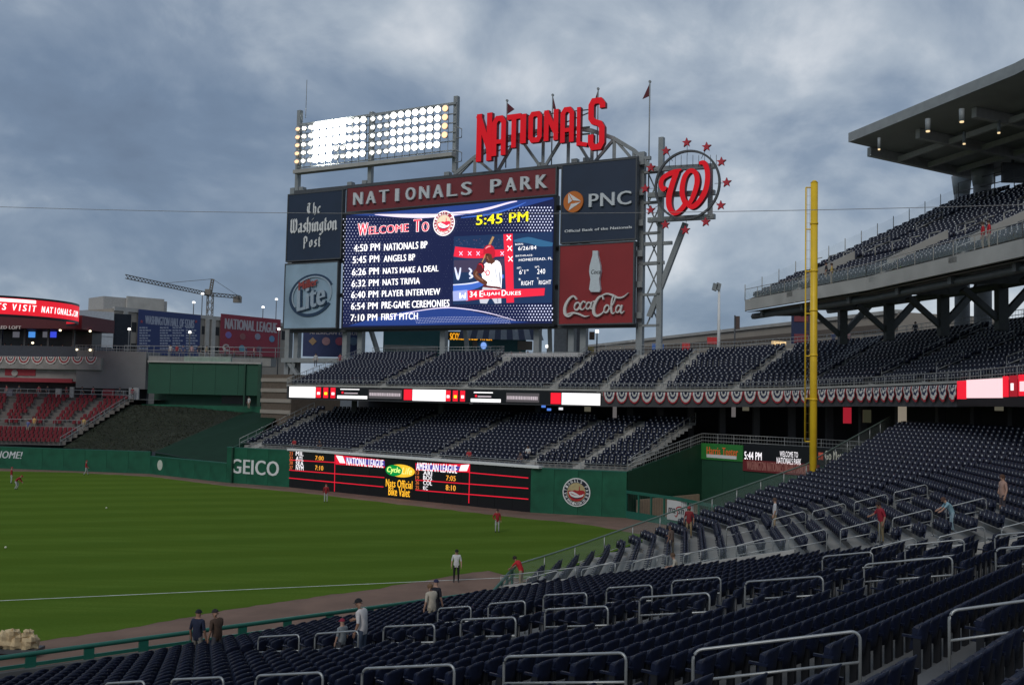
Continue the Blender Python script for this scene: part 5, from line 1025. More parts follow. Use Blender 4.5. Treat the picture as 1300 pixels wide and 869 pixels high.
# left parking garage with the two banners
p, q = aty(143, 430, 200)[:2], aty(372, 430, 240)[:2]
fg, tg = facade('parking_garage', 'tan parking garage behind centre field with blue and red banners', 'building', p, q, 26.6, tan, 30)
def fpx(fr, x0, y0, x1, y1, c=0): a, h = fr.px(x0, y1, c); a2, h2 = fr.px(x1, y0, c); return a, a2, h, h2
for x0, y0, x1, y1 in ((167, 409, 173, 421), (166, 436, 173, 446), (256, 414, 261, 424), (268, 415, 278, 425), (256, 440, 277, 447), (357.5, 420, 363, 431)):
    b = MB(); a, a2, h, h2 = fpx(fg, x0, y0, x1, y1); b.fbox(fg, a, a2, h, h2, -.02, .06); b.build('opening', mat('dark_opening', (.02, .022, .025), .7), tg)
b = MB(); a, a2, h, h2 = fpx(fg, 143, 388, 372, 398); b.fbox(fg, 0, fg.len, 26.2, 27.0, -.5, .25); b.build('cornice', conc2, tg)
for x in (158, 262, 270): a, _ = fg.px(x, 420); b = MB(); b.fbox(fg, a-.5, a+.5, 0, 26.2, .02, .35); b.build('pier', conc2, tg)
tb = thing('honour_banner', 'large dark blue banner listing names on the tan garage', 'banner', fg.p(*fg.px(174, 447), .5)); a, a2, h, h2 = fpx(fg, 174, 400, 255, 449, .5)
b = MB(); b.fbox(fg, a, a2, h, h2, .36, .5); b.build('cloth', mat('banner_blue', (.035, .055, .16), .7, var=.1, scale=.2), tb)
def gt_(t, s, x0, y0, x1, y1, m, bold=.02, c=.55, fr=fg): b = MB(); text(b, s, fr, *fr.px(x0, y1, c), *fr.px(x1, y0, c), c, 0, bold); b.build('lettering', m, t)
bt_ = mat('banner_letter', (.34, .37, .46), .7, var=0)
gt_(tb, 'WASHINGTON HALL OF STARS', 184, 406, 247, 411, bt_, .03)
b = MB()
for cx in (177, 203, 219, 236):
    for i in range(9):
        y = 415+i*3.3; x_ = cx
        for k in range(3+i % 2): wl_ = random.uniform(2, 4); aa, aa2, hh, hh2 = fpx(fg, x_, y, x_+wl_, y+1.6, .5); b.fbox(fg, aa, aa2, hh, hh2, .5, .55); x_ += wl_+.8
b.build('name_lines', bt_, tb, kind='stuff')
for cx in (180, 249): b = MB(); a, h = fg.px(cx, 408, .55); R = .4; b.prism(fg, [(a+R*(1 if i % 2 == 0 else .42)*math.sin(math.pi*i/5), h+R*(1 if i % 2 == 0 else .42)*math.cos(math.pi*i/5)) for i in range(10)], .5, .56); b.build('star', mat('banner_rose', (.35, .06, .08), .7), tb)
tb = thing('league_banner', 'large red banner reading NATIONAL LEAGUE on the tan garage', 'banner', fg.p(*fg.px(279, 447), .5)); a, a2, h, h2 = fpx(fg, 279, 405.5, 356.5, 449, .5)
b = MB(); b.fbox(fg, a, a2, h, h2, .36, .5); b.build('cloth', mat('banner_crimson', (.26, .035, .055), .7, var=.1, scale=.2), tb); gt_(tb, 'NATIONAL LEAGUE', 285, 410, 352, 417, mat('banner_pale', (.42, .38, .40), .7, var=0), .04)
for x, y, m in ((308, 427, (.25, .10, .10)), (327, 427, (.25, .25, .33)), (345, 430, (.12, .25, .40)), (287, 441, (.45, .40, .38)), (307, 442, (.12, .30, .38)), (329, 443, (.14, .08, .12)), (290, 425, (.2, .15, .4))):
    a, h = fg.px(x, y, .5); b = MB(); (b.ring(fg, a, h, 1.0, .8, .35, .5, .57, 0, 18, .6, 5.6) if x == 287 else b.disc(fg, a, h, .85, .75, .5, .57, 0, 14)); b.build('team_badge', mat('badge_%d' % x, m, .7), tb)
# roof house on the garage and pale building on the left
p, q = aty(131, 390, 212)[:2], aty(212, 390, 222)[:2]; f2, t2 = facade('roof_house', 'pale penthouse block on the roof of the tan garage', 'building', p, q, 30.2, mat('pale_block', (.40, .39, .37), .8), 8, 26)
for x in (173, 192): b = MB(); a, h = f2.px(x, 389); b.fbox(f2, a-.6, a+.6, h-.45, h+.45, -.02, .06); b.build('opening', mat('dark_opening', (.02, .022, .025), .7), t2)
b = MB(); a, h = f2.px(160, 380); b.fbox(f2, a, a+8.4, 26, 30.6, .05, .6); b.build('front_block', conc2, t2)
p, q = aty(60, 420, 178)[:2], aty(144, 420, 184)[:2]; f2, t2 = facade('white_building', 'white panelled building between the red bar deck and the tan garage', 'building', p, q, 24.6, mat('white_cladding', (.46, .49, .52), .6), 16)
for h in (16, 18, 20, 22): b = MB(); b.fbox(f2, 0, f2.len-.1, h, h+.07, -.02, .05); b.build('panel_joint', mat('joint_grey', (.2, .21, .22)), t2)
b = MB(); a, _ = f2.px(143.5, 420); b.fbox(f2, a, a+3.2, 0, 24.4, -6, -.4); b.build('dark_bay', mat('dark_glass', (.015, .02, .03), .2), t2)
b = MB(); a, _ = f2.px(129, 430); b.fbox(f2, a, a+1.8, 15, 18.0, -.02, .06); b.build('window', mat('dark_glass', (.015, .02, .03), .2), t2)
# tower crane
t_ = thing('tower_crane', 'distant tower crane with long jib above the garage', 'crane', (*aty(265, 400, 430)[:2], 20)); Zc = 430
def lat(mb, p, q, wd, n, r):
    p, q = V(*p), V(*q); d = (q-p)/np.linalg.norm(q-p); x = np.cross(d, V(0, 1, 0)); x = x/np.linalg.norm(x)*wd/2; y = V(0, wd/2, 0); cs_ = [x+y, x-y, -x-y, -x+y]
    for c in cs_: mb.beam(p+c, q+c, r, r)
    for i in range(n):
        for j in range(4): mb.beam(lerp(p, q, i/n)+cs_[j], lerp(p, q, (i+1)/n)+cs_[(j+1) % 4], r*.7, r*.7)
cg = mat('crane_paint', (.22, .20, .17), .6)
m0, m1 = aty(266, 402, Zc), aty(266, 371, Zc); b = MB(); lat(b, (m0[0], Zc, 10), (m0[0], Zc, m1[2]), 2.2, 14, .3); b.build('mast', cg, t_)
j0, j1, j2, tp = aty(263, 373, Zc), aty(160, 351, Zc-60), aty(305, 377, Zc+25), aty(270, 354, Zc)
b = MB(); lat(b, j0, j1, 1.4, 26, .26); b.build('jib', cg, t_); b = MB(); lat(b, j0, j2, 1.4, 9, .26); b.build('counter_jib', cg, t_); b = MB(); lat(b, (m0[0], Zc, m1[2]), tp, 1.0, 5, .25); b.build('tower_head', cg, t_)
b = MB(); b.tube([tp, lerp(j0, j1, .55)+V(0, 0, .8)], .1, 4); b.tube([tp, j2], .1, 4); b.build('pendant_lines', cg, t_); b = MB(); b.abox(j2[0]-3, j2[0]+.5, j2[1]-1, j2[1]+1, j2[2]-2.6, j2[2]+.3); b.build('counterweight', cg, t_); b = MB(); b.abox(m0[0]-1.8, m0[0]+.6, Zc-2.2, Zc-.2, m1[2]-1.2, m1[2]+1.2); b.build('cab', cg, t_)
# lamp posts
for n_, (x, yt, yb, Z_) in enumerate(((246, 384, 402, 222), (257, 373, 400, 224), (334, 390, 408, 236), (351, 380, 409, 238), (164, 418, 446, 170), (241, 422, 446, 170), (354, 418, 446, 170), (758, 421, 447, 128), (695, 440, 449, 125))):
    p, q = aty(x, yb, Z_), aty(x, yt, Z_); t = thing('lamp_post', 'slim lamp post with lit white head %s' % ('on the garage roof left of the crane', 'tall, on the garage roof beside the crane mast', 'on the garage roof above the red banner', 'tall, on the garage roof above the red banner', 'standing left of the blue banner', 'standing before the blue banner', 'standing before the red banner', 'behind the seats right of the cola sign', 'short, behind the seats under the video screen')[n_], 'lamp post', (q[0], Z_, p[2]), 'lit lamp posts')
    b = MB(); b.tube([(q[0], Z_, p[2]-6), q], .1, 6); b.build('pole', dark_st, t); b = MB(); b.tube([q+V(0, 0, -.1), q+V(0, 0, .25)], [.24, .2] if Z_ < 200 else [.34, .28], 8); b.build('lamp_head', led('post_lamp', (1, .97, .92), 3.0), t)
# right hand long low building
p, q = aty(735, 430, 232)[:2], aty(1140, 410, 128)[:2]; f2, t2 = facade('tan_building', 'long low tan building behind the mezzanine right of the scoreboard', 'building', p, q, 22.4, tan, 20)
for h0, h1, m in ((20.0, 21.0, mat('brown_band', (.13, .105, .085), .8)), (16.0, 16.8, mat('brown_band', (.13, .105, .085), .8))): b = MB(); b.fbox(f2, 0, f2.len, h0, h1, -.02, .12); b.build('band', m, t2)
b = MB(); b.fbox(f2, 0, f2.len, 22.2, 22.7, -1, .3); b.build('cornice', conc2, t2)
# things on the concourse under the screen
def card(name, label, cat, x0, y0, x1, y1, Z_, m, th=.3, part='body'):
    p, q = aty(x0, y1, Z_), aty(x1, y0, Z_); t = thing(name, label, cat, (p[0], Z_, p[2])); b = MB(); b.abox(p[0], q[0], Z_, Z_+th, p[2], q[2]); b.build(part, m, t); return t, Fr((p[0], Z_), (q[0], Z_))
teal = mat('teal_cladding', (.06, .19, .20), .6, var=.15, scale=.3)
t, f3 = card('league_banner', 'blue banner reading AMERICAN LEAGUE below the beer sign', 'banner', 384, 420, 458, 452, 150, mat('banner_blue2', (.03, .045, .13), .7, var=.1)); gt_(t, 'AMERICAN LEAGUE', 393, 420.5, 455, 424, mat('banner_pale', (.42, .38, .40)), .03, .05, f3)
for x, m in ((397, (.34, .22, .12)), (414, (.36, .20, .22)), (431, (.30, .06, .10)), (449, (.10, .16, .24))): a, h = f3.px(x, 433); b = MB(); b.disc(f3, a, h, .62, .62, .0, .06, 0, 4 if x == 397 else 14); b.build('team_badge', mat('badge_%d' % x, m, .7), t)
t, f3 = card('snack_kiosk', 'teal concession kiosk on the concourse below the screen', 'kiosk', 486, 419, 560, 450, 146, teal, 4); b = MB(); a, a2, h, h2 = fpx(f3, 488, 439, 556, 443); b.fbox(f3, a, a2, h, h2, 0, .4); b.build('counter', conc2, t)
t, f3 = card('snack_kiosk', 'teal concession stand with awning and orange Scoreboard Walk letters', 'kiosk', 570, 428, 668, 450, 143, teal, 5)
b = MB(); a, a2, h, h2 = fpx(f3, 568, 422, 626, 431.5); b.fbox(f3, a, a2, h, h2, .5, .7); b.build('sign_board', black, t); gt_(t, 'SCOREBOARD WALK', 571, 423.5, 625, 431, led('orange_sign', (1, .42, .02), .9), .03, .8, f3)
b = MB(); a, a2, h, h2 = fpx(f3, 582, 414, 690, 431); n = 14
for i in range(n): x0, x1 = lerp(a, a2, i/n), lerp(a, a2, (i+1)/n); b.poly([f3.p(x0, h, 2.6), f3.p(x1, h, 2.6), f3.p(x1*.9+.1*(a+a2)/2, h2, 0), f3.p(x0*.9+.1*(a+a2)/2, h2, 0)], i % 2)
b.build('awning', [mat('awning_navy', (.02, .03, .07), .7), mat('awning_grey', (.20, .22, .25), .7)], t)
b = MB(); a, h = f3.px(614, 438.5); b.disc(f3, a, h, .42, .5, .02, .3, 0, 14); b.build('blue_globe', led('globe', (.25, .45, 1.), .9), t)
for x0, y0, x1, y1 in ((600, 433, 606, 439), (657, 433, 676, 444)): b = MB(); a, a2, h, h2 = fpx(f3, x0, y0, x1, y1); b.fbox(f3, a, a2, h, h2, 0, .12); b.build('menu_panel', tan, t)
t, f3 = card('stair_tower', 'pale grey stair tower under the cola sign', 'tower', 704, 408, 742, 450, 132, mat('pale_panel', (.42, .43, .43), .7), 3); b = MB(); a, a2, h, h2 = fpx(f3, 720, 413, 740, 447); b.fbox(f3, a, a2, h, h2, -.02, .1); b.build('dark_side', mat('slate', (.16, .17, .19), .7), t); b = MB(); a, a2, h, h2 = fpx(f3, 726, 424, 732, 431); b.fbox(f3, a, a2, h, h2, .1, .2); b.build('window', mat('pale_window', (.5, .52, .54), .4), t)
t, f3 = card('yellow_awning', 'small yellow stall canopy at the top of the mezzanine stairs', 'canopy', 739, 440, 754, 447, 126, mat('stall_yellow', (.45, .33, .05), .7), 2)
card('small_banner', 'small dark banner hanging from a post right of the stair tower', 'banner', 748, 421, 755, 431, 130, mat('pole_banner', (.10, .07, .06), .7), .1)
t, f3 = card('tall_banner', 'tall dark blue and red banner under the upper deck corner', 'banner', 1005, 391, 1031, 436, 118, mat('banner_blue3', (.025, .035, .09), .7), .2)
for y0, y1 in ((392, 397), (400, 408), (424, 435)): b = MB(); a, a2, h, h2 = fpx(f3, 1008, y0, 1026, y1); b.fbox(f3, a, a2, h, h2, 0, .08); b.build('print', mat('banner_mauve', (.22, .05, .06), .7), t)
for x0, y0, x1, y1, m, lab in ((828, 436, 843, 444, mat('stall_blue', (.05, .12, .35), .6, emit=.2), 'small blue stall sign behind the mezzanine seats'), (866, 435, 876, 444, mat('stall_red', (.4, .03, .03), .6, emit=.2), 'small red stall sign left of the white floodlight pole'), (898, 428, 913, 436, mat('stall_red', (.4, .03, .03), .6, emit=.2), 'wider red stall sign beside the white floodlight pole'), (980, 433, 998, 438, led('warm_strip', (.9, .62, .3), .9), 'warm lit stall front behind the seats left of the yellow pole')):
    card('stall_sign', lab, 'sign', x0, y0, x1, y1, 116, m, .2)
# floodlight pole and hanging banner
p, q = aty(913.5, 446, 112), aty(913, 362, 112); t = thing('floodlight_pole', 'white pole with a small twin floodlight behind the mezzanine', 'lamp post', (q[0], 112, 15)); b = MB(); b.tube([(q[0], 112, 15), q], [.2, .13], 8); b.build('pole', white, t)
for d in (-.55, -.15): b = MB(); b.box(q+V(d-.25, -.3, -.5+.15*(d+.5)), (.45, .0, -.18), (0, .5, 0), (.15, 0, .75)); b.build('lamp_head', grey_st, t)
p, q = aty(933, 443, 114), aty(933, 400, 114); t = thing('banner_pole', 'dark pole with narrow hanging banner right of the white floodlight pole', 'banner pole', (q[0], 114, 15)); b = MB(); b.tube([(q[0], 114, 15), q], .09, 6); b.build('pole', dark_st, t); b = MB(); b.abox(q[0]+.1, q[0]+.55, 113.9, 114.05, q[2]-1.6, q[2]-.1); b.build('banner', mat('pole_banner', (.10, .07, .06)), t)
# stair tower left of the mezzanine
t = thing('brick_stair_building', 'brown banded stair building between the green wall and scoreboard frame', 'building', (*aty(345, 520, 138)[:2], 0))
p, q = aty(332, 500, 138), aty(362, 500, 134); fr = Fr(p[:2], q[:2]); b = MB(); b.fbox(fr, 0, fr.len+1.5, 0, 12.8, -8, 0); b.build('wall', mat('brown_masonry', (.13, .10, .075), .9, var=.2), t)
for h in (7.5, 9.0, 10.4, 11.8): b = MB(); b.fbox(fr, 0, fr.len+1.5, h, h+.5, -.02, .15); b.build('pale_band', tan, t)

# ================================================================== centre field: batter's eye and red seats
D = lambda x, y, Z_: aty(x, y, Z_)
S1, S2, S3, S4 = D(80, 568, 128.5), D(165, 513, 146), D(316, 521, 146), D(196, 573, 124.6)
nn = 26
b = MB(); b.poly([S1, S4, S3, S2]); b.build('planted_bank', mat('bank_soil', (.030, .036, .021), .95, var=.3, scale=.6), kind='structure')
gc_ = []; b = MB()
for i in range(12000):
    u, v = random.random(), random.random(); p = lerp(lerp(S1, S4, u), lerp(S2, S3, u), v); s = random.uniform(.05, .14); a = random.uniform(0, 6.3); d1 = V(math.cos(a), math.sin(a), random.uniform(-.2, .35))*s; d2 = V(-math.sin(a), math.cos(a), random.uniform(0, .4))*s; p = p+V(0, 0, .08)
    b.add([p-d1, p+d2*.7, p+d1, p-d2*.4], [(0, 1, 2, 3)], i % 3)
b.build('bank_ground_cover', [mat('leaf_dark', (.026, .036, .018), .9, spec=.05), mat('leaf_mid', (.032, .042, .020), .9, spec=.05), mat('leaf_brown', (.042, .038, .024), .9, spec=.05)], label='dark low plants covering the sloped bank behind the wall', cat='ground cover', kind='stuff')
b = MB(); b.poly([S4, D(287, 590, 116.5), D(352, 529, 136), S3]); b.poly([S4+V(.2, -.2, -.1), V(S4[0], S4[1], 0), V(*D(287, 590, 116.5)[:2], 0), D(287, 590, 116.5)]); b.build('batters_eye_slope', mat('eye_green', (.005, .030, .015), .8, var=.15, scale=.6, spec=.2), label="dark green sloping surface right of the planted bank", cat='wall')
p, q = D(184, 480, 148)[:2], D(334, 480, 146)[:2]; fr = Fr(p, q); t = thing('batters_eye_wall', 'big flat green wall behind centre field with dark openings below', 'wall', (*p, 5))
n = 5; a0, a1, h0, h1 = fpx(fr, 187, 462, 332, 499)
for i in range(n): b = MB(); b.fbox(fr, lerp(a0, a1, i/n)+.02, lerp(a0, a1, (i+1)/n)-.02, h0, h1, -.3, .003*i); b.build('panel', mat('batters_green', (.012, .085, .047), .65, var=.14, scale=.4), t)
b = MB(); b.fbox(fr, a0, a1, 6.5, h0, -2.5, -2.2); b.build('lower_wall', green_d, t); b = MB(); a, a2, h, h2 = fpx(fr, 274, 502, 309, 512); b.fbox(fr, a, a2, h, h2, -2.2, -2.1); b.build('dark_opening', black, t)
b = MB(); b.fbox(fr, a0, a1, h1, h1+.25, -.4, .3); b.build('ledge', conc2, t); b = MB(); a, a2, h, h2 = fpx(fr, 309, 462, 313, 520); b.fbox(fr, a, a2, h, h1, .02, .3); a, a2, h, h2 = fpx(fr, 327, 462, 333, 520); b.fbox(fr, a, a2, h, h1, .02, .4); b.build('pilaster', green_d, t)
a, a2, h, h2 = fpx(fr, 184, 516, 336, 521); b = MB(); b.fbox(fr, a, a2, h, h2, -2.6, 1.2); b.build('walkway_edge', green, t)
b = MB(); railing(b, [fr.p(a0, h1+.25, 0), fr.p(a1, h1+.25, 0)], 1.2, 1.6, .035, (1., .5), pick=.45); railing(b, [fr.p(a0-6, h1+1, -4), fr.p(a1+3, h1+1., -4)], 1.6, 2.5, .05, (1., .6)); b.build('deck_railing', steel, label='steel railings on top of the green centre field wall', cat='railing')
b = MB(); a, a2, h, h2 = fpx(fr, 232, 457, 292, 461.5); b.fbox(fr, a, a2, h1+.26, h2+.5, -.8, -.4); b.build('pale_tarp', mat('pale_green_panel', (.32, .42, .34), .7), label='pale panel lying on the ledge of the green wall', cat='panel')
t2, f3 = card('concrete_wall', 'plain grey concrete wall left of the green centre field wall', 'wall', 96, 446, 186, 492, 150, mat('cf_concrete', (.20, .20, .198), .85, var=.12, scale=.3), 6); b = MB(); p = D(96, 446, 149.8); q = D(187, 448, 149.8); railing(b, [p, q], 1.0, 1.6, .035, (1., .5), pick=.4); b.build('wall_railing', steel, label='steel railing on top of the plain grey concrete wall', cat='railing')
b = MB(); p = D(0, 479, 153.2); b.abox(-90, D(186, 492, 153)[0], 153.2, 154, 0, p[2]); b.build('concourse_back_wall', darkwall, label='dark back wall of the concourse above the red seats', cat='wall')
for n_, (x0, y0, x1, y1, col) in enumerate(((70, 493, 77, 505, (.4, .4, .38)), (88, 491, 93, 505, (.45, .45, .42)), (130, 494, 145, 503, (.25, .03, .04)), (146, 495, 160, 503, (.1, .1, .1)), (163, 492, 176, 508, (.4, .41, .4)), (5, 494, 16, 502, (.1, .1, .13)))):
    card('concourse_stall', ('narrow pale doorway above the red seats', 'second narrow pale doorway above the red seats', 'red panel above the right end of the red seats', 'dark opening beside the red panel above the red seats', 'white framed gate left of the green wall', 'dark stall at the left edge above the red seats')[n_], 'stall', x0, y0, x1, y1, 148.5, mat('stall_%d' % n_, col, .7), .4)
# red bar deck
p, q = D(-60, 440, 152)[:2], D(119, 440, 150)[:2]; fr = Fr(p, q); t = thing('bar_deck', 'open bar deck with dark red roof and bunting at the left edge', 'building', (*p, 9))
b = MB(); a, a2, h, h2 = fpx(fr, -60, 401.5, 113, 416); b.fbox(fr, a, a2, h, h2, -8, 2); b.build('roof_band', mat('maroon_fascia', (.10, .012, .018), .6), t)
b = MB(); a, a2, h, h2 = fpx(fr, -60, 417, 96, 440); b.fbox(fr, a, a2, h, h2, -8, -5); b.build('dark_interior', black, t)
b = MB(); a, a2, h, h2 = fpx(fr, -60, 440, 120, 453); b.fbox(fr, a, a2, h, h2, -6, 0); b.build('balcony_front', mat('slate_rail', (.05, .06, .08), .6), t)
b = MB(); a, a2, h, h2 = fpx(fr, -60, 454, 130, 466); b.fbox(fr, a, a2, h, h2, -6, .4); b.build('slab_edge', conc, t)
b = MB(); a, a2, h, h2 = fpx(fr, -60, 466, 100, 481); b.fbox(fr, a, a2, h, h2, -5, -.5); b.build('lower_fascia', conc, t)
b = MB(); a, a2, h, h2 = fpx(fr, 4, 469, 43, 476); b.fbox(fr, a, a2, h, h2, -.5, -.4); b.build('red_sign', mat('porch_red', (.24, .02, .03), .6, emit=.1), t); b = MB(); a, h = fr.px(17, 473); b.disc(fr, a, h, .5, .5, -.4, -.3, 0, 14); b.build('round_badge', conc2, t)
b = MB(); a, a2, h, h2 = fpx(fr, -60, 480.5, 90, 482.5); b.fbox(fr, a, a2, h, h2, -4.9, -.3); b.build('red_line', mat('porch_red', (.24, .02, .03)), t)
gt_(t, 'RED LOFT', -3, 413.5, 27, 417.2, mat('loft_letter', (.45, .40, .38), .6, emit=.25), .04, 2.1, fr)
for x, m in ((40, led('tv_blue', (.08, .3, .8), .9)), (67, led('tv_deep', (.05, .08, .8), .9)), (20, led('tv_dim', (.15, .15, .18), .6)), (58, led('tv_dim', (.15, .15, .18), .6))): b = MB(); a, a2, h, h2 = fpx(fr, x-4, 421, x+4, 428, -4.8); b.fbox(fr, a, a2, h, h2, -5, -4.8); b.build('television', m, t)
for x, y in ((114, 420), (97, 443.5), (114, 444), (41, 435), (76, 419)): b = MB(); a, h = fr.px(x, y, .3); b.disc(fr, a, h, .15, .15, .1, .3, 0, 10); b.build('light_bulb', led('bulb', (1, .85, .6), 2.5), t)
for x in (0, 30, 60, 92): b = MB(); a, _ = fr.px(x, 430); b.fbox(fr, a-.15, a+.15, fr.px(0, 440)[1], fr.px(0, 416)[1], -.5, -.2); b.build('post', dark_st, t)
fsw = Fr(fr.p(0, 0, .35)[:2], fr.p(fr.len, 0, .35)[:2])
for n_, x in enumerate(range(-4, 120, 17)): a, h = fr.px(x+1, 453.5, .35); swag(fsw, a, h+.1, 1.95, 1.15, 'white trimmed bunting swag on the red bar deck, %s from the left edge' % ordn(n_), 'bunting on the bar deck', False)
t = thing('curved_led_sign', 'curved red LED sign with white web address at the left edge', 'sign', fr.p(0, fr.px(50, 402)[1], 0)); Rc = 10.; ce = V(-71.4, 138.6); tc_ = math.atan2(-ce[1], -ce[0])
zt, zb_ = D(60, 382.5, 134)[2], D(60, 402.5, 134)[2]; dr = lambda a, z, R2=Rc: V(ce[0]+R2*math.cos(a), ce[1]+R2*math.sin(a), z)
b = MB(); an = np.linspace(tc_-rad(85), tc_+rad(120), 60)
for a_, c_ in zip(an[:-1], an[1:]):
    for z0, z1, mi_ in ((zb_, zt, 0), (zt, zt+.3, 1), (zb_-.35, zb_, 1)): b.poly([dr(a_, z0), dr(c_, z0), dr(c_, z1), dr(a_, z1)], mi_)
    b.poly([V(*ce, zt+.3), dr(a_, zt+.3), dr(c_, zt+.3)], 1)
b.build('led_drum', [led('drum_red', (.72, .015, .03), .85), black], t); b = MB(); s_ = 'TICKETS VISIT NATIONALS.COM'; st_ = rad(3.5)
for i, ch in enumerate(s_):
    if ch == ' ': continue
    a_ = tc_+rad(74)-st_*(len(s_)-i); c_ = a_+st_*.86; P0, P1 = dr(a_, 0, Rc+.06), dr(c_, 0, Rc+.06); f4 = Fr(P0[:2], P1[:2]); zz0, zz1 = zb_+.55, zt-.75
    if ch == '.': b.fbox(f4, f4.len*.25, f4.len*.6, zz0, zz0+.28, 0, .03)
    else: text(b, ch, f4, f4.len*(.3 if ch == 'I' else 0), zz0, f4.len*(.7 if ch == 'I' else 1), zz1, .02, 0, .02, .15)
b.build('lettering', lw, t); b = MB(); a_ = np.linspace(tc_-rad(20), tc_+rad(24), 12)
for x, y in zip(a_[:-1], a_[1:]): b.poly([dr(x, zt-.5, Rc+.05), dr(y, zt-.5, Rc+.05), dr(y, zt-.08, Rc+.05), dr(x, zt-.08, Rc+.05)])
b.build('white_stripe', lw, t)
# red seat stand
RS_F = [V(*D(-60, 565, 129)[:2]), V(*D(76, 566, 128.6)[:2])]; RS_B = [V(*D(-60, 500, 146)[:2]), V(*D(170, 505, 146)[:2])]; rsd = Deck(RS_F, RS_B, [3.0]*2, [9.0]*2, 14)
b = MB(); rsd.terrace(b); b.build('red_seat_terrace', mat('weathered_concrete', (.17, .155, .14), .9, var=.2, scale=.6), label='grey concrete terrace carrying the red seats in left centre field', cat='grandstand')
b = MB(); railing(b, [rsd.P(1, r) for r in (0, 5, 10, 14)], 1.0, 1.4, .04, (1., .5)); railing(b, [rsd.P(0, 14), rsd.P(1, 14)], 1.1, 1.6, .04, (1., .5)); railing(b, [rsd.P(0, 5), rsd.P(1, 5)], .9, 1.6, .03, (1.,)); b.build('red_terrace_railing', steel, label='steel railings around the red seat terrace', cat='railing')
# ================================================================== seats
def quads_box(x0, x1, y0, y1, z0, z1, bottom=False):
    v = [(x0, y0, z0), (x1, y0, z0), (x1, y1, z0), (x0, y1, z0), (x0, y0, z1), (x1, y0, z1), (x1, y1, z1), (x0, y1, z1)]
    f = [(4, 5, 6, 7), (0, 1, 5, 4), (1, 2, 6, 5), (2, 3, 7, 6), (3, 0, 4, 7)]
    return v, f+([(0, 3, 2, 1)] if bottom else [])
def join(parts):
    v, f, m = [], [], []
    for (pv, pf), mi_ in parts: k = len(v); v += pv; f += [tuple(i+k for i in q) for q in pf]; m += [mi_]*len(pf)
    return v, f, m
def shell(cols=4):                                   # curved reclined backrest with rounded top
    xs = np.linspace(-.235, .235, cols+1); v, f = [], []; zs = [.40, .62, .80, .87]
    for side in (0, 1):
        for z in zs:
            for x in xs:
                e = abs(x)/.235; zz = z-(.06*e**3 if z > .75 else 0); y = -.06-.16*(z-.4)+.075*e**2-(.028 if side else 0)-(.012 if z > .85 else 0); v.append((x*(1-.06*(z > .85)), y, zz))
    n = cols+1; R_ = len(zs)
    for s_ in (0, 1):
        for r in range(R_-1):
            for c in range(cols):
                a = s_*n*R_+r*n+c; q = (a, a+n, a+n+1, a+1); f.append(q if s_ == 0 else q[::-1])
    o = n*R_; a = (R_-1)*n
    for c in range(cols): f.append((a+c, o+a+c, o+a+c+1, a+c+1)); f.append((c+1, o+c+1, o+c, c))
    for r in range(R_-1): f.append((r*n, o+r*n, o+(r+1)*n, (r+1)*n)); f.append((r*n+cols, (r+1)*n+cols, o+(r+1)*n+cols, o+r*n+cols))
    return v, f
def pan():                                           # tipped-up seat
    v = [(-.21, .02, .40), (.21, .02, .40), (.21, .10, .40), (-.21, .10, .40), (-.20, -.06, .74), (.20, -.06, .74), (.20, .04, .76), (-.20, .04, .76), (-.18, -.05, .78), (.18, -.05, .78), (.18, .01, .79), (-.18, .01, .79)]
    f = [(0, 1, 5, 4), (1, 2, 6, 5), (2, 3, 7, 6), (3, 0, 4, 7), (4, 5, 9, 8), (5, 6, 10, 9), (6, 7, 11, 10), (7, 4, 8, 11), (8, 9, 10, 11), (0, 3, 2, 1)]
    return v, f
arm_l = quads_box(-.275, -.225, -.12, .20, .60, .64, True); arm_r = quads_box(.225, .275, -.12, .20, .60, .64, True)
leg_l = quads_box(-.265, -.235, -.10, .02, 0, .60); leg_r = quads_box(.235, .265, -.10, .02, 0, .60)
plate = ([(-.06, .055, .67), (.06, .055, .67), (.06, .052, .755), (-.06, .052, .755)], [(3, 2, 1, 0)])
def far_seat():
    v = [(-.23, -.05, .40), (.23, -.05, .40), (.23, -.14, .84), (-.23, -.14, .84), (-.23, -.10, .38), (.23, -.10, .38), (.21, -.18, .86), (-.21, -.18, .86)]
    return v, [(0, 3, 2, 1), (4, 5, 6, 7), (3, 7, 6, 2), (0, 4, 7, 3), (1, 2, 6, 5)]
seat_leg = mat('black_cast_iron', (.012, .013, .016), .5, var=.1)
LOD = {2: join([(shell(3), 0), (pan(), 0), (arm_l, 0), (leg_l, 1)]), 1: join([(far_seat(), 0), (pan(), 0), (arm_l, 0), (plate, 2)]), 0: join([(far_seat(), 0), (pan(), 0), (plate, 2)])}
near = [(i, proj((s[0], s[1], s[2]+.6))) for i, s in enumerate(SEATS) if s[4] == 2]
near = [(z, i) for i, (x, y, z) in near if -25 < x < 1325 and y < 885]; near.sort(); pick_ = [i for z, i in near[:300]]; ps = set(pick_)
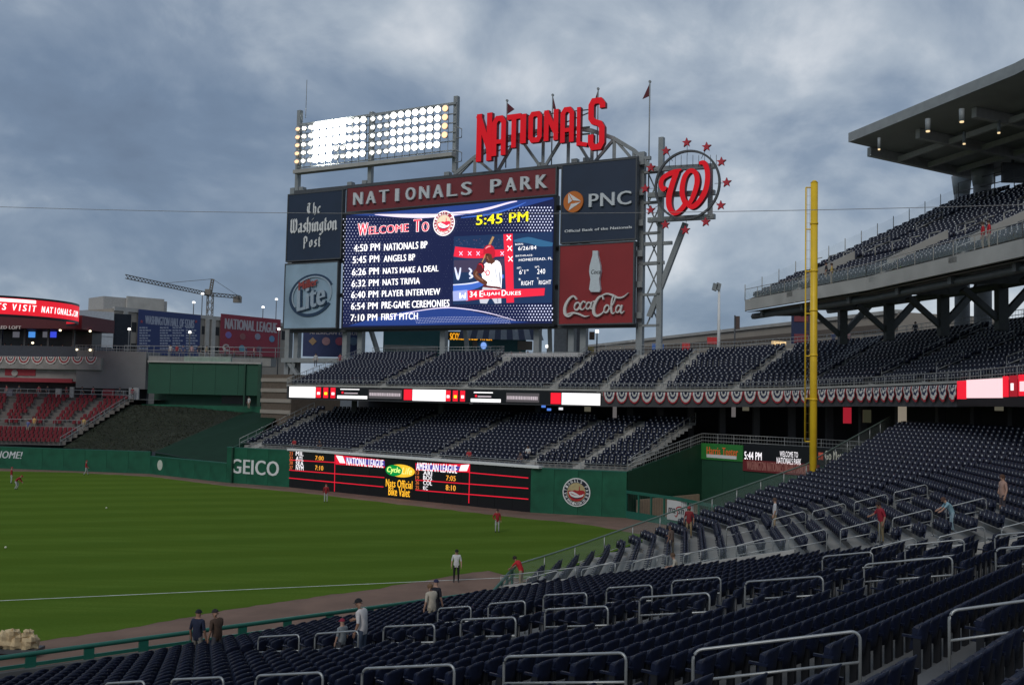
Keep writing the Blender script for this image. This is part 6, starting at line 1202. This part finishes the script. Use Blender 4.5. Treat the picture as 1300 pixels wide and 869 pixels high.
def bulk(name, lst, mats, label):
    VV, FF, MM = [], [], []; k = 0
    for lod in (0, 1, 2):
        S = np.array([s[:4] for s in lst if s[4] == lod])
        if not len(S): continue
        v, f, m = LOD[lod]; v = np.array(v); f = np.array(f); c, s_ = np.cos(S[:, 3]), np.sin(S[:, 3])
        X = S[:, 0:1]+c[:, None]*v[None, :, 0]-s_[:, None]*v[None, :, 1]; Y = S[:, 1:2]+s_[:, None]*v[None, :, 0]+c[:, None]*v[None, :, 1]; Z = S[:, 2:3]+v[None, :, 2]
        VV.append(np.stack([X, Y, Z], 2).reshape(-1, 3)); FF.append((f[None]+(np.arange(len(S))*len(v))[:, None, None]+k).reshape(-1, 4)); MM.append(np.tile(np.array(m), len(S))); k += len(S)*len(v)
    VV, FF, MM = np.concatenate(VV), np.concatenate(FF), np.concatenate(MM); me = bpy.data.meshes.new(name)
    me.vertices.add(len(VV)); me.vertices.foreach_set('co', VV.ravel()); me.loops.add(FF.size); me.loops.foreach_set('vertex_index', FF.ravel().astype(np.int32)); me.polygons.add(len(FF)); me.polygons.foreach_set('loop_start', np.arange(0, FF.size, 4, dtype=np.int32)); me.polygons.foreach_set('material_index', MM.astype(np.int32))
    me.update(calc_edges=True); me.validate()
    for m in mats: me.materials.append(m)
    o = bpy.data.objects.new(name, me); COL.objects.link(o); tag(o, label, 'seats', None, 'stuff'); return o
bulk('stadium_seats', [s for i, s in enumerate(SEATS) if i not in ps], [navy, seat_leg, seatplate], 'rows of navy folding stadium seats filling the stands')
print('SEATS', len(SEATS), 'individual', len(pick_))
def part_mesh(name, g, m, smooth=False):
    me = bpy.data.meshes.new(name); me.from_pydata(g[0], [], g[1]); me.materials.append(m)
    if smooth: me.polygons.foreach_set('use_smooth', [True]*len(me.polygons))
    return me
PM = [('backrest', part_mesh('backrest', shell(6), navy, True)), ('seat_pan', part_mesh('seat_pan', pan(), navy)), ('armrest', part_mesh('armrest', arm_l, navy)), ('armrest', part_mesh('armrest2', arm_r, navy)), ('leg', part_mesh('leg', leg_l, seat_leg)), ('leg', part_mesh('leg2', leg_r, seat_leg))]
rowid = {i: round((DN@V(*SEATS[i][:2]))/TR) for i in pick_}; rset = sorted(set(rowid.values())); lab_ = {}
for r in rset:
    for n_, i in enumerate(sorted([i for i in pick_ if rowid[i] == r], key=lambda i: TN@V(*SEATS[i][:2]))): lab_[i] = 'navy folding seat, %s from left in the %s foreground row from the photographer' % (ordn(n_), ordn(rset.index(r)))
for i in pick_:
    s = SEATS[i]; e_ = bpy.data.objects.new('stadium_chair', None); e_.location = s[:3]; e_.rotation_euler = (0, 0, s[3]); e_.empty_display_size = .2; COL.objects.link(e_)
    tag(e_, lab_[i], 'chair', 'nearest foreground seats')
    for nm, me in PM: o = bpy.data.objects.new(nm, me); o.parent = e_; COL.objects.link(o)
# red seats: one mesh each
redm = mat('red_seat_plastic', (.16, .010, .018), .6, var=.2, scale=5, spec=.25); v, f, m = join([(far_seat(), 0), (pan(), 0)]); rme = part_mesh('red_seat', (v, f), redm); cnt = 0; rcount = {}; sv_ = SEATS; SEATS = []
rsd.seats([], sp=.62, lod=0, r0=0, r1=4); rsd.seats([k/6 for k in range(7)], sp=.66, lod=0, r0=5, r1=14, half=.7)
for s in SEATS:
    x, y, z = proj(s[:3])
    if not (-20 < x < 175) or cnt >= 300: continue
    cnt += 1; o = bpy.data.objects.new('terrace_chair', rme); o.location = s[:3]; o.rotation_euler = (0, 0, s[3]); COL.objects.link(o); zr_ = round((s[2]-3)/(6/14)); rcount[zr_] = rcount.get(zr_, 0)+1; tag(o, 'red folding chair, %s from left in the %s row up the centre field terrace' % (ordn(rcount[zr_]-1), ordn(zr_)), 'chair', 'red seats in left centre field')
print('RED', cnt); SEATS = sv_

# ================================================================== people
J0 = dict(pel=(0, 0, .95), spi=(0, .0, 1.14), che=(0, 0, 1.36), nek=(0, -.005, 1.50), hd0=(0, .015, 1.60), hd1=(0, .02, 1.70))
for s_, sg_ in (('L', -1), ('R', 1)):
    J0.update({'sh'+s_: (.18*sg_, -.005, 1.42), 'el'+s_: (.25*sg_, -.02, 1.14), 'wr'+s_: (.27*sg_, .06, .90), 'pa'+s_: (.27*sg_, .085, .83), 'hi'+s_: (.095*sg_, 0, .90), 'kn'+s_: (.115*sg_, .03, .50), 'an'+s_: (.12*sg_, -.02, .09), 'to'+s_: (.14*sg_, .13, .04)})
RAD = dict(pel=.155, spi=.135, che=.155, nek=.058, hd0=.088, hd1=.094, sh=.075, el=.047, wr=.033, pa=.038, hi=.098, kn=.064, an=.043, to=.042)
BON = [('pel', 'spi', 's'), ('spi', 'che', 's'), ('che', 'nek', 's'), ('nek', 'hd0', 'k'), ('hd0', 'hd1', 'k')] + [q for s_ in 'LR' for q in (('che', 'sh'+s_, 's'), ('sh'+s_, 'el'+s_, 's'), ('el'+s_, 'wr'+s_, 'f'), ('wr'+s_, 'pa'+s_, 'k'), ('pel', 'hi'+s_, 'p'), ('hi'+s_, 'kn'+s_, 'p'), ('kn'+s_, 'an'+s_, 'c'), ('an'+s_, 'to'+s_, 'h'))]
POSE = {'stand': {}, 'hips': dict(elR=(.34, -.06, 1.16), wrR=(.2, .08, .98), paR=(.15, .1, .97)),
 'stride': dict(knL=(-.1, .16, .52), anL=(-.1, .2, .1), toL=(-.11, .36, .06), knR=(.1, -.02, .5), anR=(.1, -.24, .12), toR=(.11, -.12, .04), wrL=(-.27, -.02, .92), paL=(-.27, .02, .85), wrR=(.26, .2, .95), paR=(.25, .26, .9)),
 'bend': dict(pel=(0, -.12, .84), spi=(0, .03, 1.0), che=(0, .2, 1.14), nek=(0, .32, 1.22), hd0=(0, .40, 1.28), hd1=(0, .45, 1.36), shL=(-.18, .22, 1.18), shR=(.18, .22, 1.18), elL=(-.24, .34, .92), wrL=(-.18, .46, .74), paL=(-.16, .5, .68), elR=(.24, .36, .92), wrR=(.2, .5, .76), paR=(.18, .55, .72), hiL=(-.1, -.1, .8), hiR=(.1, -.1, .8), knL=(-.16, .12, .46), knR=(.18, .05, .46), anL=(-.17, -.06, .09), anR=(.2, -.12, .09), toL=(-.19, .1, .04), toR=(.22, .04, .04)),
 'lean': dict(spi=(0, .08, 1.12), che=(0, .22, 1.28), nek=(0, .32, 1.38), hd0=(0, .39, 1.45), hd1=(0, .43, 1.54), shL=(-.18, .24, 1.32), shR=(.18, .24, 1.32), elL=(-.22, .42, 1.14), wrL=(-.2, .56, .98), paL=(-.19, .62, .95), elR=(.22, .40, 1.12), wrR=(.2, .58, 1.0), paR=(.19, .64, .97)),
 'reach': dict(elR=(.27, .16, 1.2), wrR=(.22, .38, 1.12), paR=(.21, .45, 1.1), spi=(0, .02, 1.14), che=(0, .06, 1.35), nek=(0, .1, 1.48), hd0=(0, .14, 1.57), hd1=(0, .16, 1.67), shL=(-.18, .05, 1.4), shR=(.18, .06, 1.4)),
 'sit': dict(pel=(0, 0, .52), spi=(0, .04, .70), che=(0, .1, .92), nek=(0, .14, 1.05), hd0=(0, .17, 1.14), hd1=(0, .19, 1.24), shL=(-.18, .09, .98), shR=(.18, .09, .98), elL=(-.24, .16, .72), wrL=(-.16, .36, .66), paL=(-.14, .42, .66), elR=(.24, .16, .72), wrR=(.16, .36, .66), paR=(.14, .42, .66), hiL=(-.1, .03, .5), hiR=(.1, .03, .5), knL=(-.12, .44, .5), knR=(.12, .44, .5), anL=(-.12, .44, .09), anR=(.12, .44, .09), toL=(-.13, .6, .04), toR=(.13, .6, .04))}
skin_m = [mat('skin_light', (.46, .27, .19), .6, var=.05), mat('skin_tan', (.32, .17, .11), .6, var=.05), mat('skin_brown', (.12, .06, .04), .6, var=.05)]
def cloth(c): return mat('cloth_%02x%02x%02x' % tuple(int(x*255) for x in c), c, .85, var=.12, scale=8)
def person(label, loc, yaw, pose='stand', shirt=(.5, .5, .5), pants=(.05, .05, .06), shoes=(.04, .04, .04), hat=None, hair=(.03, .02, .015), skin=0, scale=1., sleeves=False, shorts=False, group=None, fine=False):
    J = dict(J0); J.update(POSE[pose]); names = list(J); idx = {n: i for i, n in enumerate(names)}; vs = [J[n] for n in names]; rd_ = [RAD.get(n, RAD.get(n[:-1])) for n in names]; ed_ = [(idx[a], idx[b]) for a, b, _ in BON]; seg_ = [(V(*J[a]), V(*J[b]), z) for a, b, z in BON]
    for s_ in 'LR':                                   # five fingers
        w_, p_ = V(*J['wr'+s_]), V(*J['pa'+s_]); d = (p_-w_)/np.linalg.norm(p_-w_); sd_ = V(1 if s_ == 'R' else -1, 0, 0); sd_ = sd_-d*(sd_@d); sd_ /= np.linalg.norm(sd_); fw = np.cross(d, sd_)*(1 if s_ == 'R' else -1)
        for k, (o_, ln) in enumerate(((-.03, .07), (-.01, .085), (.01, .08), (.028, .065))):
            a = p_+d*.03+fw*o_; m_ = a+d*ln*.6; t_ = a+d*ln*.95+sd_*-.02; i0 = len(vs); vs += [tuple(a), tuple(m_), tuple(t_)]; rd_ += [.011, .009, .008]; ed_ += [(idx['pa'+s_], i0), (i0, i0+1), (i0+1, i0+2)]; seg_.append((a, t_, 'k'))
        a = w_+d*.04-fw*.035; t_ = a+d*.04-fw*.025; i0 = len(vs); vs += [tuple(a), tuple(t_)]; rd_ += [.012, .009]; ed_ += [(idx['pa'+s_], i0), (i0, i0+1)]; seg_.append((a, t_, 'k'))
    me = bpy.data.meshes.new('body'); me.from_pydata(vs, ed_, []); o = bpy.data.objects.new('tmp', me); COL.objects.link(o)
    md = o.modifiers.new('skin', 'SKIN'); md.use_smooth_shade = True
    for i, r in enumerate(rd_): me.skin_vertices[0].data[i].radius = (r, r)
    me.skin_vertices[0].data[0].use_root = True
    sb = o.modifiers.new('sub', 'SUBSURF'); sb.levels = 1; sb.render_levels = 1
    bpy.context.view_layer.update(); dm_ = bpy.data.meshes.new_from_object(o.evaluated_get(bpy.context.evaluated_depsgraph_get())); bpy.data.objects.remove(o); bpy.data.meshes.remove(me)
    ms = [skin_m[skin], cloth(shirt), cloth(pants), cloth(shoes)]; dm_.materials.clear()
    for m in ms: dm_.materials.append(m)
    A0 = np.array([s[0] for s in seg_]); D0 = np.array([s[1]-s[0] for s in seg_]); LL = (D0**2).sum(1); zi = {'s': 1, 'k': 0, 'f': 1 if sleeves else 0, 'p': 2, 'c': 0 if shorts else 2, 'h': 3}; zn = np.array([zi[s[2]] for s in seg_])
    C_ = np.zeros(len(dm_.polygons)*3); dm_.polygons.foreach_get('center', C_); C_ = C_.reshape(-1, 3); tt = np.clip(((C_[:, None]-A0)*D0).sum(2)/LL, 0, 1); dd = np.linalg.norm(C_[:, None]-A0-tt[..., None]*D0, axis=2)
    bone_r = np.array([{0: .13, 1: .15, 2: .05, 3: .085, 4: .1}.get(i, .06) if i < 5 else (.012 if i >= len(BON) else .055) for i in range(len(seg_))]); dm_.polygons.foreach_set('material_index', zn[(dd-bone_r).argmin(1)].astype(np.int32)); dm_.polygons.foreach_set('use_smooth', [True]*len(dm_.polygons))
    t = thing('person', label, 'person', loc, group); t.rotation_euler = (0, 0, yaw); t.scale = (scale,)*3
    b_ = bpy.data.objects.new('body', dm_); b_.parent = t; COL.objects.link(b_)
    h0, h1 = V(*J['hd0']), V(*J['hd1']); up_ = (h1-h0)/np.linalg.norm(h1-h0); fw = np.cross(V(1, 0, 0), up_)*-1; fw = -fw if fw[1] < 0 else fw; sx = V(1, 0, 0); cc = h0*.4+h1*.6
    mb = MB(); n = 10; R_ = .116
    for i in range(4):
        f0, f1 = i/4*math.pi/2+.12, (i+1)/4*math.pi/2+.12*(1-(i+1)/4)
        for j in range(n):
            a, c = 2*math.pi*j/n, 2*math.pi*(j+1)/n; pt_ = lambda f, a: cc+R_*(math.cos(f)*(sx*math.cos(a)*.92+fw*math.sin(a)*1.05)+up_*math.sin(f)*1.05)
            mb.add([pt_(f0, a), pt_(f0, c), pt_(f1, c), pt_(f1, a)], [(0, 1, 2, 3)], 0, True)
    if hat is None:
        for j in range(n):
            a, c = 2*math.pi*j/n, 2*math.pi*(j+1)/n
            if math.sin((a+c)/2) > .35: continue
            q = lambda f, a: cc+R_*(math.cos(f)*(sx*math.cos(a)*.92+fw*math.sin(a)*1.05)+up_*math.sin(f)); mb.add([q(-.5, a), q(-.5, c), q(.14, c), q(.14, a)], [(0, 1, 2, 3)], 0, True)
    else:
        br = [cc+up_*.015+R_*(sx*math.cos(a)*.85+fw*math.sin(a)) for a in np.linspace(.35, math.pi-.35, 7)]; br2 = [p+fw*.085*math.sin(a)-up_*.012 for p, a in zip(br, np.linspace(.35, math.pi-.35, 7))]
        for k in range(6): mb.add([br[k], br2[k], br2[k+1], br[k+1]], [(0, 1, 2, 3)])
    hm = mb.mesh('cap' if hat else 'hair', cloth(hat or hair), V(0, 0, 0)); ho = bpy.data.objects.new('cap' if hat else 'hair', hm); ho.parent = t; COL.objects.link(ho)
    mb = MB(); nf = cc-up_*.03+fw*.095; mb.add([nf+up_*.03, nf-up_*.02-sx*.016, nf-up_*.02+sx*.016, nf+fw*.03-up_*.015], [(0, 1, 3), (0, 3, 2), (1, 2, 3)], 0)
    for sg_ in (-1, 1):
        ec = cc-up_*.005+fw*.098+sx*.036*sg_; mb.add([ec-sx*.012, ec-up_*.007, ec+sx*.012, ec+up_*.007], [(0, 1, 2, 3)], 1); er = cc-up_*.03+sx*.098*sg_; mb.add([er-up_*.03, er+sx*.02*sg_-fw*.01, er+up_*.03, er+fw*.012], [(0, 1, 2, 3)], 0)
    mc = cc-up_*.072+fw*.09; mb.add([mc-sx*.02, mc-up_*.006, mc+sx*.02, mc+up_*.004], [(0, 1, 2, 3)], 2)
    fo = bpy.data.objects.new('face', mb.mesh('face', [skin_m[skin], cloth((.02, .015, .01)), cloth((.25, .09, .07))], V(0, 0, 0))); fo.parent = t; COL.objects.link(fo); return t
def deckfind(dk, x, y, h, k0=0, k1=None):
    best = (1e9, None)
    for k in np.linspace(k0, (dk.K-1) if k1 is None else k1, 240):
        for r in range(dk.n):
            p = V(*dk.at(k, r+.3), dk.z(k, r)); q = proj(p+V(0, 0, h)); d = (q[0]-x)**2+(q[1]-y)**2
            if d < best[0]: best = (d, p)
    return best[1]
def snapA(x, y, h):
    p = onA(x, y, h); d = DN@p[:2]; i = math.floor((d-rows[0])/TR); return V(p[0], p[1], zfl(rows[0]+i*TR+TR/2))
def nearA(x, y, Z_, k_=1.08):
    for _ in range(60):
        p = aty(x, y, Z_); sc_ = (p[2]-zA(p))/1.80
        if abs(sc_-k_) < .02: break
        Z_ += .25 if sc_ > k_ else -.25
    d = DN@p[:2]; i = math.floor((d-rows[0])/TR); z = zfl(rows[0]+i*TR+TR/2); return V(p[0], p[1], z), (p[2]-z)/1.80
def snapB(x, y, h):
    p = onB(x, y, h); e_ = (zB(p)-.1)/.25; i = math.floor((e_-es[0])/.84); return V(p[0], p[1], .1+.25*(es[max(i, 0)]+.42))
RJ, GP, WH = (.33, .016, .022), (.42, .42, .42), (.62, .62, .60)
person('outfield player in red jersey bending at the far left', V(*atz(21, 621, 0)[:2], .004), rad(-80), 'bend', RJ, GP, hat=RJ, sleeves=True)
person('outfield player in red jersey standing behind the bending one', V(*atz(14, 613.5, 0)[:2], .004), rad(-60), 'stand', RJ, GP, hat=RJ, sleeves=True)
person('outfield player in red top near the dark green wall', V(*atz(109, 603, 0)[:2], .004), rad(-70), 'stride', RJ, GP, hat=RJ, sleeves=True)
person('outfield player in red top before the out-of-town scoreboard', V(*atz(413.5, 637.5, 0)[:2], .004), rad(10), 'stand', RJ, GP, hat=RJ, sleeves=True)
person('outfield player in red top on the grass near the emblem wall', V(*atz(631, 675.5, 0)[:2], .004), rad(190), 'hips', RJ, GP, hat=(.05, .02, .02), sleeves=True)
person('guard in white shirt and black trousers on the foul line', V(*atz(579, 738.7, 0)[:2], .004), rad(180), 'stand', WH, (.01, .01, .013), hat=(.01, .01, .012), scale=1.02)
p = snapB(650, 711.5, 1.5); person('person in bright red shirt leaning over the green rail corner', V(.75, 52.6, .35), rad(62), 'lean', (.55, .02, .025), (.32, .24, .14), skin=1, scale=1.02)
q, k = nearA(252, 772, 28.3); person('person in navy shirt standing with back turned near the front rail', q, rad(-15), 'stand', (.012, .018, .045), (.22, .2, .17), skin=1, hat=(.012, .012, .02), shorts=True, scale=k)
q, k = nearA(277, 771, 28.6); person('person in brown shirt and cap beside the navy shirted one', q, rad(50), 'reach', (.07, .04, .025), (.06, .06, .07), skin=1, hat=(.025, .02, .02), scale=k)
q, k = nearA(461.5, 757, 29); person('person in white T-shirt and black cap standing above the seats', q, rad(65), 'reach', (.60, .56, .54), (.05, .07, .11), skin=1, hat=(.01, .01, .012), scale=k)
q, k = nearA(435, 783.5, 28.6, .74); person('child in grey shirt and red cap among the seats', q, rad(50), 'stand', (.22, .24, .25), (.05, .05, .06), hat=(.30, .02, .05), scale=k)
q, k = nearA(549, 738.7, 40.6, 1.0); person('person in cream shirt with light hair at the front rail', q, rad(35), 'reach', (.48, .42, .33), (.35, .30, .22), hair=(.18, .10, .05), scale=k)
q, k = nearA(553.5, 734, 41.2, 1.04); person('person in black top and navy cap behind the cream shirted one', q, rad(-30), 'stand', (.015, .015, .02), (.02, .02, .025), hat=(.03, .03, .08), scale=k)
person('person in dark red shirt before the white fence banner', snapB(875, 644, 1.75), rad(160), 'stand', (.22, .02, .025), (.30, .22, .12), hat=(.35, .04, .04), skin=1)
person('person in brown shirt by the mesh railing', snapB(853, 668, 1.45), rad(40), 'reach', (.13, .09, .07), (.3, .26, .2), hair=(.10, .06, .04), skin=1, scale=.9)
person('person in cream top sitting in the angled seat block', snapB(859.5, 702.5, 1.32), rad(80), 'sit', (.45, .41, .33), (.34, .30, .24), hair=(.12, .07, .04))
person('person in white shirt standing in the upper angled rows', snapB(984, 634, 1.75), rad(75), 'stand', (.55, .55, .55), (.36, .27, .17), hair=(.10, .06, .04))
person('person in red shirt and khaki trousers among the dark rows', snapB(1119, 636, 1.78), rad(100), 'reach', (.30, .015, .03), (.20, .16, .09), hair=(.03, .02, .02), skin=1)
person('person in pale blue top bending over seats', snapB(1209, 634, 1.3), rad(85), 'lean', (.24, .40, .46), (.3, .42, .48), hair=(.12, .06, .04), scale=.88)
person('person in pale pink top standing in the farthest right rows', snapB(1273, 606, 1.72), rad(95), 'hips', (.42, .26, .20), (.06, .05, .06), hair=(.10, .05, .03), shorts=True)
for x, y, c, lab in ((1248, 283, (.50, .02, .03), 'left one of two people in red shirts in the upper deck'), (1257, 284, (.50, .02, .03), 'right one of two people in red shirts in the upper deck'), (1055, 336, (.5, .36, .1), 'person in yellow shirt in the upper deck near the yellow pole'), (1050, 333, (.03, .03, .035), 'person in black shirt beside the yellow shirted one in the upper deck')): person(lab, deckfind(upd, x, y, 1.75), rad(70), 'stand', c, (.35, .28, .2), hair=(.05, .03, .02))
for x, y, c, lab in ((598, 570, (.45, .03, .04), 'person in red sitting above the scoreboard wall'), (671, 568, WH, 'person in white shirt in the right field lower seats'), (660, 576, (.08, .06, .07), 'person in dark top in the right field lower seats'), (374, 563, (.40, .03, .04), 'person in red at the left end of the right field seats'), (405, 568, (.05, .04, .05), 'dark dressed person at the left end of the right field seats')): person(lab, deckfind(rfd, x, y, 1.25), rad(160), 'sit', c, (.1, .1, .12), hair=(.05, .03, .02))
for x, y, c, lab in ((44, 530, (.6, .35, .12), 'person in orange among the red seats'), (36, 533, (.12, .14, .3), 'person in blue among the red seats'), (107, 536, (.5, .33, .12), 'person in yellow standing at the red seat aisle')): person(lab, deckfind(rsd, x, y, 1.6), rad(170), 'stand', c, (.3, .25, .2), hair=(.05, .03, .02))
p = D(316, 512, 144); person('person in white shirt beside the green centre field wall', V(p[0], p[1], p[2]-.75), rad(150), 'stand', WH, (.35, .28, .2), hair=(.05, .03, .02))
ring_c = [(.45, .44, .42), (.3, .04, .05), (.08, .1, .2), (.5, .3, .3), (.05, .05, .06), (.35, .3, .2)]
for n_, x in enumerate((216, 224, 232, 243, 252, 262, 285, 297, 312, 322)):
    p = aty(x, 456+.02*x-4.5, 150.5+n_ % 3*.3); person('tiny spectator on the deck above the green wall, %s from the left' % ordn(n_), V(p[0], p[1], h1+1.0), rad(170+n_*13), 'stand', ring_c[n_ % 6], (.1, .1, .13), hair=(.05, .03, .02), group='spectators above the green wall')
b = MB(); b.abox(D(190, 455, 150)[0], D(345, 455, 150)[0], 149.5, 153, h1-.2, h1+1.0); b.build('viewing_deck', conc, label='concrete viewing deck above the green centre field wall', cat='platform')
for n_, (x, y, Z_) in enumerate(((401, 449, 129), (432, 449, 129), (1058, 421, 101), (1077, 421, 100), (1162, 409, 95), (670, 446, 119), (660, 446, 119))):
    k_ = deckfind(mzd, x, y-0, 1.7); bp2 = aty(x, y, Z_); zz = bp2[2]-1.7; person('distant spectator at the rear rail of the mezzanine, %s' % ('far left under the beer sign', 'left under the beer sign', 'by the tall banner', 'right of the yellow pole', 'farthest right', 'below the screen right corner', 'beside another below the screen corner')[n_], V(bp2[0], Z_, zz), rad(180), 'stand', ring_c[n_ % 6], (.08, .08, .1), hair=(.05, .03, .02))

bfr = Fr(D(-60, 440, 152)[:2], D(119, 440, 150)[:2]); zf_ = bfr.px(20, 453)[1]
for n_, x in enumerate((6, 14, 27, 36, 52, 66, 79, 91)):
    a_, _ = bfr.px(x, 445, -1.2-.4*(n_ % 3)); q = bfr.p(a_, zf_+.35, -1.2-.4*(n_ % 3)); person('tiny visitor on the bar deck at the left, %s from the left' % ordn(n_), q, rad(150+n_*23), 'stand', ring_c[(n_*5+2) % 6], (.08, .08, .1), hair=(.05, .03, .02), group='visitors on the bar deck')
for n_, x in enumerate((8, 24, 49, 60, 84, 104, 118, 152, 168)):
    q = D(x, 499, 147.2+.3*(n_ % 3)); person('tiny visitor on the walkway above the red seats, %s from the left' % ordn(n_), V(q[0], q[1], 8.9), rad(140+n_*31), 'stride' if n_ % 2 else 'stand', ring_c[(n_*3+1) % 6], (.1, .1, .12), hair=(.05, .03, .02), group='visitors above the red seats')
b = MB(); b.poly([(-92, 145.8, 8.9), (-53, 145.8, 8.9), (-50, 153.2, 8.9), (-92, 153.2, 8.9)]); b.build('upper_walkway', conc, kind='structure')
# ================================================================== small things on the field
t = thing('bag_cart', 'low cart heaped with crumpled cream bags at the lower left', 'cart', V(*atz(16, 832, 0)[:2], 0)); c0 = atz(16, 832, 0)
b = MB(); b.abox(c0[0]-1.1, c0[0]+1.0, c0[1]-.4, c0[1]+.5, .18, .3); b.build('cart_bed', dark_st, t)
for dx_ in (-.85, .8): b = MB(); b.tube([(c0[0]+dx_, c0[1]-.45, .14), (c0[0]+dx_, c0[1]-.36, .14)], .14, 12); b.build('wheel', black, t)
cream = mat('cream_canvas', (.55, .42, .24), .85, var=.3, scale=4)
for n_, (dx_, dz_, s_) in enumerate(((-.75, .3, .36), (-.3, .32, .42), (.2, .3, .36), (.62, .32, .34), (-.05, .55, .28), (.55, .6, .22))):
    b = MB(); n, mI = 12, 7; vs = []; ph = random.uniform(0, 6)
    for i in range(mI+1):
        for j in range(n):
            th, fi = math.pi*i/mI, 2*math.pi*j/n; r = s_*(1+.22*math.sin(3*fi+ph+2*th)+.15*math.sin(5*th+ph)+random.uniform(-.08, .08)); vs.append((c0[0]+dx_+r*math.sin(th)*math.cos(fi), c0[1]+r*.8*math.sin(th)*math.sin(fi), dz_+.22+r*.85*math.cos(th)))
    b.add(vs, [(i*n+j, (i+1)*n+j, (i+1)*n+(j+1) % n, i*n+(j+1) % n) for i in range(mI) for j in range(n)]); b.build('canvas_bag', cream, t)
for n_, (x, y) in enumerate(((135, 645.5), (771, 655), (7, 696))):
    p = atz(x, y, 0); b = MB(); R_ = .075
    vs = [(p[0]+R_*math.sin(math.pi*i/6)*math.cos(math.pi*j/5), p[1]+R_*math.sin(math.pi*i/6)*math.sin(math.pi*j/5), .085+R_*math.cos(math.pi*i/6)) for i in range(7) for j in range(10)]; b.add(vs, [(i*10+j, (i+1)*10+j, (i+1)*10+(j+1) % 10, i*10+(j+1) % 10) for i in range(6) for j in range(10)], 0, True)
    b.build('baseball', mat('ball_white', (.7, .68, .5), .6, var=.05), label='small white baseball lying %s' % ('on the grass at left', 'on the track below the emblem wall', 'near the left edge of the grass')[n_], cat='ball')
print('objects', len(bpy.data.objects))
